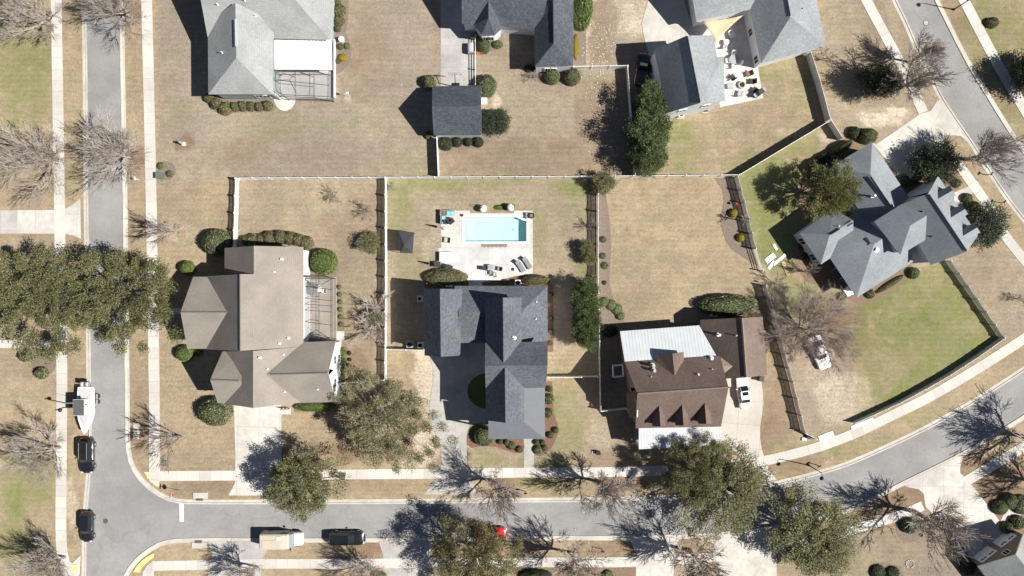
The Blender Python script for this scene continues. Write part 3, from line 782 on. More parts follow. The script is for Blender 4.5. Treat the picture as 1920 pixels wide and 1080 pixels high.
mb.add([(q.x - .8, q.y + .45, -.08), (q.x + .3, q.y - .1, -.08), (q.x + .95, q.y - .28, -.05), (q.x + .95, q.y + .0, -.02), (q.x + .3, q.y + .2, .02), (q.x - .3, q.y + .52, .06)], [(0, 1, 2, 3, 4, 5)])
mb.build('corner_step', M['white'], pool)
area('patio', [(1300, 20), (1320, 45), (1400, 15), (1428, 118), (1420, 122), (1431, 184), (1400, 191), (1350, 201), (1330, 100), (1300, 60)], M['travertine'], .03)

# ---------------------------------------------------------------- houses
def gable(A, B, C, D, R1, R2, hip1=False, hip2=False):
    """eave corners A (under R1), B (under R2), C, D; ridge R1-R2, all as (px, py, h)"""
    f = [(A, B, R2, R1), (C, D, R1, R2)]
    if hip1: f.append((D, A, R1))
    if hip2: f.append((B, C, R2))
    return f

class Roof:
    def __init__(self): self.faces = []       # world polygons
    def add(self, fs):
        for f in fs: self.faces.append([P(*p) for p in f])
    def bvh(self):
        vs = []; ps = []
        for f in self.faces:
            o = len(vs); vs += f; ps.append(list(range(o, o + len(f))))
        return BVHTree.FromPolygons(vs, ps)

def roof_mesh(name, faces, m, rim, parent, thick=.16):
    """faces (px,py,h) -> a roof plate with real thickness, its courses along each slope"""
    bm = bmesh.new(); uvl = bm.loops.layers.uv.new('UVMap')
    off = root_loc(parent)
    cache = {}
    def V(p):
        k = tuple(round(x, 3) for x in p)
        if k not in cache: cache[k] = bm.verts.new(P(*p) - off)
        return cache[k]
    for f in faces:
        try: bm.faces.new([V(p) for p in f])
        except ValueError: pass
    bm.normal_update()
    for f in bm.faces:
        if f.normal.z < 0: f.normal_flip()
    bm.normal_update()
    for f in bm.faces:
        nrm = f.normal; u = Vector((0, 0, 1)).cross(nrm)
        u = u.normalized() if u.length > 1e-4 else Vector((1, 0, 0))
        w = nrm.cross(u)
        for l in f.loops: l[uvl].uv = (l.vert.co.dot(u), l.vert.co.dot(w))
    me = bpy.data.meshes.new(name); bm.to_mesh(me); bm.free()
    me.materials.append(m); me.materials.append(rim)
    o = bpy.data.objects.new(name, me); COL.objects.link(o); o.parent = parent
    s = o.modifiers.new('thickness', 'SOLIDIFY'); s.thickness = thick; s.offset = -1
    s.material_offset_rim = 1; s.use_quality_normals = True; s.material_offset = 0
    return o

def walls(parent, roof, pts, m, inset=.42, name='wall', top=None):
    """walls on a footprint given as eave corners (px,py,h), carried up to the underside of the roof (gables too)"""
    w = [P(*p) for p in pts]; n = len(w)
    c = [Vector((p.x, p.y)) for p in w]
    ar = sum(c[i].x * c[(i + 1) % n].y - c[(i + 1) % n].x * c[i].y for i in range(n))
    if ar < 0: c = c[::-1]
    ins = []
    for i in range(n):
        a, b, d = c[i - 1], c[i], c[(i + 1) % n]
        e1 = (b - a).normalized(); e2 = (d - b).normalized()
        n1 = Vector((-e1.y, e1.x)); n2 = Vector((-e2.y, e2.x))
        q = n1 + n2; k = inset / max(.3, (1 + n1.dot(n2)))
        ins.append(b + q * k)
    t = roof.bvh(); mb = MB(); fallback = min(p[2] for p in pts) * S - .1
    for i in range(n):
        a, b = ins[i], ins[(i + 1) % n]; L = (b - a).length; k = max(1, int(L / .4))
        pr = None
        for q in range(k + 1):
            p = a.lerp(b, q / k)
            if top is None:
                h = t.ray_cast(Vector((p.x, p.y, .3)), Vector((0, 0, 1)))[0]
                z = (h.z - .13) if h else fallback
            else: z = top
            cur = ((p.x, p.y, -.05), (p.x, p.y, z))
            if pr: mb.add([pr[0], cur[0], cur[1], pr[1]], [(0, 1, 2, 3)])
            pr = cur
    mb.build(name, m, parent)
    return ins

def window(parent, a, b, t, z, w, h, name='window', out=.02, m=None):
    """window in the wall from plan point a to b (wall outside on the right of a->b), centred at fraction t"""
    a = Vector(a[:2]); b = Vector(b[:2]); d = (b - a).normalized(); nn = Vector((d.y, -d.x))
    c = a.lerp(b, t) + nn * out; rz = math.atan2(d.y, d.x)
    mb = MB()
    for sx, sz, lw, lh in ((0, h / 2, w + .16, .1), (0, -h / 2, w + .16, .1), (-w / 2, 0, .1, h), (w / 2, 0, .1, h), (0, 0, .05, h)):
        mb.box((c.x + d.x * sx, c.y + d.y * sx, z + sz), (lw, .09, lh), rz)
    f = mb.build(name, M['trim'], parent)
    mb = MB(); mb.box((c.x, c.y, z), (w, .05, h), rz); mb.build('pane', m or M['glass_dark'], f)
    return f

def on_roof(px, py, h):
    """the point of the current house's roof (rf) seen at this pixel"""
    o = Vector((0, 0, H * S)); d = (G(px, py) - o).normalized(); q = rf.bvh().ray_cast(o, d)[0]
    return q if q else P(px, py, h)
def pipe(parent, px, py, h, r=.06, tall=.45, m='white', name='vent_pipe'):
    p = on_roof(px, py, h); mb = MB()
    mb.lathe([(r * 2.2, -.12), (r * 2.0, .03), (r, .06), (r, tall), (r * 1.25, tall), (r * 1.25, tall + .05)], p, 10)
    mb.build(name, M[m], parent)

def ridge_bar(parent, a, b, m='black', w=.28, hh=.09, name='ridge_vent'):
    mb = MB(); mb.tube([P(*a) + Vector((0, 0, .03)), P(*b) + Vector((0, 0, .03))], w / 2, 4, 0); mb.build(name, M[m], parent)

def patio_box(mb, a, b, w, mi=0):
    mb.tube([a, b], w / 2, 4, mi)

def cage(parent, base, top, z, rails, m='frame_dark', name='screen_frame', bar=.09):
    """screen enclosure: ground corners base[] and roof corners top[] (px,py), height z px"""
    mb = MB()
    T = [P(x, y, z) for x, y in top]
    B = [Vector((p.x, p.y, .03)) for p in T] if base is None else [G(x, y, .03) for x, y in base]
    n = len(T)
    for i in range(n):
        mb.tube([T[i], T[(i + 1) % n]], bar / 2, 4); mb.tube([B[i], T[i]], bar / 2, 4)
        mb.tube([B[i].lerp(T[i], .33), B[(i + 1) % n].lerp(T[(i + 1) % n], .33)], bar / 3, 4)
    for a, b in rails: mb.tube([P(*a, z), P(*b, z)], bar * .45, 4)
    return mb.build(name, M[m], parent), T, B

scr = bpy.data.materials.new('insect_screen'); scr.use_nodes = True
n_ = scr.node_tree.nodes; L_ = scr.node_tree.links
t_ = n_.new('ShaderNodeBsdfTransparent'); m_ = n_.new('ShaderNodeMixShader'); m_.inputs[0].default_value = .22
n_['Principled BSDF'].inputs['Base Color'].default_value = (.06, .062, .065, 1); n_['Principled BSDF'].inputs['Roughness'].default_value = .9
L_.new(t_.outputs[0], m_.inputs[1]); L_.new(n_['Principled BSDF'].outputs[0], m_.inputs[2]); L_.new(m_.outputs[0], n_['Material Output'].inputs[0])
def screens(parent, T, B, sides, roof=True):
    mb = MB()
    for i in sides:
        j = (i + 1) % len(T); mb.add([B[i], B[j], T[j], T[i]], [(0, 1, 2, 3)])
    if roof: mb.poly(T)
    mb.build('insect_screen', scr, parent)

# --- grey hipped house, top left
hs = thing('house', 'large house with pale grey hipped roof and white flat lanai roof, at top left', 'house', G(500, 60))
main = gable((389, 69, 64), (619, 75, 55), (640, -230, 55), (380, -235, 64), (363, -73, 130), (480, -85, 130), False, True)
wing = gable((389.5, 40, 64), (390.5, 177, 64), (511, 177, 64), (514, 40, 64), (441.3, 5, 105), (443, 108, 105), False, True)
rf = Roof(); rf.add(main + wing)
roof_mesh('roof', main, M['roof_grey'], M['trim'], hs); roof_mesh('wing_roof', wing, M['roof_grey'], M['trim'], hs)
walls(hs, rf, [(389, 69, 64), (619, 75, 55), (640, -230, 55), (380, -235, 64)], M['wall_sage'], .6)
wl = walls(hs, rf, [(389.5, 60, 64), (390.5, 177, 64), (511, 177, 64), (513, 60, 64)], M['wall_sage'], .5, 'wing_wall')
a, b = Vector((P(397, 176, 64).x, 0)), None
ys = min(p.y for p in wl); xa = min(p.x for p in wl); xb = max(p.x for p in wl)
for t in (.69, .82): window(hs, (xa, ys), (xb, ys), t, 1.7, 1.0, 1.5)
for t in (.25,): window(hs, (xa, ys), (xb, ys), t, 3.9, 1.0, 1.2)
ridge_bar(hs, (441.5, 37, 105.5), (442.6, 88, 105.5), 'grey_metal', .5)
for x, y, h in ((417, 99, 82), (408.6, 9, 90), (459, 1, 100), (480, 30, 87)): pipe(hs, x, y, h)
mb = MB()
q = [P(514.5, 74.5, 43), P(621.5, 74.5, 43), P(622.5, 130.5, 40), P(515, 130, 40)]
mb.add([*(p for p in q), *(p - Vector((0, 0, .2)) for p in q)], [(3, 2, 1, 0), (4, 5, 6, 7), (0, 1, 5, 4), (1, 2, 6, 5), (2, 3, 7, 6), (3, 0, 4, 7)])
mb.build('lanai_roof', M['roof_white'], hs)
for k in range(14):
    p = P(518 + k * 7.6, 77, 43); mb = MB(); mb.box((p.x, p.y, p.z + .03), (.16 + .1 * (k % 3), .05, .06)); mb.build('gutter_clip', M['grey_metal'], hs)
area('patio', [(517, 76), (629, 76), (629.4, 184.7), (529.5, 184.5), (519, 172)], M['deck'], .03)
fr_, T, B = cage(hs, None, [(516, 131), (617, 131), (617, 181), (530, 177.5), (517.5, 170)], 44, [((520, 132), (514, 150)), ((556, 133), (543, 150)), ((543, 150), (556, 175)), ((580.7, 132), (580.7, 178)), ((518, 150), (617, 160)), ((557, 133), (580, 141)), ((590, 133), (617, 141)), ((543, 150), (518, 150))])
screens(hs, T, B, [1, 2])
mb = MB()
p = G(628.6, 76); q = G(628.6, 185); mb.box(((p.x + q.x) / 2, (p.y + q.y) / 2, .35), (.16, abs(p.y - q.y), .7)); mb.build('knee_wall', M['trim'], hs)
mb = MB(); mb.tube([P(517, 176.5, 58), G(528, 187, .1)], .07, 6); mb.build('downspout', M['white'], hs)

M['ridge_taupe'] = mat('ridge_taupe', (.16, .145, .13), .9)
# --- taupe roofed house on the corner
hs = thing('house', 'large corner house with taupe gabled roof and screened lanai on its right', 'house', G(500, 610))
E1 = [((476, 461, 119), (476, 514, 119), (569, 514, 66), (569, 463, 66)), ((421, 465, 66), (476, 461, 119), (476, 514, 119), (421, 513, 66))]
E2 = [((450, 514, 134), (450.5, 658, 134), (569, 650, 66), (569, 514, 66)), ((388, 518, 66), (450, 514, 134), (450.5, 658, 134), (386, 655, 66))]
E3 = [((474.5, 658, 119), (474.5, 765, 119), (563.7, 755, 66), (569, 650, 66)), ((421, 659, 70), (474.5, 658, 119), (474.5, 765, 119), (421, 757, 74))]
W1 = gable((351, 654, 66), (425, 654, 66), (425, 518.5, 66), (362, 519, 66), (338.5, 585, 108), (438, 585, 108))
W2 = gable((408, 756, 74), (455, 757, 74), (455, 659, 72), (417, 659, 72), (394, 712, 108), (452, 714, 105))
W3 = gable((556, 755.5, 66), (630, 754, 66), (630, 639, 66), (560, 642, 66), (498, 702, 105), (615.5, 699, 106))
rf = Roof()
for f in (E1, E2, E3, W1, W2, W3): rf.add(f)
for nm, f in (('back_roof', E1), ('roof', E2), ('garage_roof', E3), ('wing_roof', W1), ('wing_roof', W2), ('wing_roof', W3)): roof_mesh(nm, f, M['roof_taupe'], M['trim'] if f in (W1, W3) else M['roof_taupe'], hs)
walls(hs, rf, [(421, 465, 66), (569, 463, 66), (569, 520, 66), (421, 520, 66)], M['wall_white'], .35, 'back_wall')
walls(hs, rf, [(388, 518, 66), (569, 514, 66), (569, 650, 66), (386, 655, 66)], M['wall_white'], .35)
walls(hs, rf, [(421, 659, 70), (569, 650, 66), (563.7, 755, 66), (421, 757, 74)], M['wall_white'], .35, 'garage_wall')
walls(hs, rf, [(351, 654, 66), (425, 654, 66), (425, 518.5, 66), (362, 519, 66)], M['wall_white'], .35, 'wing_wall')
walls(hs, rf, [(408, 756, 74), (455, 757, 74), (455, 659, 72), (417, 659, 72)], M['wall_white'], .35, 'wing_wall')
wl = walls(hs, rf, [(556, 755.5, 66), (630, 754, 66), (630, 639, 66), (560, 642, 66)], M['wall_white'], .35, 'wing_wall')
xe = max(p.x for p in wl); y0_ = min(p.y for p in wl); y1_ = max(p.y for p in wl)
for t in (.3, .7): window(hs, (xe, y0_), (xe, y1_), t, 1.7, 1.1, 1.5)
for t in (.3, .7): window(hs, (xe, y0_), (xe, y1_), t, 4.3, 1.1, 1.3)
gx = P(569, 600, 66).x - .35
gy = P(0, 757, 72).y + .35
mb = MB(); mb.box((G(483, 0).x, gy - .02, 1.15), (5.2, .08, 2.2)); gd = mb.build('garage_door', M['trim'], hs)
for x, y, h, t in ((529, 486, 88, .5), (515, 510, 97, .3), (541, 634, 82, .4), (524, 644, 90, .35), (488, 670, 108, .5), (532, 665, 90, .3), (502, 692, 101, .3), (534, 735, 85, .3), (596, 730, 95, .3)): pipe(hs, x, y, h, .09 if t > .3 else .06, t)
for a, b in (((450, 514, 134.4), (450.5, 658, 134.4)), ((340, 585, 108.5), (432, 585, 108.5)), ((396, 712, 108.5), (448, 714, 106)), ((508, 702, 105.5), (614, 699, 106.5))): ridge_bar(hs, a, b, 'ridge_taupe', .2, name='ridge_cap')
area('patio', [(569, 520), (632, 520), (632, 640), (569, 640)], concrete('tan_patio', (.37, .33, .285), 0, 1.2, .9), .03)
fr_, T, B = cage(hs, None, [(571, 522), (622.5, 522), (622.5, 638), (571, 638)], 38, [((592.5, 522), (592.5, 638)), ((571, 559), (622.5, 564)), ((571, 581), (622.5, 585)), ((571, 603), (622.5, 610)), ((571, 537), (622.5, 543)), ((571, 522), (592, 541)), ((622, 522), (592, 541)), ((571, 638), (592, 618)), ((622, 638), (592, 618)), ((571, 570), (622, 574))])
screens(hs, T, B, [0, 1])
mb = MB(); p = G(530, 764)
for k in range(3): mb.box((p.x + k * .5, p.y - .1, .5), (.12, .12, 1.0))
mb.box((p.x + .5, p.y - .1, .98), (1.2, .1, .08)); mb.build('porch_rail', M['wood'], hs)

# --- slate roofed house with the pool
hs = thing('house', 'tall house with dark slate gables and grey metal porch, below the pool patio', 'house', G(945, 670))
GA = gable((794.7, 542.7, 82), (796, 666.7, 82), (863, 666.7, 82), (866.7, 541.7, 82), (825, 541.7, 115), (826.7, 669, 115))
BK = [((852, 536, 60), (1026.7, 536, 60), (978, 585, 90), (860, 585, 90)), ((1026.7, 536, 60), (1026.7, 645, 60), (970, 645, 90), (978, 585, 90)), ((860, 585, 90), (920, 585, 90), (920, 643, 76), (860, 643, 76)), ((852, 536, 60), (860, 585, 90), (854, 590, 80))]
UG = gable((909, 559, 100), (910, 690, 100), (978, 690, 100), (978, 558, 100), (943, 558, 136), (944, 690, 136))
EW = gable((910, 643, 102), (1027, 640, 102), (1023, 727, 102), (910.7, 728, 102), (909, 686, 140), (1026.7, 685, 140))
LG = gable((910.7, 690, 102), (910.7, 788, 102), (983, 789, 102), (983, 690, 102), (946.7, 690, 139), (947.7, 793, 139))
PO = [((980, 727, 101), (1021.7, 727, 94), (1021.7, 823, 94), (980, 789, 101)), ((980, 789, 101), (1021.7, 823, 94), (915.7, 823, 94), (915.7, 786, 101))]
rf = Roof()
for f in (GA, BK, UG, EW, LG, PO): rf.add(f)
roof_mesh('garage_roof', GA, M['roof_slate'], M['trim'], hs)
roof_mesh('back_roof', BK, M['roof_slate'], M['trim'], hs)
roof_mesh('upper_roof', UG, M['roof_slate'], M['roof_slate'], hs)
roof_mesh('roof', EW, M['roof_slate'], M['roof_slate'], hs)
roof_mesh('front_roof', LG, M['roof_slate'], M['roof_slate'], hs)
roof_mesh('porch_roof', PO, mat('porch_metal', (.125, .135, .15), .55, var=.05, scale=1.5), M['trim'], hs, .12)
walls(hs, rf, [(794.7, 542.7, 82), (796, 666.7, 82), (863, 666.7, 82), (866.7, 541.7, 82)], M['wall_white'], .3, 'garage_wall')
walls(hs, rf, [(862, 537, 60), (1026.7, 536, 60), (1026.7, 645, 60), (862, 641, 60)], M['wall_white'], .35, 'back_wall')
walls(hs, rf, [(909, 559, 100), (910, 690, 100), (978, 690, 100), (978, 558, 100)], M['wall_white'], .25, 'upper_wall')
walls(hs, rf, [(910, 643, 102), (1027, 640, 102), (1023, 727, 102), (910.7, 728, 102)], M['wall_white'], .3)
wl = walls(hs, rf, [(910.7, 690, 102), (910.7, 788, 102), (983, 789, 102), (983, 690, 102)], M['wall_white'], .3, 'front_wall')
ys = min(p.y for p in wl); xa = min(p.x for p in wl); xb = max(p.x for p in wl)
for zz in (1.7, 5.4):
    for t in (.2, .5, .8): window(hs, (xa, ys), (xb, ys), t, zz, .9, 1.6)
for x, y in ((918.5, 820), (952, 820), (986, 820), (1019, 820), (1019, 775), (1019, 731)):
    p = P(x, y, 93); mb = MB(); mb.box((p.x, p.y, 3.5), (.22, .22, 7.0)); mb.build('porch_column', M['trim'], hs)
mb = MB(); a = P(917, 822, 94); b = P(1021, 728, 94); c = P(982, 790, 94)
mb.prism([(a.x, a.y), (b.x, a.y), (b.x, b.y), (c.x, b.y), (c.x, c.y), (a.x, c.y)], .02, .35); mb.prism([(a.x, a.y), (b.x, a.y), (b.x, b.y), (c.x, b.y), (c.x, c.y), (a.x, c.y)], 3.4, 3.6); mb.build('porch_floor', M['grey_metal'], hs)
pipe(hs, 965, 634, 118, .12, .5); pipe(hs, 962, 632, 119, .07, .4); pipe(hs, 1006, 566, 72, .05, .3); pipe(hs, 1005, 598, 74, .05, .3)

# --- brown roofed house with metal porches
hs = thing('house', 'house with brown shingle roof, three front dormers and pale metal porch roofs', 'house', G(1265, 720))
MA = gable((1171.8, 679, 72), (1350, 667, 72), (1352, 800, 60), (1191.6, 803, 60), (1194.7, 738, 122), (1366, 726, 122))
NM = [((1162.6, 621, 50), (1310.8, 610, 50), (1344.4, 669, 70), (1171.8, 681, 70))]
SM = [((1197.8, 795, 61), (1352, 785, 61), (1352, 833, 50), (1197.8, 842.5, 50))]
ND = gable((1231, 664, 76), (1231, 698, 76), (1283, 694, 76), (1282, 660, 76), (1261, 663, 99), (1265, 706, 99))
GW = gable((1312.6, 599.7, 45), (1321, 712, 45), (1438.5, 703, 45), (1430, 594, 45), (1391, 596, 92), (1399, 708, 92))
BY = [((1179, 737, 45), (1195.5, 729, 96), (1194, 782, 92), (1179, 784, 42))]
rf = Roof()
for f in (MA, NM, SM, GW): rf.add(f)
roof_mesh('roof', MA, M['roof_brown'], M['roof_brown'], hs)
roof_mesh('back_metal_roof', NM, M['metal_pale'], M['grey_metal'], hs, .1)
roof_mesh('porch_roof', SM, M['metal_white'], M['grey_metal'], hs, .1)
roof_mesh('back_dormer_roof', ND, M['roof_brown'], M['roof_brown'], hs)
roof_mesh('garage_roof', GW, M['roof_brown_light'], M['roof_brown'], hs)
roof_mesh('bay_roof', BY, M['roof_brown'], M['trim'], hs)
walls(hs, rf, [(1171.8, 679, 72), (1350, 667, 72), (1352, 800, 60), (1191.6, 803, 60)], M['wall_brown'], .35)
walls(hs, rf, [(1162.6, 621, 50), (1310.8, 610, 50), (1346, 690, 60), (1171.8, 690, 60)], M['wall_brown'], .3, 'back_wall')
walls(hs, rf, [(1312.6, 599.7, 45), (1321, 712, 45), (1438.5, 703, 45), (1430, 594, 45)], M['wall_brown'], .35, 'garage_wall')
walls(hs, rf, [(1178, 737, 55), (1200, 735, 80), (1200, 784, 80), (1178, 784, 50)], M['wall_brown'], .25, 'bay_wall', 4.0)
for i in range(6):
    p = P(1200 + i * 30, 839 - i * 1.9, 49); mb = MB(); mb.box((p.x, p.y, 1.85), (.18, .18, 3.7)); mb.build('porch_column', M['trim'], hs)
mb = MB(); q = [P(1198, 842, 50), P(1352, 832, 50), P(1352, 790, 50), P(1198, 800, 50)]; mb.prism([(p.x, p.y) for p in q], .02, .3); mb.build('porch_floor', M['grey_metal'], hs)
for dx, dy in ((0, 0), (43.3, -1.6), (85.8, -4.6)):
    f = gable((1221 + dx, 766 + dy, 82), (1223 + dx, 798.8 + dy, 82), (1248.5 + dx, 798.8 + dy, 82), (1246 + dx, 766 + dy, 82), (1235.2 + dx, 753 + dy, 101), (1238.5 + dx, 799.7 + dy, 101))
    d = roof_mesh('dormer', f, M['roof_brown'], M['roof_brown'], hs, .1)
    a, b, c = P(1224 + dx, 796 + dy, 81), P(1247.5 + dx, 796 + dy, 81), P(1238.3 + dx, 797 + dy, 99)
    mb = MB(); mb.add([a, b, c, a - Vector((0, 0, 1.3)), b - Vector((0, 0, 1.3)), a + Vector((0, 1.5, 0)), b + Vector((0, 1.5, 0)), a + Vector((0, 1.5, -1.3)), b + Vector((0, 1.5, -1.3))], [(3, 4, 1, 2, 0), (3, 0, 5, 7), (4, 8, 6, 1)])
    w = mb.build('dormer_wall', M['wall_brown'], hs)
    window(hs, (a.x, a.y - .02), (b.x, b.y - .02), .5, a.z - .45, .8, .9, 'dormer_window')
for x, y, h, r, t, m in ((1223, 685, 84, .18, 1.2, 'grey_metal'), (1225, 694, 90, .16, 1.1, 'grey_metal'), (1221, 706, 99, .06, .3, 'grey_metal'), (1309, 702, 101, .08, .4, 'white'), (1335, 692, 96, .06, .3, 'grey_metal'), (1334, 672, 78, .16, .35, 'white'), (1347, 627.5, 62, .14, .8, 'white'), (1380, 629, 82, .07, .4, 'grey_metal')): pipe(hs, x, y, h, r, t, m)
ridge_bar(hs, (1196, 738, 122.4), (1365, 726, 122.4), 'wall_brown', .2, name='ridge_cap'); ridge_bar(hs, (1391, 598, 92.4), (1399, 707, 92.4), 'wall_brown', .35, name='ridge_cap')
mb = MB(); q = [P(1374, 687, 78), P(1352, 670, 72), P(1358, 700, 78)]; r_ = P(1350, 686, 84)
mb.add([q[0], q[1], r_, q[2]], [(0, 1, 2), (0, 2, 3)]); mb.build('cricket', M['wall_brown'], hs)
mb = MB(); p0 = G(1166, 681); 
a_ = [P(1149.5, 686, 20), P(1168, 684, 20), P(1169, 705, 20), P(1150, 707, 20)]
for i in range(4): mb.tube([a_[i], a_[(i + 1) % 4]], .13, 4); mb.tube([Vector((a_[i].x, a_[i].y, .02)), a_[i]], .07, 4)
mb.build('side_arbor', M['white'], hs)

# --- blue grey house on the right
hs = thing('house', 'rambling angled house with blue grey hipped roofs and three small dormers', 'house', G(1640, 420))
NW = gable((1635, 266, 51), (1716, 388, 51), (1638, 436, 51), (1558, 313, 51), (1632, 327, 84), (1680, 400, 84), True, False)
WW = gable((1545, 508, 48), (1600, 466, 48), (1562, 396, 48), (1499, 437, 48), (1556, 440, 75), (1600, 413, 75), True, False)
WW[0] = ((1539, 496, 48), (1600, 455, 48), (1600, 413, 75), (1556, 440, 75)); WW[1] = ((1562, 391, 48), (1499, 437, 48), (1556, 440, 75), (1600, 413, 75)); WW[2] = ((1499, 437, 48), (1539, 496, 48), (1556, 440, 75))
CM = gable((1606, 558.5, 48), (1712, 491, 48), (1636, 378, 48), (1530, 445, 48), (1639, 458, 87), (1700, 418, 87), True, False)
TW = gable((1688, 478, 95), (1735, 450, 95), (1692, 382, 95), (1639, 415, 95), (1706.7, 423, 122), (1738, 404, 122), True, False)
RB = gable((1682, 387, 84), (1745, 497, 80), (1834, 441, 50), (1759, 330, 50), (1740.5, 362.5, 120), (1813, 471.7, 120))
rf = Roof()
for f in (NW, WW, CM, TW, RB): rf.add(f)
for nm, f in (('garage_roof', NW), ('west_roof', WW), ('middle_roof', CM), ('tower_roof', TW), ('roof', RB)): roof_mesh(nm, f, M['roof_blue'], M['roof_blue'] if f is not TW else M['trim'], hs)
walls(hs, rf, [(1635, 266, 51), (1716, 388, 51), (1638, 436, 51), (1558, 313, 51)], M['wall_blue'], .35, 'garage_wall')
ww_ = walls(hs, rf, [(1539, 496, 48), (1600, 455, 48), (1562, 391, 48), (1499, 437, 48)], M['wall_blue'], .3, 'west_wall')
walls(hs, rf, [(1606, 558.5, 48), (1712, 491, 48), (1636, 378, 48), (1530, 445, 48)], M['wall_blue'], .7, 'middle_wall')
rt = Roof(); rt.add(TW)
walls(hs, rt, [(1688, 478, 95), (1735, 450, 95), (1692, 382, 95), (1639, 415, 95)], M['wall_blue'], .3, 'tower_wall')
rt = Roof(); rt.add(RB)
walls(hs, rt, [(1682, 387, 84), (1745, 497, 80), (1834, 441, 50), (1759, 330, 50)], M['wall_blue'], .3)
def sw_window(t):
    a, b = P(1499, 437, 48), P(1539, 496, 48); d = (b - a).normalized(); nn = Vector((-d.y, d.x, 0))
    if nn.x < 0: nn = -nn
    a2 = a + nn * .3; b2 = b + nn * .3
    window(hs, (a2.x, a2.y), (b2.x, b2.y), t, 1.9, 1.1, 1.7, out=.03)
sw_window(.27); sw_window(.78)
for (x, y), d1, d2 in (((1592, 419.5), (5.5, -3.4), (1.9, 2.9)), ((1626, 452.5), (3.3, 5.6), (2.6, -1.7))):
    q = [on_roof(x + a * d1[0] + b * d2[0], y + a * d1[1] + b * d2[1], 70) for a, b in ((-1, -1), (1, -1), (1, 1), (-1, 1))]
    up_ = Vector((0, 0, .12)); mb = MB(); mb.add(q + [p + up_ for p in q], [(4, 5, 6, 7), (0, 1, 5, 4), (1, 2, 6, 5), (2, 3, 7, 6), (3, 0, 4, 7)]); s = mb.build('skylight', M['frame_dark'], hs)
    c_ = sum(q, Vector()) / 4; mb = MB(); mb.poly([c_ + (p - c_) * .85 + Vector((0, 0, .125)) for p in q]); mb.build('pane', M['glass_dark'], s)
pipe(hs, 1643, 468, 84, .2, .35); pipe(hs, 1635.5, 368, 69, .12, .9); pipe(hs, 1572.5, 424.5, 62, .06, .3); pipe(hs, 1728, 396.5, 108, .06, .4, 'black'); pipe(hs, 1746, 443, 100, .06, .4, 'black')
for a, b, m in (((1632, 332, 84.4), (1671, 388, 84.4), 'black'), ((1742, 365, 120.4), (1812, 470, 120.4), 'frame_dark'), ((1557, 439.5, 75.4), (1574, 429, 75.4), 'black')): ridge_bar(hs, a, b, m, .22)
for (a, b) in (((1757.7, 373.5), (1786.5, 357)), ((1781, 409), (1809.5, 392)), ((1804, 443.5), (1832.5, 426.5))):
    d = Vector((b[0] - a[0], b[1] - a[1])).normalized(); nrm = Vector((d.y, -d.x))       # towards upper left
    rg1 = (a[0] - d.x * 6, a[1] - d.y * 6, 101); rg2 = (b[0], b[1], 101)
    e = 11
    f = gable((a[0] + nrm.x * e, a[1] + nrm.y * e, 88), (b[0] + nrm.x * e, b[1] + nrm.y * e, 88), (b[0] - nrm.x * e, b[1] - nrm.y * e, 88), (a[0] - nrm.x * e, a[1] - nrm.y * e, 88), rg1, rg2)
    roof_mesh('dormer', f, M['roof_blue'], M['roof_blue'], hs, .1)
    d2 = Vector((d.x, d.y)) * 2
    q = [P(b[0] + nrm.x * 8.5 - d2.x, b[1] + nrm.y * 8.5 - d2.y, 87), P(b[0] - nrm.x * 8.5 - d2.x, b[1] - nrm.y * 8.5 - d2.y, 87)]
    r2 = [P(a[0] + nrm.x * 8.5, a[1] + nrm.y * 8.5, 87), P(a[0] - nrm.x * 8.5, a[1] - nrm.y * 8.5, 87)]
    pk = P(b[0] - d2.x, b[1] - d2.y, 99); dn = Vector((0, 0, 2.2))
    mb = MB(); mb.add([q[0], q[1], pk, q[0] - dn, q[1] - dn, r2[0], r2[1], r2[0] - dn, r2[1] - dn], [(3, 4, 1, 2, 0), (3, 0, 5, 7), (4, 8, 6, 1)]); mb.build('dormer_wall', M['wall_blue'], hs)
    mb = MB(); c_ = (q[0] + q[1]) / 2 - Vector((0, 0, .55)); mb.box(c_, (.06, .8, .9), math.atan2(-d.y, d.x)); mb.build('dormer_window', M['glass_dark'], hs)
mb = MB()
for k in range(3):
    a = (1549 + k * 11.5, 491 + k * 17.5); q = [P(a[0], a[1], 32), P(a[0] + 8.5, a[1] - 5.5, 36), P(a[0] + 19, a[1] + 10.5, 36), P(a[0] + 10.5, a[1] + 16, 32)]
    mb.add([*q, *(p - Vector((0, 0, .1)) for p in q)], [(3, 2, 1, 0), (4, 5, 6, 7), (0, 1, 5, 4), (1, 2, 6, 5), (2, 3, 7, 6), (3, 0, 4, 7)])
mb.build('painted_shade_panels', mat('painted_porch_shade', (.07, .072, .08), .7, var=.08, scale=2), hs)  # added dark panels; their colour stands in for shade on the porch floor
mb = MB(); q = [G(1574, 536), G(1588, 529), G(1600, 551), G(1588, 556)]; mb.prism([(p.x, p.y) for p in q], .05, .3); mb.build('porch_step', M['white'], hs)

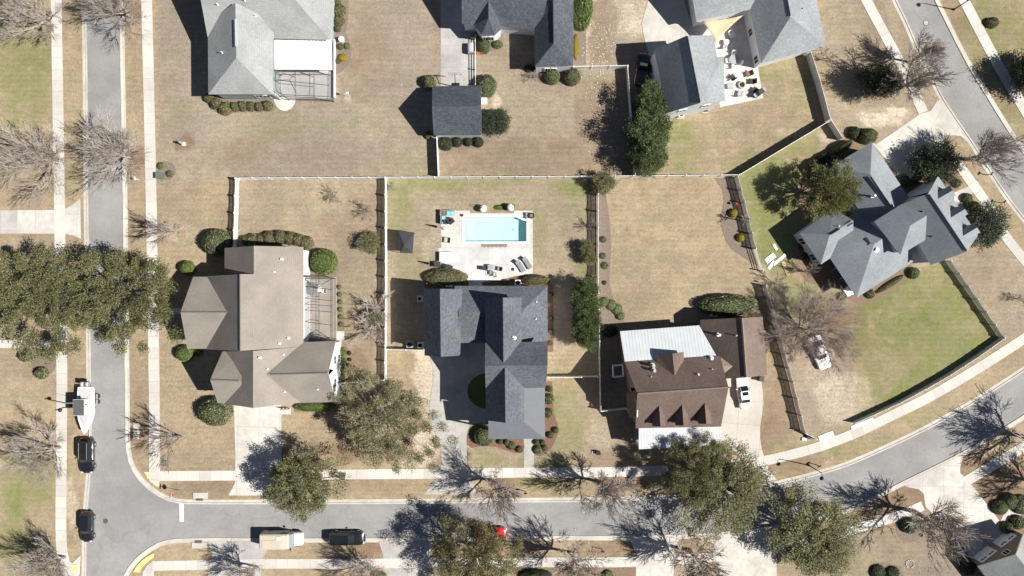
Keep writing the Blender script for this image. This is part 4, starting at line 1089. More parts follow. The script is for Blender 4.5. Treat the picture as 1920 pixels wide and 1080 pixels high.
# --- charcoal roofed house, top centre, with its garage
hs = thing('house', 'white walled house with charcoal hipped roof, bay and right wing, at the top edge', 'house', G(960, 30))
MN = gable((865.7, 45, 52), (1012, 54, 52), (1005, -150, 52), (860, -150, 52), (866, -50, 112), (1040, -52, 112))
RW = gable((1000.5, -60, 52), (1002.5, 125, 52), (1075, 123, 52), (1075, -60, 52), (1036.7, -60, 81), (1038, 81.7, 81), False, True)
BYF = [((888, 10, 52), (888, 48, 52), (916, 33, 80), (916, -8, 80)), ((888, 48, 52), (903, 65, 52), (916, 33, 80)), ((903, 65, 52), (928, 66, 52), (916, 33, 80)), ((928, 66, 52), (941.7, 53, 52), (916, 33, 80)), ((941.7, 53, 52), (941.7, 10, 52), (916, -8, 80), (916, 33, 80))]
rf = Roof()
for f in (MN, RW, BYF): rf.add(f)
roof_mesh('roof', MN, M['roof_dark'], M['trim'], hs); roof_mesh('wing_roof', RW, M['roof_dark'], M['trim'], hs); roof_mesh('bay_roof', BYF, M['roof_dark'], M['trim'], hs)
walls(hs, rf, [(865.7, 45, 52), (1012, 54, 52), (1005, -150, 52), (860, -150, 52)], M['wall_white'], .3)
wl = walls(hs, rf, [(1000.5, -60, 52), (1002.5, 125, 52), (1075, 123, 52), (1075, -60, 52)], M['wall_white'], .25, 'wing_wall')
bw = walls(hs, rf, [(888, 48, 52), (903, 65, 52), (928, 66, 52), (941.7, 53, 52), (941.7, 20, 52), (888, 20, 52)], M['wall_white'], .3, 'bay_wall')
ys = min(p.y for p in wl); xa = min(p.x for p in wl); xb = max(p.x for p in wl)
for t in (.36, .52): window(hs, (xa, ys), (xb, ys), t, 1.6, .8, 1.4)
ys = min(p.y for p in bw); c_ = sum(p.x for p in bw) / len(bw)
for t in (.3, .7): window(hs, (c_ - 1.0, ys), (c_ + .9, ys), t, 1.6, .75, 1.5)
ridge_bar(hs, (1036.7, 0, 81.4), (1038, 80, 81.4), 'frame_dark', .18)
gr = thing('garage', 'detached garage with charcoal gable roof at the end of the top driveway', 'garage', G(860, 215))
GG = gable((810.7, 161.7, 38), (901.7, 160, 38), (902.7, 254, 38), (813, 254, 38), (810, 200, 82), (902.2, 199, 82))
rf = Roof(); rf.add(GG); roof_mesh('roof', GG, M['roof_dark'], M['trim'], gr)
wl = walls(gr, rf, [(810.7, 161.7, 38), (901.7, 160, 38), (902.7, 254, 38), (813, 254, 38)], M['wall_white'], .25)
yn = max(p.y for p in wl); xm = sum(p.x for p in wl) / 4
mb = MB(); mb.box((xm, yn + .02, 1.1), (4.8, .08, 2.2)); mb.build('garage_door', M['trim'], gr)
ye = sum(p.y for p in wl) / 4; xe = max(p.x for p in wl)
mb = MB(); mb.box((xe + .02, ye, 1.05), (.06, .9, 2.1)); d_ = mb.build('side_door', M['trim'], gr)
mb = MB(); mb.lathe([(.05, 0), (.05, .06)], (xe + .08, ye + .3, 1.0), 8); mb.build('handle', M['grey_metal'], d_)

# --- white house and barn-like garage, top right
hs = thing('house', 'white house with pale grey hipped roof beside the paved patio, top right of centre', 'house', G(1450, 30))
NR = gable((1306, 40, 48), (1425, 14, 48), (1400, -160, 48), (1280, -130, 48), (1290, -50, 92), (1442, -84, 92))
RW = gable((1396, -30, 48), (1427, 119, 48), (1549, 84.7, 48), (1523, -40, 48), (1470, -30, 89), (1482, 32, 89), False, True)
rf = Roof()
for f in (NR, RW): rf.add(f)
roof_mesh('roof', NR, M['roof_barn'], M['trim'], hs); roof_mesh('wing_roof', RW, M['roof_barn'], M['trim'], hs)
walls(hs, rf, [(1306, 40, 48), (1425, 14, 48), (1400, -160, 48), (1280, -130, 48)], M['wall_white'], .3)
wl = walls(hs, rf, [(1396, -30, 48), (1427, 119, 48), (1549, 84.7, 48), (1523, -40, 48)], M['wall_white'], .25, 'wing_wall')
a, b = P(1396, -30, 48), P(1427, 119, 48); nn = Vector((b.y - a.y, -(b.x - a.x), 0)).normalized()
if nn.x < 0: nn = -nn
for t in (.55, .9): window(hs, (a + nn * .25)[:2], (b + nn * .25)[:2], t, 1.5, 1.0, 1.5)
ridge_bar(hs, (1475, -5, 89.4), (1481.5, 30, 89.4), 'frame_dark', .2)
pipe(hs, 1504, 16.5, 70, .05, .3, 'black')
gr = thing('garage', 'tall white two storey garage with a gabled grey roof, left of the paved patio', 'garage', G(1290, 135))
GG = [((1287.8, 66.7, 120), (1312.8, 193, 120), (1250, 212.5, 69), (1226.7, 93, 69)), ((1287.8, 66.7, 120), (1337, 66, 79), (1344.7, 107, 77), (1357, 105.5, 69), (1359.4, 189, 77), (1312.8, 193, 120))]
rf = Roof(); rf.add(GG); roof_mesh('roof', GG, M['roof_barn'], M['trim'], gr)
walls(gr, rf, [(1226.7, 93, 69), (1250, 212.5, 69), (1357, 189.5, 77), (1335, 68, 79)], M['wall_white'], .15)
ridge_bar(gr, (1288.5, 68, 120.4), (1312.6, 191.5, 120.4), 'frame_dark', .18)
a, b = P(1250, 212.5, 69), P(1357, 189.5, 77)
for t in (.3, .72): window(gr, (a.x, a.y + .12), (b.x, b.y + .15), t, 4.4, 1.0, 1.3)

# --- olive house, lower right corner
hs = thing('house', 'olive sided house with two white garage doors, in the lower right corner', 'house', G(1890, 1050))
A, Bq, Rr = Vector((1833, 1062.5)), Vector((1922, 993)), Vector((1905, 1040)); ax = Vector((.616, .788)) * 150
GB = gable((*A, 42), (*(A + ax), 42), (*(Bq + ax), 42), (*Bq, 42), (*Rr, 86), (*(Rr + ax), 86))
rf = Roof(); rf.add(GB); roof_mesh('roof', GB, M['roof_grey'], M['trim'], hs)
wl = walls(hs, rf, [(*A, 42), (*(A + ax), 42), (*(Bq + ax), 42), (*Bq, 42)], M['wall_olive'], .55)
a, b = P(*A, 42), P(*Bq, 42); d = (b - a).normalized(); nn = Vector((-d.y, d.x, 0))
a += d * .55 - nn * .55; b -= d * .55 + nn * .55; rz = math.atan2(d.y, d.x)
for t in (.25, .73):
    c = a.lerp(b, t) + nn * .05; mb = MB(); mb.box((c.x, c.y, 1.2), (2.45, .08, 2.3), rz)
    mb.box((c.x, c.y, 2.42), (2.7, .12, .14), rz); mb.box((c.x - d.x * 1.3, c.y - d.y * 1.3, 1.2), (.14, .12, 2.3), rz); mb.box((c.x + d.x * 1.3, c.y + d.y * 1.3, 1.2), (.14, .12, 2.3), rz)
    g_ = mb.build('garage_door', M['white'], hs)
    for k in (-.88, -.42, .42, .88):
        mb = MB(); e = c + d * k + nn * .05; mb.box((e.x, e.y, 1.95), (.36, .04, .26), rz); mb.build('pane', M['glass_dark'], g_)
c = a.lerp(b, .5) + nn * .03; window(hs, (c - d)[:2], (c + d)[:2], .5, 3.9, .9, 1.0, out=-.05)

# ---------------------------------------------------------------- fences
PANEL = {}
def fence_panel(style, L, hgt):
    k = (style, round(L, 2), hgt)
    if k in PANEL: return PANEL[k]
    mb = MB()
    if style == 'solid':
        n = max(3, int(L / .28)); w = L / n
        for i in range(n): mb.box((-L / 2 + w * (i + .5), 0, hgt / 2 + .02), (w - .012, .035, hgt - .08))
        mb.box((0, 0, .1), (L, .05, .14)); mb.box((0, 0, hgt - .05), (L, .06, .1))
    elif style == 'picket':
        n = int(L / .145)
        for i in range(n):
            t = (i + .5) / n; z = hgt - .02 - .16 * math.sin(math.pi * t)
            mb.box((-L / 2 + L * t, 0, z / 2 + .04), (.112, .022, z - .08))
        for z in (.25, hgt * .55, hgt - .3): mb.box((0, .03, z), (L, .035, .09))
    elif style == 'rail':
        for z in (.35, .75, 1.15): mb.box((0, 0, z), (L, .04, .14))
    PANEL[k] = mb
    return mb
CACHE = {}
POSTM = None
def fence(pts, label, style='solid', h=24, m='fence_white', skip=(), lens=2.4, pc='fence_white'):
    """pts: photo pixels of the fence's top line, h pixels above ground; one thing with its panels and posts"""
    hm = h * S; p0 = P(*pts[0], h)
    t = thing('fence', label, 'fence', (p0.x, p0.y, 0), 'garden fences')
    first = True; k = -1
    for a, b in zip(pts, pts[1:]):
        a = P(*a, h); b = P(*b, h); a.z = b.z = 0; d = b - a; L = d.length; n = max(1, round(L / lens)); rz = math.atan2(d.y, d.x); pl = L / n
        for i in range(n + 1):
            if i == 0 and not first: continue
            key = ('post', m, h)
            if key not in CACHE:
                mb = MB(); mb.box((0, 0, (hm + .06) / 2), (.13, .13, hm + .06)); mb.box((0, 0, hm + .08), (.17, .17, .05), 0, 0, .5)
                CACHE[key] = mb.mesh('post', M[m])
            o = bpy.data.objects.new('post', CACHE[key]); COL.objects.link(o); o.parent = t
            q = a.lerp(b, i / n) - p0; o.location = (q.x, q.y, 0); o.rotation_euler = (0, 0, rz)
        first = False
        for i in range(n):
            k += 1
            if k in skip: continue
            key = (style, round(pl, 2), hm, m)
            if key not in CACHE: CACHE[key] = fence_panel(style, pl - .12, hm).mesh('panel', M[m])
            o = bpy.data.objects.new('panel', CACHE[key]); COL.objects.link(o); o.parent = t
            q = a.lerp(b, (i + .5) / n) - p0; o.location = (q.x, q.y, 0); o.rotation_euler = (0, 0, rz)
    return t
fence([(441, 333.5), (722, 332), (1121, 330), (1386, 327.5)], 'longest straight white privacy fence, running left to right behind the back yards')
fence([(440.5, 334.5), (436.5, 464)], 'scalloped white picket fence down to the upper left corner of the taupe roofed house', 'picket')
fence([(721.5, 334), (722, 520), (721, 712)], 'scalloped white picket fence between the pool yard and the taupe roofed house', 'picket')
fence([(727, 655.5), (794, 656.5)], 'short white fence joining the slate roofed house to the picket fence on its left')
fence([(634, 719), (704, 715), (719, 713)], 'short white fence from the taupe roofed house towards the pale oak')
fence([(1121.5, 332), (1122, 520), (1124.5, 640), (1127, 771)], 'white picket fence along the right side of the pool yard', 'picket')
fence([(1028, 708), (1121, 707)], 'short white fence on the right of the slate roofed house')
fence([(1130, 771), (1176, 767.5)], 'short white fence on the left of the brown roofed house')
fence([(1384, 330), (1397, 378), (1418, 465)], 'weathered grey picket fence along the planting bed with golden shrubs', 'picket', 24, 'fence_grey')
fence([(1418, 466), (1431, 507)], 'open three rail fence end above the gap with fallen panels', 'rail', 20, 'fence_white')
fence([(1437, 535), (1452, 585), (1466, 640), (1488, 717), (1511, 812)], 'long weathered grey picket fence right of the brown roofed house', 'picket', 24, 'fence_grey')
fence([(1513, 814), (1537, 826)], 'short white fence end beside the pavement at the foot of the grey fence', 'solid', 18)
fence([(1389, 326.5), (1433, 300), (1558, 225)], 'slanting white privacy fence above the blue grey house')
fence([(1557, 222), (1538, 150), (1521, 98)], 'white fence from the slanting fence up to the white house', 'solid', 26, 'fence_grey')
fence([(1076, 124.5), (1177, 122.5)], 'white panel fence joining the charcoal roofed house to the tall evergreen')
fence([(1177, 125), (1184, 215), (1189, 290), (1191.5, 327)], 'white fence running down beside the tall evergreen trees')
fence([(818.5, 257), (821.5, 328)], 'short white fence running down from the detached charcoal roofed garage')
fence([(891, 66), (891.5, 158)], 'slim white railing along the right edge of the top driveway', 'rail', 16)
fence([(1784, 489), (1884, 633)], 'grey picket fence on the upper right side of the green lawn', 'picket', 20, 'fence_grey')
fence([(1884, 635), (1836, 669), (1782, 704), (1740, 728), (1690, 755), (1640, 778), (1604, 794)], 'curving white fence along the pavement below the green lawn', 'solid', 17, 'fence_grey')
fence([(1560, 227), (1580, 258)], 'weathered short fence above the box hedge of the blue grey house', 'solid', 22, 'fence_grey')
# panels that came down in the gap
def flat_panel(px, py, L, W, ang, label, n=5, m='white', z=.08):
    t = thing('fallen_fence', label, 'fence panel', G(px, py), 'fallen fence panels')
    a = R(ang); d = Vector((math.cos(a), math.sin(a))); nn = Vector((-d.y, d.x)); c = G(px, py)
    mb = MB()
    for i in range(n):
        o = (i - (n - 1) / 2) * W / n; mb.box((c.x + nn.x * o, c.y + nn.y * o, z), (L, W / n - .02, .05), a)
    mb.build('boards', M[m], t)
    for s in (-.36, .36):
        mb = MB(); mb.box((c.x + d.x * L * s, c.y + d.y * L * s, z + .05), (.1, W, .05), a); mb.build('rail', M[m], t)
flat_panel(1444, 484, 1.6, .8, 38, 'wide white fence panel fallen on the grass, leftmost of the heap')
flat_panel(1461, 487, 2.3, .45, 40, 'long narrow white fence panel fallen nearest the blue grey house', 3)
flat_panel(1446, 497, 1.4, .45, 52, 'small white fence panel fallen at the bottom of the heap', 3)
flat_panel(1453, 463, 1.0, .4, -58, 'smallest white fence panel fallen at the top of the heap', 2)
flat_panel(1473, 504, 2.2, .5, -68, 'pale bare timbers lying beside the fallen white panels', 4, 'wood_new')
flat_panel(1453.5, 575, 3.2, .18, -72, 'long pale timber lying along the grey picket fence', 2, 'wood_new')
flat_panel(1616, 794, 3.4, .5, 22, 'long white fence panel lying flat beside the curved pavement', 3)
flat_panel(1549, 818, 2.2, .9, 22, 'white fence panel lying where the grey fence meets the pavement', 4)

# ---------------------------------------------------------------- trees
def rnd_perp(d, rg):
    v = Vector((rg.gauss(0, 1), rg.gauss(0, 1), rg.gauss(0, 1)))
    return (v - d * v.dot(d)).normalized()

def bare_tree(name, seed, h, r, trunk_h, limbs, levels, kids, r0, label='', cat='tree', twig=.021, tm='bark', cm='twig', up=.075, spread=(14, 58), stems=1, wob=.09, fork=(18, 42)):
    rg = random.Random(seed)
    t = thing(name, label, cat)
    tr = MB(); cr = MB()
    def grow(p, d, L, rad, lev):
        n = 3 if lev < 2 else 2
        pts = [p.copy()]; rads = [rad]
        for i in range(n):
            d = (d + rnd_perp(d, rg) * wob + Vector((0, 0, up))).normalized()
            p = p + d * (L / n); pts.append(p.copy()); rads.append(max(twig * .7, rad * (1 - .45 * (i + 1) / n)))
        cr.tube(pts, rads, 5 if lev == 0 else 4 if lev == 1 else 3, 0, False)
        if lev >= levels: return
        for k in range(kids):
            f = 1.0 if k == 0 else rg.uniform(.3, .95)
            x = f * n; i = min(int(x), n - 1); q = pts[i].lerp(pts[i + 1], x - i)
            a = R(rg.uniform(4, 14) if k == 0 else rg.uniform(*fork))
            nd = (d * math.cos(a) + rnd_perp(d, rg) * math.sin(a)).normalized()
            grow(q, nd, L * rg.uniform(.52, .74), max(twig, rads[i] * rg.uniform(.45, .65)), lev + 1)
    reach = math.hypot(r, h - trunk_h)
    L0 = reach * .42
    if stems == 1:
        tr.tube([(0, 0, -.1), (0.02, 0.03, trunk_h * .5), (0, .05, trunk_h * 1.05)], [r0 * 1.35, r0, r0 * .85], 8)
    for i in range(limbs):
        az = 2 * math.pi * (i + rg.uniform(-.3, .3)) / limbs; el = R(90 - rg.uniform(*spread))
        d = Vector((math.cos(az) * math.cos(el), math.sin(az) * math.cos(el), math.sin(el)))
        z0 = trunk_h * rg.uniform(.72, 1.02)
        if stems > 1:
            b = Vector((d.x * .15, d.y * .15, 0)); tr.tube([b, b + d * trunk_h * .6 + Vector((0, 0, trunk_h * .25))], [r0, r0 * .8], 5)
            grow(b + d * trunk_h * .6 + Vector((0, 0, trunk_h * .25)), d, L0, r0 * .8, 0)
        else: grow(Vector((0, .04, z0)), d, L0 * rg.uniform(.85, 1.15), r0 * .62, 0)
    if stems == 1: grow(Vector((0, .04, trunk_h)), Vector((.08, .05, 1)).normalized(), L0 * 1.05, r0 * .7, 0)
    tr.build('trunk', M[tm], t, True); cr.build('crown', M[cm], t)
    return t

def leaf_clumps(mb, rg, clumps, per, size, flat=.55, radial=.5):
    """small leaf faces in clumps: (centre, radius, outward direction)"""
    for c, cr, out in clumps:
        for _ in range(per):
            u = Vector((rg.gauss(0, 1), rg.gauss(0, 1), abs(rg.gauss(0, 1)) - .25)).normalized() * cr * (rg.random() ** .4)
            u = u + out * rg.gauss(0, .35) * cr; u.z *= .8
            p = c + u
            ax = (out * radial + Vector((rg.gauss(0, 1), rg.gauss(0, 1), rg.gauss(0, .5))) * (1 - radial)).normalized()
            w = ax.cross(Vector((rg.gauss(0, .6), rg.gauss(0, .6), 1))).normalized()
            l = size * rg.uniform(.6, 1.3); b = l * .42
            mb.add([p - ax * l / 2, p + w * b / 2, p + ax * l / 2, p - w * b / 2], [(0, 1, 2, 3)])

def leafy_tree(name, seed, r, z0, z1, n_cl, per, size, leaf, label='', trunk_h=None, sy=1.0, lobes=7, tm='bark_dark', clr=.24, r0=.3, radial=.5):
    rg = random.Random(seed); t = thing(name, label, 'tree')
    zc = z0 + (z1 - z0) * .38
    lob = [(rg.uniform(0, 6.28), rg.uniform(-.5, 1.2), rg.uniform(.08, .22)) for _ in range(lobes)]
    cl = []; dirs = []
    for i in range(n_cl):
        best = None
        for _ in range(6):                       # keep the clumps apart so that gaps stay between them
            az = rg.uniform(0, 2 * math.pi); sv = rg.uniform(-.4, 1.0)
            cv = math.sqrt(max(0, 1 - sv * sv)); d_ = Vector((math.cos(az) * cv, math.sin(az) * cv, sv))
            m = min([(d_ - q).length for q in dirs] or [9])
            if best is None or m > best[0]: best = (m, d_)
        d = best[1]; dirs.append(d)
        f = .80
        for la, le, am in lob:
            ld = Vector((math.cos(la) * math.cos(le), math.sin(la) * math.cos(le), math.sin(le)))
            f += am * max(0, d.dot(ld)) ** 9 * 2.0
        f *= rg.uniform(.74, 1.06) if rg.random() < .78 else rg.uniform(.35, .75)
        hz = (z1 - zc) if sv > 0 else (zc - z0)
        c = Vector((d.x * r * f, d.y * r * f * sy, zc + d.z * hz * min(1, f * 1.05)))
        cl.append((c, r * clr * rg.uniform(.6, 1.25), Vector((d.x, d.y, d.z * .6 + .2)).normalized()))
    mb = MB(); leaf_clumps(mb, rg, cl, per, size, radial=radial)
    tr = MB(); th = trunk_h or z0 + (zc - z0) * .5
    tr.tube([(0, 0, -.1), (.05, .04, th * .5), (0, 0, th)], [r0 * 1.4, r0, r0 * .85], 8)
    for c, cr, o in cl[::max(1, n_cl // 34)]:
        m = Vector((c.x * .4, c.y * .4, th + (c.z - th) * .55)); tr.tube([(0, 0, th * .9), m, c], [r0 * .5, r0 * .28, .03], 5, 0, False)
    tr.build('trunk', M[tm], t); mb.build('crown', M[leaf], t)
    return t

# -- bare street trees: four shapes, the rest are copies
BT = [Proto(bare_tree('bare_tree', 11, 8.0, 3.6, 1.3, 8, 3, 6, .17, twig=.017)), Proto(bare_tree('bare_tree', 23, 8.3, 3.8, 1.5, 7, 3, 6, .17, twig=.017)),
      Proto(bare_tree('bare_tree', 37, 7.6, 3.4, 1.2, 8, 3, 6, .16, twig=.017)),
      Proto(bare_tree('bare_tree', 41, 8.6, 3.1, 3.3, 7, 3, 6, .19, twig=.024, tm='bark', cm='twig'))]
def bare(v, px, py, h, label, rz=0, w=1.0, grp='bare street trees'):
    k = h * S / 8.0; BT[v].put(label, G(px, py), rz, (k * w, k * w, k), grp)
bare(0, 243, 31, 122, 'bare grey tree by the left kerb at the top edge, red litter beside it', .3, 1.0)
bare(1, 98, 48, 122, 'bare tan tree on the far left pavement at the top edge', 1.0, 1.05)
bare(2, 246, 296, 126, 'bare grey tree by the left road, level with the white mailbox', 2.1, 1.1)
bare(0, 108, 300, 124, 'bare tan tree straddling the far left pavement above the left driveway', 4.0, 1.15)
bare(1, 112, 838, 112, 'bare tree on the left verge beside the black utility vehicle', 2.6, 1.0)
bare(2, 122, 1044, 118, 'bare tree in the lower left corner beside the pavement', .8, 1.0)
bare(3, 482, 1062, 91, 'small bare tree at the bottom edge left of the tan van', .2, .95)
bare(2, 692, 1058, 98, 'bare tree beside the black car parked at the bottom kerb', 1.7, 1.0)
bare(3, 938, 905, 112, 'bare tree on the verge below the slate roofed house, leftmost of two', 1.1)
bare(3, 1128, 903, 120, 'bare tree on the verge below the slate roofed house, rightmost of two', 3.0, 1.0)
bare(3, 1073, 1036, 120, 'bare tree at the bottom kerb right of the red car', 4.2, .95)
bare(3, 1292, 1031, 125, 'bare tree at the bottom kerb below the largest oak on the curve', 5.1, 1.1)
bare(3, 1713, 958, 132, 'bare tree on the inner verge of the curve beside the olive house driveway', 2.2, 1.1)
bare(3, 1936, 823, 136, 'bare tree at the right edge casting a long shadow over the curving road', .6, 1.15)
bare(3, 1955, 906, 120, 'bare tree beyond the right edge above the olive house garden', 3.6, 1.0)
bare(3, 1705, 117, 94, 'bare tree on the verge of the upper right road, uppermost', 1.4, .95)
bare(3, 1676, 172, 125, 'wide bare tree beside the dark evergreen at the upper right pavement', 5.6, .9)
bare(3, 1811, 299, 120, 'bare tree by the upper right kerb above the angled house', 2.9, 1.0)
# -- crape myrtles and other small bare trees
CM_ = [Proto(bare_tree('crape_myrtle', 5, 5.2, 1.7, 1.2, 8, 3, 4, .05, spread=(3, 17), stems=8, up=.02, wob=.05, fork=(10, 26), twig=.016)), Proto(bare_tree('crape_myrtle', 6, 5.0, 1.5, 1.1, 7, 3, 4, .05, spread=(3, 20), stems=7, up=.02, wob=.05, fork=(10, 28), twig=.016, cm='twig_brown'))]
def myrtle(v, px, py, h, label, rz=0, w=1.0): k = h * S / 5.2; CM_[v].put(label, G(px, py), rz, (k * w, k * w, k), 'small bare trees')
myrtle(0, 335, 436, 108, 'pale multi stemmed crape myrtle on red mulch above the round topiary', .5, .9)
myrtle(1, 339, 818, 122, 'multi stemmed crape myrtle on the corner lawn left of the biggest topiary', 1.5, .95)
myrtle(1, 592, 842, 94, 'slender crape myrtle between the dark oak and the pale oak', 2.5, .8)
myrtle(0, 1506, 509, 46, 'small multi stemmed bare tree at the corner of the blue grey house', 3.1, 1.25)
myrtle(0, 708, 577, 38, 'upper of two pale twiggy bushes by the picket fence of the taupe house', 1.0, 3.2)
myrtle(0, 699, 618, 38, 'lower of two pale twiggy bushes by the picket fence of the taupe house', 4.0, 3.2)
myrtle(1, 628, 368, 26, 'small twiggy bush on the lawn right of the scalloped fence corner', 2.0, 2.11)
myrtle(1, 692, 397, 34, 'twiggy bush on the lawn against the middle picket fence', 5.0, 1.54)
myrtle(1, 1452, 531, 38, 'twiggy bush below the fallen fence panels', 2.4, 1.73)
myrtle(1, 1538, 112, 40, 'brown twiggy bush at the corner of the white house near the grey fence', 2.9, 1.63)
myrtle(1, 1905, 560, 26, 'small dark twiggy bush alone on the right hand lawn', .1, 1.73)
myrtle(0, 1149, 287, 28, 'pale spiky bush in the shade of the tall evergreens', .9, 1.25)
myrtle(0, 735, 350, 14, 'small reddish twiggy bush in the top left corner of the pool yard', .9, 2.3)
myrtle(1, 1002, 145, 22, 'grey twiggy bush left of the two round shrubs below the charcoal wing', .7, 1.92)
myrtle(1, 1520, 92, 30, 'brown twiggy bush tucked under the eave of the white house', 1.2, 1.54)
myrtle(1, 1108, 425, 34, 'brown twiggy bush against the right fence of the pool yard', 4.4, 1.06)
lp = Proto(bare_tree('pollarded_tree', 71, 4.0, .9, 2.7, 6, 2, 4, .07, spread=(20, 60)))
lp.put('pollarded bare tree between the two golden shrubs in the planting bed', G(1387, 414))
dn = Proto(bare_tree('dense_bare_tree', 83, 7.0, 5.6, 1.2, 13, 4, 5, .13, up=.05, spread=(20, 74), twig=.011, fork=(18, 44), cm='twig_brown'))
dn.put('broad twiggy bare tree hanging over the white car on the lawn', G(1511, 617), .4, (1.0, 1.0, 1.0), 'bare street trees')

# -- evergreen oaks
oak_a = Proto(leafy_tree('oak_tree', 101, 7.2, 2.6, 10.2, 120, 340, .25, 'leaf_oak', radial=.55, clr=.135))
oak_b = Proto(leafy_tree('oak_tree', 102, 7.4, 2.8, 10.5, 120, 340, .25, 'leaf_oak', radial=.6, clr=.135))
oak_c = Proto(leafy_tree('oak_tree', 103, 4.9, 2.0, 9.2, 85, 290, .23, 'leaf_oak', clr=.18))
oak_d = Proto(leafy_tree('oak_tree', 104, 6.2, 2.4, 10.4, 105, 320, .24, 'leaf_olive', clr=.165))
oak_e = Proto(leafy_tree('oak_tree', 105, 7.3, 2.2, 10.5, 125, 300, .24, 'leaf_oak_pale', radial=.6, tm='bark', clr=.14))
oak_a.put('left one of two big oaks over the left road', G(122, 555), .4, (.92, 1.02, .97), 'evergreen oaks')
oak_b.put('right one of two big oaks over the left road', G(269, 551), 1.2, (.97, 1.05, 1.0), 'evergreen oaks')
oak_e.put('thin pale oak on the lawn between the taupe and slate roofed houses', G(733, 776), 0, (.88, .84, .92), 'evergreen oaks')
oak_c.put('compact dark oak over the kerb left of the bottom road', G(580, 890), .2, 1.0, 'evergreen oaks')
oak_a.put('spreading oak hiding the pavement left half below the brown roofed house', G(1285, 868), 2.6, (.62, .66, .95), 'evergreen oaks')
oak_c.put('biggest oak on the curve over the road below the brown roofed house', G(1345, 903), 4.0, (1.25, 1.2, .95), 'evergreen oaks')
oak_c.put('oak on the inner side of the curve at the bottom edge', G(1506, 990), 2.1, (1.25, 1.25, .9), 'evergreen oaks')
oak_d.put('yellowish oak at the bottom edge above the red car', G(893, 1022), .9, (.88, .85, 1.1), 'evergreen oaks')
# -- other evergreens
cy = Proto(leafy_tree('evergreen_tree', 201, 2.7, .2, 7.6, 110, 150, .23, 'leaf_cypress', radial=.5, clr=.26, r0=.16))
cy.put('tall evergreen beside the barn-like garage, uppermost of three', G(1216, 205), .2, (.85, 1.0, .9), 'tall evergreens')
cy.put('tall evergreen beside the barn-like garage, middle of three', G(1211, 253), 1.7, (1.1, 1.1, 1.05), 'tall evergreens')
cy.put('tall evergreen beside the barn-like garage, lowest of three', G(1209, 298), 2.9, (.95, .95, .95), 'tall evergreens')
cz = Proto(leafy_tree('cypress_tree', 202, 1.9, .1, 5.8, 100, 130, .2, 'leaf_cypress', radial=.6, clr=.32, r0=.12))
for i, (x, y, w) in enumerate(((1096, 545, .9), (1095, 573, .98), (1095, 601, .98), (1097, 628, .88))):
    cz.put('%s cypress from the top in the dark row along the right pool yard fence' % ('first', 'second', 'third', 'fourth')[i], G(x, y), i * 1.3, (w, w, 1), 'row of dark cypresses')
mg = Proto(leafy_tree('magnolia_tree', 203, 2.9, .4, 5.2, 120, 80, .26, 'leaf_dark', clr=.3, r0=.15))
mg.put('dark magnolia at the corner of the angled house driveway', G(1738, 312), .3, (1.05, .95, .95), 'magnolias')
mg.put('dark magnolia right of the three dormers', G(1831, 425), 1.9, (.98, .98, .85), 'magnolias')
mg.put('dark evergreen under the wide bare tree at the upper right pavement', G(1636, 160), 3.3, (.95, .8, 1.05), 'magnolias')
mg.put('dark round evergreen right of the detached garage', G(929, 233), 4.4, (.66, .66, .62), 'magnolias')
pn = Proto(leafy_tree('pine_tree', 204, 3.7, 1.2, 9.6, 85, 200, .22, 'leaf_pine', radial=.75, clr=.2, r0=.2))
pn.put('tall pine overhanging the roof of the blue grey house', G(1530, 367), 0, 1.0)
hl = Proto(leafy_tree('holly_tree', 205, 1.5, .2, 3.6, 70, 70, .2, 'leaf_oak', clr=.34, r0=.09))
hl.put('holly growing over the white fence corner at the pool yard', G(1131, 345), 0, 1.0, 'small hollies')
hl.put('dark holly against the picket fence above the clipped shrubs of the taupe house', G(696, 454), 1.0, (.95, .95, .7), 'small hollies')
hl.put('upper holly on the pool yard side of the right fence', G(1098, 464), 2.0, (.65, .65, .8), 'small hollies')
hl.put('lower holly on the pool yard side of the right fence', G(1102, 484), 3.0, (.65, .65, .8), 'small hollies')
hl.put('small green holly between the two pale twiggy bushes', G(704, 598), 4.0, (.7, .7, .75), 'small hollies')
mg.put('magnolia beyond the right edge shading the upper right pavement', G(1932, 150), 5.0, (1.05, 1.05, 1.3), 'magnolias')
mg.put('magnolia beside the far upper right pavement at the frame edge', G(1905, 145), 2.0, (.8, .8, 1.15), 'magnolias')

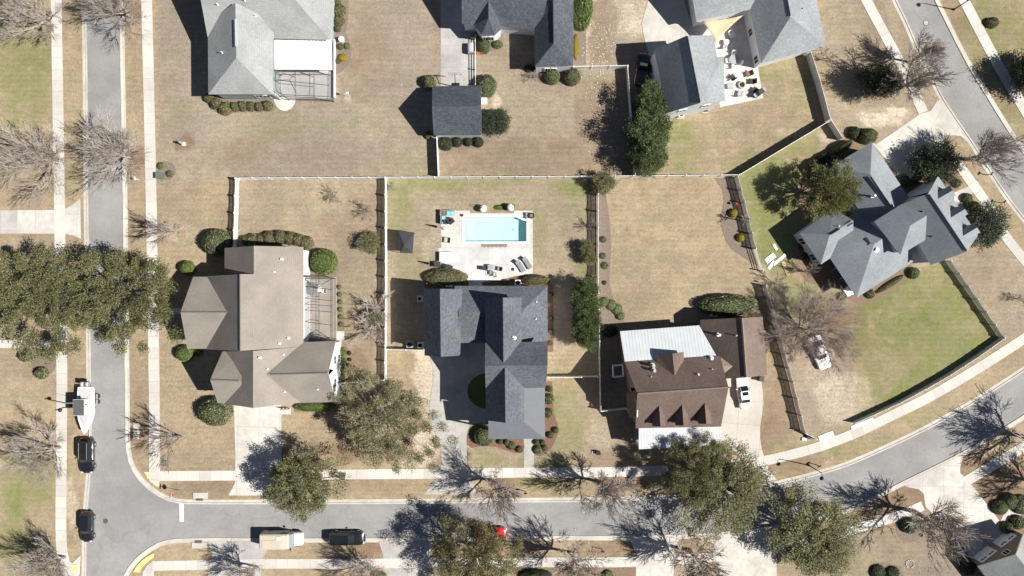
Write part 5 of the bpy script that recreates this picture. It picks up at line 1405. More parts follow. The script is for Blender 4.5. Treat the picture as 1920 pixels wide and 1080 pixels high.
# ---------------------------------------------------------------- shrubs
def shrub_mesh(name, seed, leaf, n, size, lump=.10):
    rg = random.Random(seed); mb = MB(); nu, nv = 20, 9; o = Vector((seed * 1.7, 0, 0))
    def rad(d): return 1 + lump * noise.noise(d * 1.8 + o) + lump * .5 * noise.noise(d * 5 + o)
    rings = []
    for j in range(nv + 1):
        a = math.pi / 2 * (1 - j / nv)
        ring = []
        for i in range(nu):
            t = 2 * math.pi * i / nu; s = math.sin(a) ** .55 if a > 0 else 0
            d = Vector((math.cos(t) * s, math.sin(t) * s, 1.0 if a == 0 else math.cos(a)))
            ring.append(d * rad(d) * .95)
        rings.append(ring)
    rings[0] = [Vector((v.x * .9, v.y * .9, 0)) for v in rings[0]]
    mb.loft(rings, 1)
    for _ in range(n):
        t = rg.uniform(0, 2 * math.pi); z = rg.uniform(.02, 1) ; s = (1 - z * z) ** .28 if z < 1 else 0
        s = min(s, 1) * (rg.random() ** .5 if z > .75 else 1)
        d = Vector((math.cos(t) * s, math.sin(t) * s, z)); p = d * rad(d) * rg.uniform(.95, 1.05)
        nn = (Vector((d.x, d.y, d.z * .9)) + Vector((rg.gauss(0, .5), rg.gauss(0, .5), rg.gauss(0, .4)))).normalized()
        u = rnd_perp(nn, rg); w = nn.cross(u); l = size * rg.uniform(.6, 1.4)
        mb.add([p - u * l, p + w * l * .55, p + u * l, p - w * l * .55], [(0, 1, 2, 3)], 0)
    return mb
SH = {}
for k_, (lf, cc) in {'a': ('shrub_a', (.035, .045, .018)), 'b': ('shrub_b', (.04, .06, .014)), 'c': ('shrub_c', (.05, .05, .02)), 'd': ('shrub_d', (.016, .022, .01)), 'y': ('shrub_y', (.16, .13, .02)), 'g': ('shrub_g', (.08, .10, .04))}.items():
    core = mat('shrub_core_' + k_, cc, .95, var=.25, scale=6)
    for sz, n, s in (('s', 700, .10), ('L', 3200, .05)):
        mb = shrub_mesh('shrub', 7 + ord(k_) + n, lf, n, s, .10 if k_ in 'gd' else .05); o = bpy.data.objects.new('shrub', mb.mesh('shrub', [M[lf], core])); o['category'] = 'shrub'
        COL.objects.link(o); SH[k_ + sz] = Proto(o)
SR = random.Random(9)
def shrub(k, px, py, rx, h, label, ry=None, rot=0, grp='garden shrubs', cat=None, name='shrub'):
    ry = ry or rx; k2 = k + ('L' if max(rx, ry) > 13 else 's')
    o = SH[k2].put(label, G(px, py), R(rot) if rot else (SR.uniform(0, 6) if rx == ry else 0), (rx * S, ry * S, h * S), grp)
    if cat: o['category'] = cat
    if name != 'shrub': o.name = name
    return o
ORD = ['first', 'second', 'third', 'fourth', 'fifth', 'sixth', 'seventh', 'eighth', 'ninth', 'tenth', 'eleventh', 'twelfth']
def row(k, items, lab, grp, h=None):
    for i, it in enumerate(items): shrub(k, it[0], it[1], it[2], it[3] if len(it) > 3 else (h or it[2] * 1.3), '%s %s' % (ORD[i], lab), grp=grp)
row('c', [(394, 185, 9), (407, 195, 11), (424, 204, 13), (442, 201, 9), (457, 200, 9.5), (472, 200, 9), (487, 201, 8.5), (503, 199, 9.5)], 'clipped shrub from the left under the pale grey hipped house', 'clipped row below the grey house', 14)
row('c', [(631, 4, 8), (637, 20, 12), (637, 40, 10), (634, 55, 6)], 'shrub from the top beside the right wall of the grey hipped house', 'shrubs right of the grey house', 12)
shrub('a', 639, 88, 6, 8, 'grey green shrub just below the white birdbath'); shrub('g', 651, 87, 6, 6, 'pale loose shrub right of the white birdbath'); shrub('y', 643, 109, 8, 8, 'spiky golden green yucca beside the white lanai roof', cat='yucca', name='yucca'); shrub('a', 634, 115, 5, 6, 'tiny shrub tucked beside the spiky yucca')
shrub('c', 302, 311, 7, 6, 'low shrub in the round bed above the utility box'); shrub('a', 319, 326, 6.5, 7, 'small round shrub right of the utility box')
shrub('a', 412, 455, 25, 38, 'tall round topiary left of the picket fence end at the taupe house'); shrub('b', 354, 503, 13.5, 22, 'smaller round topiary between the oaks and the taupe house'); shrub('b', 350, 662, 15.5, 24, 'round topiary under the front left wing of the taupe house'); shrub('b', 374, 660, 8, 9, 'low shrub between two front wings of the taupe house'); shrub('a', 408, 770, 30, 36, 'biggest round topiary beside the white concrete driveway', 27)
shrub('b', 609, 491, 24, 32, 'big bright green round shrub above the screened lanai'); shrub('b', 582, 495, 7, 8, 'low green shrub at the upper right corner of the taupe house', 14)
row('c', [(462, 450, 9, 14), (476, 450, 12, 17), (492, 449, 11, 15), (508, 447, 14, 19), (527, 445, 13, 20), (546, 447, 13, 18), (561, 450, 12, 20), (575, 455, 13, 17)], 'shrub from the left in the hedge behind the taupe house', 'hedge behind the taupe house', 18)
row('b', [(641, 660, 9), (641, 678, 9), (640, 706, 8), (643, 694, 6)], 'shrub from the top along the right gable wall of the taupe house', 'shrubs by the taupe gable', 11)
row('g', [(636, 538, 4), (637, 552, 4.5), (638, 566, 4.5), (638, 580, 4.5), (639, 594, 4.5), (640, 608, 5)], 'pale shrub from the top in the strip right of the screened lanai', 'strip right of the lanai', 5)
row('d', [(655, 662, 4), (656, 674, 3.5), (652, 684, 4)], 'tiny dark shrub from the top on the bare soil right of the taupe house', 'tiny dark shrubs', 5)
shrub('b', 590, 762, 38, 13, 'long low hedge under the front eave of the taupe house', 9, grp='hedges', cat='hedge', name='hedge')
shrub('c', 836, 520, 40, 22, 'large oval clipped hedge at the left end of the pool patio', 17, grp='hedges', cat='hedge', name='hedge'); shrub('c', 1004, 525, 26, 20, 'smaller oval clipped hedge at the right end of the pool patio', 10, grp='hedges', cat='hedge', name='hedge')
shrub('a', 908, 816, 19, 24, 'big round shrub at the left corner of the metal porch roof')
row('a', [(938, 828, 5), (950, 829, 5.5), (959, 835, 8), (974, 842, 6.5)], 'round shrub from the left in the red bed below the metal porch', 'shrubs below the metal porch', 9)
row('a', [(1006, 829, 5.5), (1017, 829, 5), (1008, 843, 8.5), (1021, 839, 6), (1032, 815, 6.5), (1042, 806, 6)], 'round shrub in the curved red bed right of the front walk', 'shrubs right of the front walk', 9)
row('a', [(1030, 729, 5.5), (1029, 748, 10), (1028, 774, 9)], 'shrub from the top along the right side of the metal porch', 'shrubs right of the metal porch', 13)
row('a', [(1032, 552, 4.5), (1032, 596, 4.5), (1032, 620, 4.5), (1032, 643, 5)], 'small shrub from the top in the red strip right of the slate house', 'small shrubs in the red strip', 6)
shrub('b', 947, 530, 7, 7, 'sprawling green plant in the red bed at the patio edge')
shrub('b', 938, 389, 12, 4, 'low green plant between the two white egg chairs', 5)
shrub('c', 805, 156, 13, 22, 'yellow green shrub at the upper left corner of the detached garage'); shrub('a', 912, 163, 19, 26, 'big round shrub at the upper right corner of the detached garage', 21); shrub('d', 906, 221, 15, 18, 'dark shrub squeezed between the garage and the round evergreen'); shrub('a', 804, 254, 8, 10, 'small dark shrub at the lower left corner of the detached garage')
row('d', [(836, 270, 13), (858, 267, 9.5), (878, 267, 8), (897, 267, 9.5)], 'round shrub from the left in the bed below the detached garage', 'shrubs below the garage', 13)
shrub('a', 908, 88, 12, 18, 'round shrub below the bay of the charcoal roofed house', 14); shrub('a', 933, 84, 10, 8, 'low spreading shrub right of the bay of the charcoal house', 8)
shrub('a', 1034, 145, 15, 20, 'left one of two round shrubs below the charcoal roofed wing'); shrub('a', 1072, 146, 16, 22, 'right one of two round shrubs below the charcoal roofed wing'); shrub('d', 993, 129, 11, 9, 'dark low shrub at the lower left corner of the charcoal wing', 7)
shrub('b', 1090, 18, 20, 40, 'tall bright hedge along the right wall of the charcoal house', 40, grp='hedges', cat='hedge', name='hedge'); shrub('y', 1080, 88, 5, 6, 'thin yellowing shrub along the right wall below the bright hedge', 24)
shrub('a', 1361, 572, 55, 34, 'long arched hedge behind the brown roofed garage wing', 20, grp='hedges', cat='hedge', name='hedge')
row('g', [(1133, 566, 9), (1146, 572, 10), (1157, 580, 10), (1163, 592, 8)], 'pale green plant from the left in the bed above the brown house', 'pale plants above the brown house', 8)
row('a', [(1131, 449, 6), (1130, 480, 6), (1134, 498, 7)], 'low plant from the top in the bed right of the pool yard fence', 'low plants by the fence', 6)
shrub('d', 1133, 530, 4, 4, 'tiny dark plant at the foot of the fence opposite the cypresses'); shrub('d', 1141, 620, 16, 14, 'dark shrub in the shade left of the pale metal roof', 12)
shrub('y', 1374, 400, 8.5, 11, 'upper golden shrub in the bed by the grey picket fence'); shrub('y', 1388, 446, 8, 10, 'lower golden shrub in the bed by the grey picket fence')
shrub('a', 1624, 257, 17, 24, 'dark round shrub above the tip of the blue grey garage roof', 15); shrub('c', 1577, 277, 20, 24, 'box hedge set at an angle left of the blue grey garage roof', 8, 32, 'hedges', 'hedge', 'hedge'); shrub('a', 1524, 309, 10, 20, 'rounded shrub lower left of the angled box hedge'); shrub('d', 1543, 296, 13, 16, 'dark shrub in shade between angled hedge and pine', 9, 30)
shrub('d', 1600, 250, 12, 14, 'dark shrub left of the round shrub at the blue grey garage tip'); shrub('d', 1505, 460, 9, 9, 'upper dark shrub in shade along the lower left wall of the angled house'); shrub('d', 1512, 480, 8, 9, 'lower dark shrub in shade along the lower left wall of the angled house')
shrub('a', 1711, 512, 11, 13, 'round clipped shrub at the top edge of the green lawn'); shrub('a', 1630, 551, 9, 10, 'round clipped shrub at the lowest corner of the blue grey house'); shrub('c', 1668, 533, 30, 8, 'low hedge along the lower right wall of the blue grey house', 5, 33, 'hedges', 'hedge', 'hedge')
shrub('a', 1693, 339, 11, 12, 'round shrub between the driveway and the dormered gable'); shrub('c', 1718, 336, 11, 8, 'flat clipped hedge by the entrance of the angled house', 6, 20, 'hedges', 'hedge', 'hedge')
shrub('a', 1780, 335, 6.5, 8, 'small shrub just above the dormers near the magnolia'); shrub('a', 1792, 344, 8.5, 10, 'round shrub above the entrance walk of the angled house'); shrub('a', 1811, 372, 9.5, 12, 'round shrub below the entrance walk of the angled house'); shrub('b', 1822, 391, 14, 14, 'loose green shrub above the magnolia right of the dormers'); shrub('a', 1577, 556, 8, 9, 'dark little shrub by the white porch step')
shrub('a', 1703, 984, 15, 16, 'large round shrub in the ring bed beside the olive house driveway'); shrub('d', 1727, 1003, 3, 4, 'tiny dark shrub in the ring bed by the olive house')
row('a', [(1872, 950, 14), (1889, 938, 15), (1912, 945, 18), (1905, 978, 13), (1885, 988, 11)], 'shrub in the round planted bed above the olive house', 'shrubs above the olive house', 16)
shrub('d', 1812, 1062, 14, 16, 'dark shrub in the shade at the left wall of the olive house')
shrub('a', 50, 667, 11, 17, 'left one of two round shrubs near the bottom left path'); shrub('a', 81, 699, 11.5, 17, 'right one of two round shrubs near the bottom left path'); shrub('b', 92, 662, 9, 10, 'bright shrub half under the left big oak')
shrub('a', 1858, 44, 12, 14, 'dark bushy shrub on the lawn right of the far pavement', 10); shrub('d', 1645, 1072, 14, 10, 'left shrub in the bed at the bottom edge right of the oaks'); shrub('d', 1672, 1074, 13, 10, 'right shrub in the bed at the bottom edge right of the oaks')
shrub('d', 1003, 1078, 30, 16, 'dark hedge at the bottom edge below the bare tree', 12, grp='hedges', cat='hedge', name='hedge'); shrub('g', 1140, 1078, 10, 9, 'pale spiky agave at the bottom edge', cat='agave', name='agave'); shrub('b', 711, 1078, 14, 8, 'bright low shrub at the bottom edge right of the bare tree', 8)

for p_ in SH.values():
    if not p_.used: bpy.data.objects.remove(p_.o)

# ---------------------------------------------------------------- vehicles
def ring(x, hw, z0, zs, zt, cr=.8, lo=.9):
    """one cross-section of a car body at x: sill, shoulder, top"""
    return [(x, -hw * lo, z0), (x, -hw, z0 + (zs - z0) * .35), (x, -hw * .985, zs), (x, -hw * cr, zt), (x, -hw * .35, zt + .015), (x, hw * .35, zt + .015), (x, hw * cr, zt), (x, hw * .985, zs), (x, hw, z0 + (zs - z0) * .35), (x, hw * lo, z0)]
def car(name, label, cat, px, py, ang, L=4.7, W=1.82, Ht=1.45, paint='paint_white', kind='sedan', sunroof=False, rails=False, group=None):
    """ang: direction of the nose in the photo plane, degrees counter-clockwise from right"""
    t = thing(name, label, cat, (0, 0, 0), group); hw = W / 2; h = L / 2; zt = .88 if kind == 'sedan' else 1.02 if kind == 'suv' else .98; zs = zt - .16
    mb = MB()
    rs = [ring(-h, hw * .70, .45, zs - .15, zt - .22), ring(-h + .12, hw * .88, .30, zs - .03, zt - .07), ring(-h + .45, hw * .97, .24, zs, zt), ring(-h * .35, hw, .22, zs + .02, zt + .02), ring(h * .25, hw, .22, zs + .01, zt),
          ring(h * .62, hw * .985, .23, zs - .02, zt - .06, .78), ring(h - .40, hw * .93, .25, zs - .08, zt - .15, .76), ring(h - .12, hw * .80, .30, zs - .18, zt - .28, .74), ring(h, hw * .60, .42, zs - .28, zt - .40, .7)]
    mb.loft(rs); b = mb.build('body', M[paint], t, True)
    bv = b.modifiers.new('edge_split', 'EDGE_SPLIT'); bv.split_angle = R(38)
    # cabin: glass all round, painted roof on top
    if kind == 'sedan': xb0, xb1, xr0, xr1 = -h + .80, h * .38, -h * .42, h * .10
    elif kind == 'suv': xb0, xb1, xr0, xr1 = -h + .10, h * .42, -h + .38, h * .16
    else: xb0, xb1, xr0, xr1 = -.25, h * .42, .02, h * .12
    hb, hr = hw * .88, hw * .70
    mb = MB(); z0, z1 = zt - .02, Ht - .05
    def cab(x, w, z, k=.12): return [(x, -w * .82, z), (x, w * .82, z)]
    v = [(xb0, -hb * .86, z0), (xb0, hb * .86, z0), (xb0 + .35, hb, z0), (xb1 - .45, hb, z0), (xb1, hb * .72, z0), (xb1, -hb * .72, z0), (xb1 - .45, -hb, z0), (xb0 + .35, -hb, z0)]
    u = [(xr0, -hr * .86, z1), (xr0, hr * .86, z1), (xr0 + .2, hr, z1), (xr1 - .15, hr, z1), (xr1, hr * .8, z1), (xr1, -hr * .8, z1), (xr1 - .15, -hr, z1), (xr0 + .2, -hr, z1)]
    mb.add(v + u, [(i, (i + 1) % 8, 8 + (i + 1) % 8, 8 + i)[::-1] for i in range(8)]); mb.build('window_glass', M['car_glass'], t)
    mb = MB(); rr = []
    for k, (s, dz) in enumerate(((1.03, -.02), (1.0, .03), (.80, .065))):
        cx = (xr0 + xr1) / 2; rr.append([(cx + (x - cx) * s, y * s, z + dz) for x, y, z in u])
    mb.loft(rr); 
    for sx, a, c in ((1, 2, 2), (-1, 7, 7), (1, 3, 3), (-1, 6, 6)): mb.tube([Vector(v[a]), Vector(u[c])], .035, 4)
    for a in (1, 0, 4, 5): mb.tube([Vector(v[a]), Vector(u[a])], .04, 4)
    mb.tube([Vector(((v[3][0] + v[2][0]) / 2, hb, z0)), Vector(((u[3][0] + u[2][0]) / 2, hr, z1))], .04, 4); mb.tube([Vector(((v[3][0] + v[2][0]) / 2, -hb, z0)), Vector(((u[3][0] + u[2][0]) / 2, -hr, z1))], .04, 4)
    mb.build('roof', M[paint], t)
    if sunroof:
        mb = MB(); mb.box((xr1 - .38, 0, z1 + .07), (.5, .85, .02)); mb.build('sunroof', M['car_glass'], t)
    if rails:
        for s in (-1, 1):
            mb = MB(); mb.tube([(xr0 + .2, s * hr * .82, z1 + .11), (xr1 - .1, s * hr * .82, z1 + .11)], .025, 5); mb.tube([(xr0 + .3, s * hr * .82, z1), (xr0 + .3, s * hr * .82, z1 + .1)], .02, 4); mb.tube([(xr1 - .2, s * hr * .82, z1), (xr1 - .2, s * hr * .82, z1 + .1)], .02, 4); mb.build('roof_rail', M['grey_metal'], t)
    if kind == 'pickup':
        mb = MB(); x0_, x1_ = -h + .12, -.28
        mb.box(((x0_ + x1_) / 2, 0, zt + .035), (x1_ - x0_ - .12, W * .74, .03)); mb.build('bed_liner', M['frame_dark'], t)
    for sx in (-h * .60, h * .62):
        for s in (-1, 1):
            mb = MB(); r = .34 if kind == 'sedan' else .38
            prof = [(r * .7, -.11), (r * .96, -.11), (r, -.06), (r, .06), (r * .96, .11), (r * .7, .11)]
            vs = MB(); vs.lathe(prof, (0, 0, 0), 18)
            mb.v = [(x + sx, z + s * (hw - .09), y + r) for x, y, z in vs.v]; mb.f = vs.f; mb.m = vs.m
            w = mb.build('wheel', M['tyre'], t)
            m2 = MB(); vs = MB(); vs.lathe([(.05, -.1), (r * .66, -.1), (r * .68, .1), (.05, .125)], (0, 0, 0), 14); m2.v = [(x + sx, (z if s > 0 else -z) + s * (hw - .085), y + r) for x, y, z in vs.v]; m2.f = vs.f; m2.m = vs.m; m2.build('rim', M['rim'], w)
    for s in (-1, 1):
        mb = MB(); mb.box((h - .20, s * hw * .62, zs - .14), (.26, .36, .12), s * -.5); mb.build('headlight', M['lamp_clear'], t)
        mb = MB(); mb.box((-h + .09, s * hw * .66, zs - .04), (.12, .34, .16), s * .35); mb.build('tail_light', M['lamp_red'], t)
        mb = MB(); mb.rbox((xb1 - .35, s * (hw + .10), zt + .06), (.16, .22, .15), .04); mb.build('wing_mirror', M[paint], t)
    mb = MB(); mb.box((h - .0, 0, .42), (.06, W * .5, .22)); mb.build('grille', M['black'], t)
    for s in (-1, 1):
        for x in (h * .12, -h * .22):
            mb = MB(); mb.box((x, s * (hw * .985 + .01), zs - .05), (.18, .03, .035)); mb.build('door_handle', M[paint], t)
    g = G(px, py); t.location = (g.x, g.y, .02 if cat != 'x' else 0); t.rotation_euler = (0, 0, R(ang))
    return t
car('sedan_car', 'white sedan with dark sunroof parked on the driveway of the brown roofed house', 'car', 1392, 734, 97, 4.75, 1.85, 1.45, 'paint_white', 'sedan', True)
tmp = bpy.context.scene
car('utility_car', 'black utility vehicle with roof rails parked in front of the boat trailer', 'car', 168, 852, -90, 5.1, 2.0, 1.85, 'paint_black', 'suv', False, True)
car('sedan_car', 'small black car at the left kerb near the junction', 'car', 168, 985, -90, 4.4, 1.8, 1.55, 'paint_black', 'suv', False, False)
car('minivan_car', 'black car parked at the bottom kerb under bare branches', 'car', 652, 1006, 0, 5.2, 2.0, 1.8, 'paint_black', 'suv', True, False)
car('sedan_car', 'red car mostly hidden by the yellowish oak at the bottom kerb', 'car', 921, 998, 0, 4.7, 1.85, 1.45, 'paint_red', 'sedan')
car('sedan_car', 'white sedan parked on the lawn under the broad twiggy tree', 'car', 1534, 660, -69, 5.1, 1.95, 1.5, 'paint_white', 'sedan')
car('dark_truck', 'dark truck in the shade left of the barn-like garage', 'truck', 1203, 133, 80, 4.8, 1.9, 1.7, 'paint_black', 'pickup')
# tan van: boxy body, sloping windscreen, short pale hood
t = thing('camper_van', 'tan boxy camper van with pale hood parked at the bottom kerb', 'van'); g = G(534, 1007)
mb = MB(); mb.loft([[(x, -1.1 * w, .35), (x, -1.14 * w, 1.1), (x, -1.08 * w, zt_ - .15), (x, -.9 * w, zt_), (x, .9 * w, zt_), (x, 1.08 * w, zt_ - .15), (x, 1.14 * w, 1.1), (x, 1.1 * w, .35)] for x, w, zt_ in ((-2.95, .95, 2.3), (-2.85, 1, 2.42), (.2, 1, 2.42), (.95, .97, 2.3), (1.15, .94, 2.1))]); mb.build('body', M['paint_tan'], t)
mb = MB(); mb.loft([[(x, -.98 * w, .38), (x, -1.02 * w, .8), (x, -.9 * w, zt_), (x, .9 * w, zt_), (x, 1.02 * w, .8), (x, .98 * w, .38)] for x, w, zt_ in ((1.1, 1, 1.3), (2.0, .98, 1.22), (2.65, .9, 1.08), (2.85, .8, .9))]); mb.build('hood', mat('cream_paint', (.70, .67, .62), .4), t)
mb = MB(); mb.add([(1.12, -.92, 2.12), (1.12, .92, 2.12), (1.75, .96, 1.28), (1.75, -.96, 1.28)], [(0, 3, 2, 1)]); mb.build('windscreen', mat('pale_glass', (.22, .27, .28), .1, spec=.6), t)
mb = MB(); mb.box((-1.3, -.3, 2.46), (2.6, 1.2, .06)); mb.build('roof_panel', M['paint_tan'], t)
mb = MB(); mb.box((-.2, .55, 2.47), (.5, .5, .14)); mb.build('roof_vent', M['white'], t)
for sx in (-1.9, 1.9):
    for s in (-1, 1):
        mb = MB(); vs = MB(); vs.lathe([(.25, -.12), (.36, -.11), (.38, 0), (.36, .11), (.25, .12)], (0, 0, 0), 16); mb.v = [(x + sx, z + s * 1.0, y + .38) for x, y, z in vs.v]; mb.f = vs.f; mb.m = vs.m; mb.build('wheel', M['tyre'], t)
for s in (-1, 1):
    mb = MB(); mb.rbox((1.2, s * 1.28, 1.5), (.14, .3, .3), .04); mb.build('wing_mirror', M['black'], t)
    mb = MB(); mb.box((2.78, s * .66, .8), (.12, .3, .18)); mb.build('headlight', M['lamp_clear'], t)
    mb = MB(); mb.box((.35, s * 1.12, 1.72), (1.0, .05, .5)); mb.build('side_window', M['car_glass'], t)
move(t, (g.x, g.y, .02), R(0))
mb = MB()
# boat on its trailer, bow towards the black utility vehicle (local +x = bow)
t = thing('boat_trailer', 'galvanised boat trailer under the white boat, coupled behind the black utility vehicle', 'trailer'); g = G(171, 765)
mb = MB()
for s in (-1, 1): mb.tube([(-2.9, s * .75, .5), (.8, s * .75, .5), (3.4, 0, .5)], .06, 4)
for x in (-2.4, -1.2, 0): mb.tube([(x, -1.05, .45), (x, 1.05, .45)], .05, 4)
mb.tube([(2.4, 0, .5), (4.3, 0, .48)], .06, 4); mb.tube([(3.1, 0, .5), (3.1, 0, 1.0), (2.9, 0, 1.2)], .05, 4)
mb.build('frame', M['grey_metal'], t)
for x in (-1.75, -.95):
    for s in (-1, 1):
        mb = MB(); vs = MB(); vs.lathe([(.2, -.1), (.31, -.09), (.33, 0), (.31, .09), (.2, .1)], (0, 0, 0), 14); mb.v = [(x + q, z + s * 1.22, y + .33) for q, y, z in vs.v]; mb.f = vs.f; mb.m = vs.m; w = mb.build('wheel', M['tyre'], t)
        mb = MB(); mb.box((x, s * 1.22, .72), (.72, .26, .05)); mb.build('fender', M['grey_metal'], t)
mb = MB(); mb.tube([(4.3, 0, .05), (4.3, 0, .6)], .04, 6); mb.build('jack', M['iron'], t)
move(t, (g.x, g.y, .02), R(-90))
t = thing('motor_boat', 'white centre console boat with grey canopy top and outboard motors on a trailer', 'boat'); mb = MB()
st = ((-3.2, 1.12, .75, 1.45), (-1.6, 1.22, .68, 1.5), (0, 1.22, .66, 1.55), (1.3, 1.0, .68, 1.65), (2.4, .58, .8, 1.78), (3.1, .20, 1.05, 1.88), (3.4, .03, 1.5, 1.92))
mb.loft([[(x, 0, z0), (x, w * .62, z0 + .22), (x, w * .95, z0 + .55), (x, w, z1), (x, -w, z1), (x, -w * .95, z0 + .55), (x, -w * .62, z0 + .22)] for x, w, z0, z1 in st]); mb.build('hull', M['white'], t)
mb = MB()
for s in (-1, 1): mb.tube([(x, s * (w - .08), z1 + .03) for x, w, z0, z1 in st[:-1]] + [(3.4, 0, 1.95)], .09, 6)
mb.build('gunwale', M['white'], t)
mb = MB(); mb.poly([(-3.0, -.85, 1.56), (-1.0, -.98, 1.59), (1.2, -.75, 1.72), (2.6, 0, 1.90), (1.2, .75, 1.72), (-1.0, .98, 1.59), (-3.0, .85, 1.56)]); mb.build('deck', mat('boat_deck', (.46, .46, .46), .6, var=.05, scale=2), t)
mb = MB(); mb.rbox((-.2, 0, 2.0), (1.0, .8, 1.0), .12); mb.rbox((-1.3, 0, 1.85), (.5, .9, .6), .1); mb.build('console', M['white'], t)
mb = MB(); mb.rbox((-.55, 0, 3.35), (2.2, 1.55, .10), .04); c_ = mb.build('canopy', mat('dark_canvas', (.09, .09, .09), .9, var=.1, scale=4), t)
mb = MB()
for x in (-1.55, .45):
    for s in (-1, 1): mb.tube([(x * .6, s * .55, 1.5), (x, s * .7, 3.32)], .035, 6)
for s in (-1, 1): mb.tube([(-1.65, s * .78, 3.3), (.55, s * .78, 3.3)], .05, 5)
mb.tube([(-1.65, -.78, 3.3), (-1.65, .78, 3.3)], .05, 5); mb.tube([(.55, -.78, 3.3), (.55, .78, 3.3)], .05, 5)
mb.build('canopy_frame', M['white'], t)
for s in (-.36, .36):
    mb = MB(); mb.rbox((-3.65, s, 1.75), (.65, .42, .75), .12); mb.tube([(-3.6, s, 1.4), (-3.6, s, .7)], .12, 6); mb.build('outboard_motor', M['grey_metal'], t)
for k in range(4):
    mb = MB(); mb.tube([(-1.55 + k * .35, .95, 2.0), (-1.6 + k * .35, 1.2, 2.9)], .02, 5); mb.build('fishing_rod', M['white'], t)
mb = MB(); mb.tube([(-1.2, -.75, 3.35), (-1.35, -1.1, 4.6)], .02, 5); mb.build('antenna', M['white'], t)
move(t, (g.x, g.y, 0), R(-90))

# ---------------------------------------------------------------- street furniture
def lamp(px, py, hx, hy, label):
    t = thing('street_lamp', label, 'street lamp', G(px, py), 'street lamps'); p = G(px, py)
    d = Vector((hx, hy)).normalized()
    mb = MB(); mb.tube([p, p + Vector((0, 0, 4.8))], [.09, .055], 8); mb.build('pole', M['black'], t)
    mb = MB(); mb.lathe([(.16, 0), (.16, .25), (.1, .4)], p, 8); mb.build('base', M['black'], t)
    mb = MB(); mb.tube([p + Vector((0, 0, 4.8)), p + Vector((d.x * .3, d.y * .3, 5.15)), p + Vector((d.x * .75, d.y * .75, 5.1))], .035, 5); mb.build('arm', M['black'], t)
    mb = MB(); mb.lathe([(.30, 0), (.24, .14), (.10, .26), (.04, .34)], p + Vector((d.x * .75, d.y * .75, 4.92)), 12); mb.build('lamp_head', M['black'], t)
lamp(139, 759, 1, 0, 'black street lamp on the left verge beside the boat')
lamp(1516, 872, 0, -1, 'black street lamp on the verge of the curving road below the grey fence')
lamp(1788, 18, -1, -.3, 'black street lamp between upper right road and far pavement')
lamp(1928, 268, -1, -.3, 'black street lamp at the right edge beyond the upper right road')
t = thing('stop_sign', 'red stop sign with a street name blade at the junction corner', 'road sign', G(336, 919)); p = G(336, 919)
mb = MB(); mb.tube([p, p + Vector((0, 0, 3.2))], .035, 6); mb.build('pole', M['grey_metal'], t)
mb = MB(); vs = [(math.cos(R(22.5 + 45 * k)) * .38, math.sin(R(22.5 + 45 * k)) * .38) for k in range(8)]
mb.add([(p.x + .05, p.y + a, p.z + 2.5 + b) for a, b in vs] + [(p.x + .075, p.y + a, p.z + 2.5 + b) for a, b in vs], [tuple(range(8))[::-1], tuple(range(8, 16))] + [(k, (k + 1) % 8, 8 + (k + 1) % 8, 8 + k) for k in range(8)]); mb.build('sign_border', M['white'], t)
mb = MB(); vs = [(a * .9, b * .9) for a, b in vs]; mb.poly([(p.x + .079, p.y + a, p.z + 2.5 + b) for a, b in vs]); mb.build('sign_face', M['red'], t)
mb = MB(); mb.box((p.x, p.y, 3.12), (.03, .75, .2)); mb.build('name_blade', M['green_box'], t)
def mailbox(px, py, ang, label, m='black'):
    t = thing('mailbox', label, 'mailbox', G(px, py), 'kerbside mailboxes'); p = G(px, py); a = R(ang)
    mb = MB(); mb.box((p.x, p.y, .6), (.1, .1, 1.2)); mb.build('post', M['white' if m == 'white' else 'wood'], t)
    mb = MB(); d = Vector((math.cos(a), math.sin(a), 0)); nn = Vector((-d.y, d.x, 0)); rr = []
    for s in (-.25, .25): rr.append([p + d * s + nn * (.11 * math.cos(R(k))) + Vector((0, 0, 1.26 + .11 * max(-.7, math.sin(R(k))))) for k in range(-40, 221, 26)])
    mb.loft(rr); b = mb.build('box', M[m], t)
    mb = MB(); mb.box(p + nn * .12 + Vector((0, 0, 1.36)), (.03, .02, .16), a); mb.build('flag', M['red'], t)
for q in ((260, 337, 90, 'white mailbox by the left kerb right of the road', 'white'), (985, 921, 0, 'black mailbox at the kerb below the slate roofed house', 'black'), (1128, 1029, 0, 'black mailbox at the bottom kerb between two bare trees', 'black'), (1530, 871, 30, 'black mailbox beside the street lamp on the curve', 'black'), (1850, 328, 55, 'black mailbox by the upper right kerb near the entrance walk', 'black'), (1874, 380, 55, 'black mailbox by the right kerb below the dormers', 'black'), (463, 1065, 90, 'black mailbox on the driveway edge at the bottom left', 'black')): mailbox(*q)
def cabinet(name, label, cat, px, py, sx, sy, sz, m, ang=0, lid=None):
    t = thing(name, label, cat, G(px, py)); p = G(px, py)
    mb = MB(); mb.rbox((p.x, p.y, sz / 2), (sx, sy, sz), .04, R(ang)); mb.build('cabinet_body', M[m], t)
    mb = MB(); mb.rbox((p.x, p.y, sz + .03), (sx + .08, sy + .08, .06), .02, R(ang)); mb.build('lid', M[lid or m], t)
    return t
cabinet('utility_box', 'green utility cabinet beside the left inner pavement', 'utility box', 302, 330, .9, .8, .8, 'green_box')
cabinet('utility_box', 'small pale green utility lid on the corner lawn', 'utility box', 309, 868, .6, .7, .12, 'green_box')
cabinet('utility_box', 'small dark utility pedestal left of the largest oak on the curve', 'utility box', 1121, 848, .55, .45, .7, 'black')
cabinet('water_meter', 'white meter cover just left of the dark utility pedestal', 'meter cover', 1112, 848, .3, .3, .12, 'white')
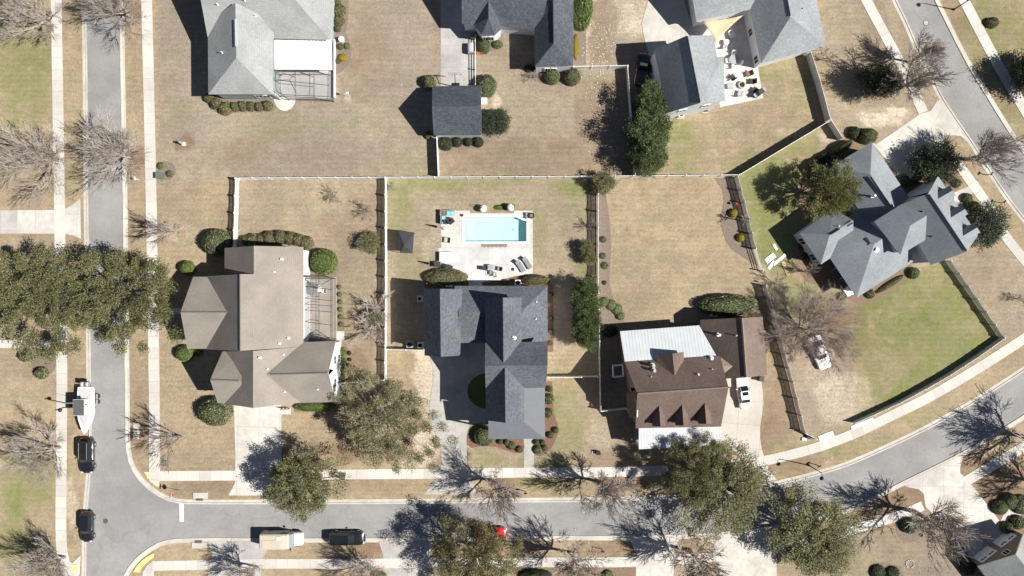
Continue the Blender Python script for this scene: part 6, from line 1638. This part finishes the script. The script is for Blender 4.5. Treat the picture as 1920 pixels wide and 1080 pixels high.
cabinet('utility_box', 'dark box at the lower end of the long grey fence', 'utility box', 1515, 818, .5, .5, .5, 'black'); cabinet('water_meter', 'white cover at the lower end of the long grey fence', 'meter cover', 1507, 823, .55, .4, .15, 'white')
cabinet('utility_box', 'white well cap box right of the detached garage', 'utility box', 908, 190, .75, .85, .25, 'white')
def ac_unit(px, py, label, s=.85, m='grey_metal', z=.75):
    t = thing('cooling_unit', label, 'air conditioner', G(px, py), 'outdoor cooling units'); p = G(px, py)
    mb = MB(); mb.rbox((p.x, p.y, z / 2 + .05), (s, s, z), .04); mb.build('housing', M[m], t)
    mb = MB(); mb.lathe([(s * .4, 0), (s * .4, .03), (s * .33, .035)], (p.x, p.y, z + .05), 16); mb.build('fan_guard', M['black'], t)
    mb = MB(); mb.box((p.x, p.y, .03), (s + .25, s + .25, .06)); mb.build('pad', M['concrete_kerb'], t)
ac_unit(843, 531, 'white cooling unit at the back wall below the large oval hedge', .95, 'white', .9); ac_unit(971, 530, 'white cooling unit at the back wall left of the smaller oval hedge', .8, 'white', .95)
ac_unit(1337, 587, 'pale cooling unit with dark fan under the long arched hedge', .9, 'white'); ac_unit(769, 646, 'cooling unit left of the slate roofed garage wing by the short fence', .9, 'grey_metal'); ac_unit(789, 647, 'white cooling unit against the slate roofed garage wing', .75, 'white')
ac_unit(788, 560, 'white cooling unit halfway along the slate garage wing wall', .7, 'white'); ac_unit(640, 727, 'white cooling unit in the shade by the taupe gable wall', .7, 'white')
ac_unit(1247, 223, 'small white unit at the lower left corner of the barn-like garage', .5, 'white')
ac_unit(1276, 216, 'white unit along the lower wall of the barn-like garage', .8, 'white', .6); ac_unit(1322, 206, 'dark unit along the lower wall of the barn-like garage', .6, 'black', .5)
def drain(px, py, sx, sy, gx, gy, label):
    t = thing('storm_drain', label, 'drain', G(px, py), 'storm drains'); p = G(px, py)
    mb = MB(); mb.rbox((p.x, p.y, .07), (sx, sy, .16), .02); mb.build('drain_slab', M['concrete_kerb'], t)
    mb = MB(); mb.box((p.x + gx, p.y + gy, .085), (.95 if sx >= sy else .35, .35 if sx >= sy else .95, .15)); mb.build('opening', M['iron'], t)
drain(256, 808, .85, 2.3, -.55, 0, 'concrete storm drain in the verge right of the left road'); drain(376, 929, 2.1, .9, -.1, -.55, 'concrete storm drain beside the stop line'); drain(374, 1022, 2.2, .9, -.1, .5, 'concrete storm drain at the bottom kerb near the junction')
def disc(px, py, r, label, m='iron'):
    t = thing('manhole_cover', label, 'manhole cover', G(px, py), 'manhole covers'); p = G(px, py)
    mb = MB(); mb.lathe([(r, .0), (r, .02)], (p.x, p.y, .012), 20); mb.build('frame_ring', M['iron'], t); mb = MB(); mb.lathe([(r * .8, 0), (r * .8, .012)], (p.x, p.y, .03), 20); mb.build('cover', M[m], t)
disc(198, 977, .36, 'round manhole cover in the junction near the black car'); disc(1736, 43, .42, 'round manhole cover in the upper right road', 'grey_metal'); disc(1079, 993, .2, 'small valve cover in the bottom road', 'grey_metal')
t = thing('basketball_hoop', 'basketball hoop with clear backboard at the garage end of the top driveway', 'basketball hoop', G(856, 163)); p = G(856, 163)
mb = MB(); mb.tube([p, p + Vector((0, 0, 2.9)), p + Vector((0, .9, 3.3))], .07, 6); mb.build('pole', M['black'], t)
mb = MB(); mb.box(p + Vector((0, .15, .2)), (.9, .7, .4)); mb.build('base', M['black'], t)
mb = MB(); q = p + Vector((0, 1.0, 3.35)); 
for a, b in (((-.9, -.5), (.9, -.5)), ((.9, -.5), (.9, .5)), ((.9, .5), (-.9, .5)), ((-.9, .5), (-.9, -.5)), ((-.3, -.35), (-.3, .1)), ((.3, -.35), (.3, .1)), ((-.3, .1), (.3, .1))): mb.tube([q + Vector((a[0], 0, a[1])), q + Vector((b[0], 0, b[1]))], .035, 4)
mb.build('backboard', M['grey_metal'], t)
mb = MB(); mb.tube([q + Vector((.23 * math.cos(R(k)), .35 + .23 * math.sin(R(k)), -.3)) for k in range(0, 361, 30)], .015, 4); mb.build('rim', M['orange'], t)
t = thing('barbecue_grill', 'covered grey barbecue grill by the railing of the top driveway', 'grill', G(883, 93)); p = G(883, 93)
mb = MB(); mb.loft([[(p.x + x * w, p.y + y * w2, z) for x, y in ((-.4, -.75), (.4, -.75), (.45, 0), (.4, .75), (-.4, .75), (-.45, 0))] for z, w, w2 in ((0, 1, 1), (.9, 1, 1), (1.15, .8, .9), (1.25, .35, .8))]); mb.build('cover', M['skin_grey'], t)
mb = MB(); mb.box((p.x + .5, p.y, .85), (.3, 1.0, .05)); mb.build('shelf', M['black'], t)
t = thing('toy_slide', 'small orange toy beside the round shrub below the bay window', 'toy', G(900, 100)); p = G(900, 100)
mb = MB(); mb.loft([[p + Vector((x, -.2, z)), p + Vector((x, .2, z)), p + Vector((x, .2, z + .06)), p + Vector((x, -.2, z + .06))] for x, z in ((-.45, .05), (-.1, .25), (.25, .5))]); mb.build('slide', M['orange'], t)
mb = MB(); mb.box(p + Vector((.32, 0, .27)), (.08, .4, .54)); mb.build('ladder', M['orange'], t)
def bin_(px, py, label, m, ang=0):
    t = thing('rubbish_bin', label, 'rubbish bin', G(px, py)); p = G(px, py)
    mb = MB(); mb.box((p.x, p.y, .5), (.55, .6, 1.0), R(ang), 0, 1.12); mb.build('bin_body', M[m], t)
    mb = MB(); mb.rbox((p.x, p.y, 1.04), (.68, .74, .09), .03, R(ang)); mb.build('lid', M[m], t)
    for s in (-.25, .25): mb = MB(); mb.box((p.x + s, p.y - .3, .1), (.06, .2, .2)); mb.build('wheel', M['tyre'], t)
bin_(1424, 709, 'dark wheeled bin on the driveway corner beside the white sedan', 'frame_dark'); bin_(888, 71, 'dark green wheeled bin by the corner of the charcoal house', 'green_box')

# ---------------------------------------------------------------- pool side furniture
def chair(label, px, py, ang, m='frame_dark', seat=None, w=.55, group='patio chairs', z=.035):
    t = thing('patio_chair', label, 'chair', (0, 0, 0), group)
    mb = MB(); mb.rbox((0, 0, .42), (w, w, .07), .02); mb.build('seat', M[seat or m], t)
    mb = MB(); mb.add([(-w / 2, -w / 2, .42), (-w / 2, w / 2, .42), (-w / 2 - .18, w / 2, .95), (-w / 2 - .18, -w / 2, .95), (-w / 2 - .05, -w / 2, .42), (-w / 2 - .05, w / 2, .42), (-w / 2 - .23, w / 2, .95), (-w / 2 - .23, -w / 2, .95)], [(0, 1, 2, 3), (7, 6, 5, 4), (0, 3, 7, 4), (1, 5, 6, 2), (2, 6, 7, 3)]); mb.build('backrest', M[seat or m], t)
    for x in (-1, 1):
        for y in (-1, 1): mb = MB(); mb.tube([(x * w * .45, y * w * .45, 0), (x * w * .42, y * w * .42, .42)], .02, 5); mb.build('leg', M[m], t)
    for y in (-1, 1): mb = MB(); mb.tube([(-w / 2 - .08, y * w * .52, .64), (w * .45, y * w * .52, .62), (w * .45, y * w * .5, .4)], .02, 5); mb.build('armrest', M[m], t)
    g = G(px, py, z); move(t, g, R(ang)); return t
def table(label, px, py, r, m='grey_metal', h=.72, square=False, z=.035, group=None, name='patio_table'):
    t = thing(name, label, 'table', G(px, py, z), group); p = G(px, py, z); mb = MB()
    if square: mb.rbox((p.x, p.y, z + h), (r * 2, r * 1.6, .05), .01)
    else: mb.lathe([(r, -.02), (r, .02)], (p.x, p.y, z + h), 18)
    mb.build('tabletop', M[m], t)
    for k in range(4):
        a = R(45 + 90 * k); mb = MB(); mb.tube([(p.x + r * .75 * math.cos(a), p.y + r * .75 * math.sin(a) * (.8 if square else 1), z), (p.x + r * .6 * math.cos(a), p.y + r * .6 * math.sin(a) * (.8 if square else 1), z + h)], .02, 5); mb.build('leg', M[m], t)
def lounger(label, px, py, ang, m='grey_cloth', z=.035):
    t = thing('sun_lounger', label, 'sun lounger', (0, 0, 0), 'sun loungers')
    mb = MB(); mb.rbox((.3, 0, .33), (1.3, .62, .08), .03); mb.build('seat', M[m], t)
    mb = MB(); mb.add([(-.35, -.31, .33), (-.35, .31, .33), (-.85, .31, .85), (-.85, -.31, .85), (-.38, -.31, .25), (-.38, .31, .25), (-.9, .31, .78), (-.9, -.31, .78)], [(0, 1, 2, 3), (7, 6, 5, 4), (0, 3, 7, 4), (1, 5, 6, 2), (2, 6, 7, 3)]); mb.build('backrest', M[m], t)
    for x in (-.4, .85):
        for y in (-.28, .28): mb = MB(); mb.tube([(x, y, 0), (x, y, .3)], .02, 5); mb.build('leg', M['frame_dark'], t)
    for y in (-.33, .33): mb = MB(); mb.tube([(-.45, y, .3), (.95, y, .3)], .02, 5); mb.build('side_rail', M['frame_dark'], t)
    move(t, G(px, py, z), R(ang))
lounger('left one of two grey sun loungers at the lower right of the patio', 975, 499, -58); lounger('right one of two grey sun loungers at the lower right of the patio', 988, 493, -58)
table('small round white side table left of the grey sun loungers', 967, 506, .25, 'white', .5, name='side_table')
table('square patio table in the middle of the small dining set', 920, 501, .42, 'grey_metal', .7, True)
chair('dark chair left of the small dining table', 911, 503, 0, 'frame_dark', 'black_cloth'); chair('grey chair right of the small dining table', 936, 504, 170, 'frame_dark', 'grey_cloth'); chair('dark chair below the small dining table on its left', 921, 511, 100, 'frame_dark', 'grey_cloth'); chair('pale green chair below the small dining table on its right', 928, 514, 95, 'grey_metal', 'shrub_g' if False else 'lime', .5)
chair('lime green chair on the left edge of the pool deck', 838, 450.5, 175, 'frame_dark', 'lime', .75); 
chair('left one of two black cushioned chairs beside the turquoise sofa', 841, 413, 40, 'frame_dark', 'black_cloth', .7); chair('right one of two black cushioned chairs beside the turquoise sofa', 847.5, 414.5, 40, 'frame_dark', 'black_cloth', .7)
t = thing('corner_sofa', 'L shaped sofa with turquoise cushions in the corner of the pool deck', 'sofa', G(838, 403)); 
for i, (a, b, c, d) in enumerate(((830, 396, 852, 403.5), (828, 404, 836.5, 420.5))):
    p = G(a, d); q = G(c, b); mb = MB(); mb.box(((p.x + q.x) / 2, (p.y + q.y) / 2, .2), (q.x - p.x, q.y - p.y, .34)); mb.build('frame', M['wood'], t)
for a, b in ((841, 400), (848, 400), (832, 408.5), (832, 416)):
    p = G(a, b); mb = MB(); mb.rbox((p.x, p.y, .45), (.52, .52, .16), .05); mb.build('cushion', M['turquoise'], t)
p = G(839, 395.7); mb = MB(); mb.rbox((p.x, p.y, .6), (1.8, .14, .6), .03); mb.build('backrest', M['grey_cloth'], t); p = G(827.3, 407); mb = MB(); mb.rbox((p.x, p.y, .6), (.14, 2.0, .6), .03); mb.build('backrest', M['grey_cloth'], t)
t = thing('deck_box', 'long white slatted bench box on the left edge of the patio', 'storage box', G(838, 482)); p = G(838, 482)
mb = MB(); mb.box((p.x, p.y, .4), (1.95, 1.3, .72)); mb.build('box_body', M['white'], t)
for k in range(7): mb = MB(); mb.box((p.x, p.y - .57 + k * .19, .79), (2.0, .165, .05)); mb.build('lid_board', M['white'], t)
def parasol(px, py, label, m='black_cloth', h=3.0):
    t = thing('closed_parasol', label, 'parasol', G(px, py, .035)); p = G(px, py, .035)
    mb = MB(); mb.tube([p, p + Vector((0, 0, h))], .03, 6); mb.build('pole', M['grey_metal'], t)
    mb = MB(); mb.lathe([(.2, 0), (.16, .5), (.08, 1.5), (.03, 1.75)], p + Vector((0, 0, h - 1.75)), 8); mb.build('canopy', M[m], t)
    mb = MB(); mb.lathe([(.32, 0), (.3, .08), (.06, .14)], p, 12); mb.build('base', M['grey_metal'], t)
parasol(832, 428, 'closed parasol with pale blue base on the left deck edge', 'skin_grey'); parasol(817, 497, 'closed dark parasol beside the dark table left of the patio')
table('dark square table under the closed dark parasol', 820.5, 496, .5, 'black_cloth', .7, True)
chair('dark chair at the top edge of the large oval hedge', 844, 502, -20, 'frame_dark', 'black_cloth', .7)
def egg_chair(px, py, label, ang):
    t = thing('egg_chair', label, 'chair', (0, 0, 0), 'white egg chairs'); mb = MB(); rr = []
    for k in range(7):
        a = R(-80 + k * 25); r = .55 * math.cos(a * .75); rr.append([(.1 + r * math.cos(R(q)) * (1 if math.cos(R(q)) > -.2 else .9), r * math.sin(R(q)), .85 + .55 * math.sin(a)) for q in range(-130, 131, 26)])
    mb.loft(rr, 0, True); mb.build('shell', M['white'], t, True)
    mb = MB(); mb.lathe([(.34, 0), (.36, .12), (.2, .18)], (.05, 0, .45), 12); mb.build('cushion', M['white'], t)
    mb = MB(); mb.tube([(-.6, 0, 0), (-.75, 0, .8), (-.65, 0, 1.6), (-.3, 0, 2.0), (.1, 0, 1.95), (.1, 0, 1.4)], .03, 6); mb.build('stand', M['grey_metal'], t)
    mb = MB(); mb.tube([(.55 * math.cos(R(k)), .55 * math.sin(R(k)), .03) for k in range(0, 361, 24)], .03, 5); mb.build('base_ring', M['grey_metal'], t)
    move(t, G(px, py), R(ang))
egg_chair(905, 391, 'left white egg chair above the pool', -35); egg_chair(959, 389, 'right white egg chair above the pool', -150)
t = thing('planter', 'round black planter at the upper right corner of the pool', 'planter', G(996, 405)); p = G(996, 405)
mb = MB(); mb.lathe([(.28, 0), (.42, .5), (.45, .62), (.36, .62), (.34, .5)], p + Vector((0, 0, .03)), 16); mb.build('pot', M['black'], t); mb = MB(); mb.lathe([(.34, .5), (.2, .56)], p, 12); mb.build('soil', M['mulch'], t)
t = thing('side_table', 'dark low table beside the black planter at the pool corner', 'table', G(990, 404)); p = G(990, 404, .03)
mb = MB(); mb.rbox(p + Vector((0, 0, .42)), (.75, .75, .05), .01); mb.build('tabletop', M['grey_cloth'], t); mb = MB(); mb.box(p + Vector((0, 0, .2)), (.5, .5, .4)); mb.build('base', M['frame_dark'], t)
t = thing('ball', 'small dark ball on the pool deck near the turquoise sofa', 'ball', G(867, 404)); p = G(867, 404)
mb = MB(); mb.lathe([(.02, -.19), (.12, -.15), (.18, -.06), (.18, .06), (.12, .15), (.02, .19)], p + Vector((0, 0, .22)), 12); mb.build('shell', M['black'], t, True)
t = thing('shade_canopy', 'square dark cloth canopy on four poles left of the pool', 'canopy', G(764, 456)); z_ = 32
c = [P(747.5, 433, z_), P(776.5, 436, z_), P(773.5, 474.5, z_), P(750.5, 473.5, z_)]; top = (c[0] + c[1] + c[2] + c[3]) / 4 + Vector((-.25, -.5, .45))
mb = MB(); mb.add([*c, top], [(1, 0, 4), (2, 1, 4), (3, 2, 4), (0, 3, 4)]); mb.build('canopy', M['black_cloth'], t)
mb = MB()
for i in range(4): mb.tube([c[i], c[(i + 1) % 4]], .035, 5); mb.tube([c[i], top], .02, 4)
mb.build('canopy_frame', M['frame_dark'], t)
for q in c: mb = MB(); mb.tube([Vector((q.x, q.y, 0)), q], .035, 6); mb.build('pole', M['grey_metal'], t)
t = thing('patio_umbrella', 'dark open umbrella inside the screened lanai of the taupe house', 'parasol', G(587, 541)); p = G(590, 541)
mb = MB(); mb.lathe([(1.0, 0), (.5, .25), (.04, .42)], p + Vector((0, 0, 2.1)), 8); mb.build('canopy', M['grey_cloth'], t); mb = MB(); mb.tube([p, p + Vector((0, 0, 2.5))], .03, 6); mb.build('pole', M['grey_metal'], t)
chair('white chair right of the umbrella inside the screened lanai', 608, 546, 180, 'white', 'white', .6); chair('dark chair left of the umbrella inside the screened lanai', 580, 545, 0, 'frame_dark', 'grey_cloth', .6); table('white table beside the umbrella inside the screened lanai', 602, 541, .5, 'white')
t = thing('lanai_sofa', 'dark sofa at the lower end of the screened lanai', 'sofa', G(588, 632)); p = G(588, 632)
mb = MB(); mb.rbox(p + Vector((0, 0, .25)), (2.0, .8, .42), .05); mb.build('seat', M['grey_cloth'], t); mb = MB(); mb.rbox(p + Vector((0, -.35, .55)), (2.0, .2, .55), .05); mb.build('backrest', M['grey_cloth'], t)
# paved patio of the white house
pat = [(1371, 146, 130, 'black_cloth', 'dark patio chair upper left of the round fire pit'), (1402, 140, 200, 'wood', 'brown patio chair above the round fire pit'), (1408, 154, 180, 'black_cloth', 'dark patio chair right of the round fire pit'), (1368, 163, 5, 'skin_grey', 'pale grey patio chair left of the round fire pit'), (1386, 176, 75, 'skin_grey', 'pale grey patio chair below the round fire pit'), (1413, 170, 140, 'black_cloth', 'dark patio chair lower right of the round fire pit')]
for x, y, a, m, l in pat: chair(l, x, y, a, 'frame_dark', m, .72)
t = thing('fire_pit', 'round stone fire pit among the patio chairs', 'fire pit', G(1390, 160)); p = G(1390, 160, .03)
mb = MB(); mb.lathe([(.55, 0), (.55, .4), (.38, .4), (.36, .2)], p, 18); mb.build('stone_ring', M['concrete_kerb'], t); mb = MB(); mb.lathe([(.36, .2), (.2, .24)], p, 12); mb.build('ash_bed', M['black'], t)
table('round glass dining table on the paved patio', 1374, 114, .72, 'grey_metal')
for x, y, a, l in ((1364, 116, 0, 'white chair left of the round glass table'), (1374, 104, -90, 'white chair above the round glass table'), (1374, 125, 90, 'white chair below the round glass table'), (1384, 119, 180, 'white chair right of the round glass table')): chair(l, x, y, a, 'white', 'white', .58)
chair('white armchair in the shade right of the tan sail', 1371, 67, -60, 'white', 'white', .8); table('pale table below the tip of the tan sail', 1360, 81, .4, 'white', .6); chair('pale chair beside the table below the tan sail', 1358, 88, 70, 'white', 'skin_grey', .5)
t = thing('grill', 'black barbecue grill at the lower right corner of the paved patio', 'grill', G(1421, 176)); p = G(1421, 176, .03)
mb = MB(); mb.rbox(p + Vector((0, 0, .5)), (1.3, .7, .9), .03, R(35)); mb.build('cabinet_body', M['black'], t); mb = MB(); mb.rbox(p + Vector((.05, .1, 1.05)), (.85, .65, .3), .12, R(35)); mb.build('lid', M['frame_dark'], t)
for s in (-1, 1): mb = MB(); mb.box(p + Vector((s * .75 * math.cos(R(35)), s * .75 * math.sin(R(35)), .9)), (.4, .55, .04), R(35)); mb.build('shelf', M['grey_metal'], t)
t = thing('shade_sail', 'tan triangular shade sail stretched over the paved patio', 'shade sail', G(1350, 50))
A_, B_, C_ = P(1315.6, 39.5, 40), P(1393, 29, 42), P(1341, 83, 34); ctr = (A_ + B_ + C_) / 3 + Vector((0, 0, -.25)); mb = MB(); N_ = 8
def sail(u, v, w):
    p = A_ * u + B_ * v + C_ * w; k = 27 * u * v * w; e = max(u * v, v * w, u * w) * 4
    f = (1 - k) * e * .16
    return p.lerp(ctr, max(0, f)) - Vector((0, 0, .25 * k))
idx = {}; vs = []; fs = []
for i in range(N_ + 1):
    for j in range(N_ + 1 - i): idx[i, j] = len(vs); vs.append(sail(i / N_, j / N_, 1 - (i + j) / N_))
for i in range(N_):
    for j in range(N_ - i):
        fs.append((idx[i, j], idx[i + 1, j], idx[i, j + 1]))
        if i + j < N_ - 1: fs.append((idx[i + 1, j], idx[i + 1, j + 1], idx[i, j + 1]))
mb.add(vs, fs); o = mb.build('cloth', M['sail'], t, True); s_ = o.modifiers.new('thickness', 'SOLIDIFY'); s_.thickness = .01
for q in (A_, B_, C_):
    mb = MB(); d_ = (q - ctr).normalized(); mb.tube([q, q + d_ * .4], .02, 5); mb.build('corner_cable', M['grey_metal'], t)
# garden ornaments and small things
t = thing('birdbath', 'white birdbath by the right wall of the grey hipped house', 'birdbath', G(643, 77)); p = G(643, 77)
mb = MB(); mb.lathe([(.22, 0), (.18, .1), (.08, .3), (.08, .7), (.15, .8)], p, 12); mb.build('pedestal', M['white'], t); mb = MB(); mb.lathe([(.12, 0), (.38, .14), (.42, .2), (.36, .18), (.1, .08)], p + Vector((0, 0, .8)), 16); mb.build('bowl', M['white'], t)
def statue(px, py, label):
    t = thing('garden_statue', label, 'statue', G(px, py)); p = G(px, py)
    mb = MB(); mb.lathe([(.3, 0), (.28, .2), (.2, .22), (.2, .5), (.26, .55)], p, 10); mb.build('plinth', M['white'], t)
    mb = MB(); mb.lathe([(.2, 0), (.24, .2), (.14, .5), (.2, .75), (.1, .95), (.13, 1.05), (.12, 1.2), (.03, 1.28)], p + Vector((0, 0, .55)), 10); mb.build('figure', M['skin_grey'], t, True)
statue(345, 270, 'pale garden statue in the pinkish leaf ring on the big upper lawn')
t = thing('flag_pole', 'slim white bird feeder pole right of the screened porch', 'bird feeder', G(656, 181)); p = G(656, 181)
mb = MB(); mb.tube([p, p + Vector((0, 0, 2.0))], .03, 6); mb.build('pole', M['white'], t); mb = MB(); mb.rbox(p + Vector((0, 0, 2.1)), (.4, .3, .35), .1); mb.build('feeder', M['white'], t)
t.name = 'bird_feeder'
t = thing('garden_lantern', 'small red garden lantern in the planting bed by the grey picket fence', 'lantern', G(1377, 383)); p = G(1377, 383)
mb = MB(); mb.tube([p, p + Vector((0, 0, .8))], .025, 5); mb.build('stake', M['black'], t); mb = MB(); mb.lathe([(.05, 0), (.2, .12), (.2, .3), (.05, .42)], p + Vector((0, 0, .75)), 10); mb.build('lamp_body', M['red'], t)
t = thing('tree_ring', 'small pale ring of edging stones on the lawn left of the olive house', 'edging ring', G(1706, 1057)); p = G(1706, 1057)
for k in range(9): a = R(k * 36 - 60); mb = MB(); mb.rbox((p.x + .55 * math.cos(a), p.y + .55 * math.sin(a), .06), (.25, .14, .12), .02, a + R(90)); mb.build('stone', M['travertine'], t)
t = thing('young_tree', 'yellow green staked sapling on the lawn left of the olive house', 'sapling', G(1762, 1017)); p = G(1762, 1017)
mb = MB(); mb.tube([p, p + Vector((0, 0, 1.6))], .03, 6); mb.build('trunk', M['bark'], t); rg = random.Random(4); mb = MB(); leaf_clumps(mb, rg, [(p + Vector((rg.gauss(0, .2), rg.gauss(0, .2), 1.4 + rg.random() * .6)), .5, Vector((0, 0, 1))) for _ in range(6)], 40, .14); mb.build('crown', M['shrub_y'], t)
# fallen leaves, too many to count
rg = random.Random(77); mb = MB()
for _ in range(420):
    if rg.random() < .75: x, y = rg.gauss(1128, 20), rg.gauss(112, 45)
    else: x, y = rg.uniform(1060, 1180), rg.uniform(40, 300)
    if not (1085 < x < 1176 and 20 < y < 310): continue
    p = G(x, y, .03); a = rg.uniform(0, 6.28); l = rg.uniform(.05, .11); mb.box((p.x, p.y, .03), (l * 1.6, l, .02), a)
tag(mb.build('fallen_leaves', mat('fallen_leaf', (.52, .45, .33), .8, isl=.35)), kind='stuff')
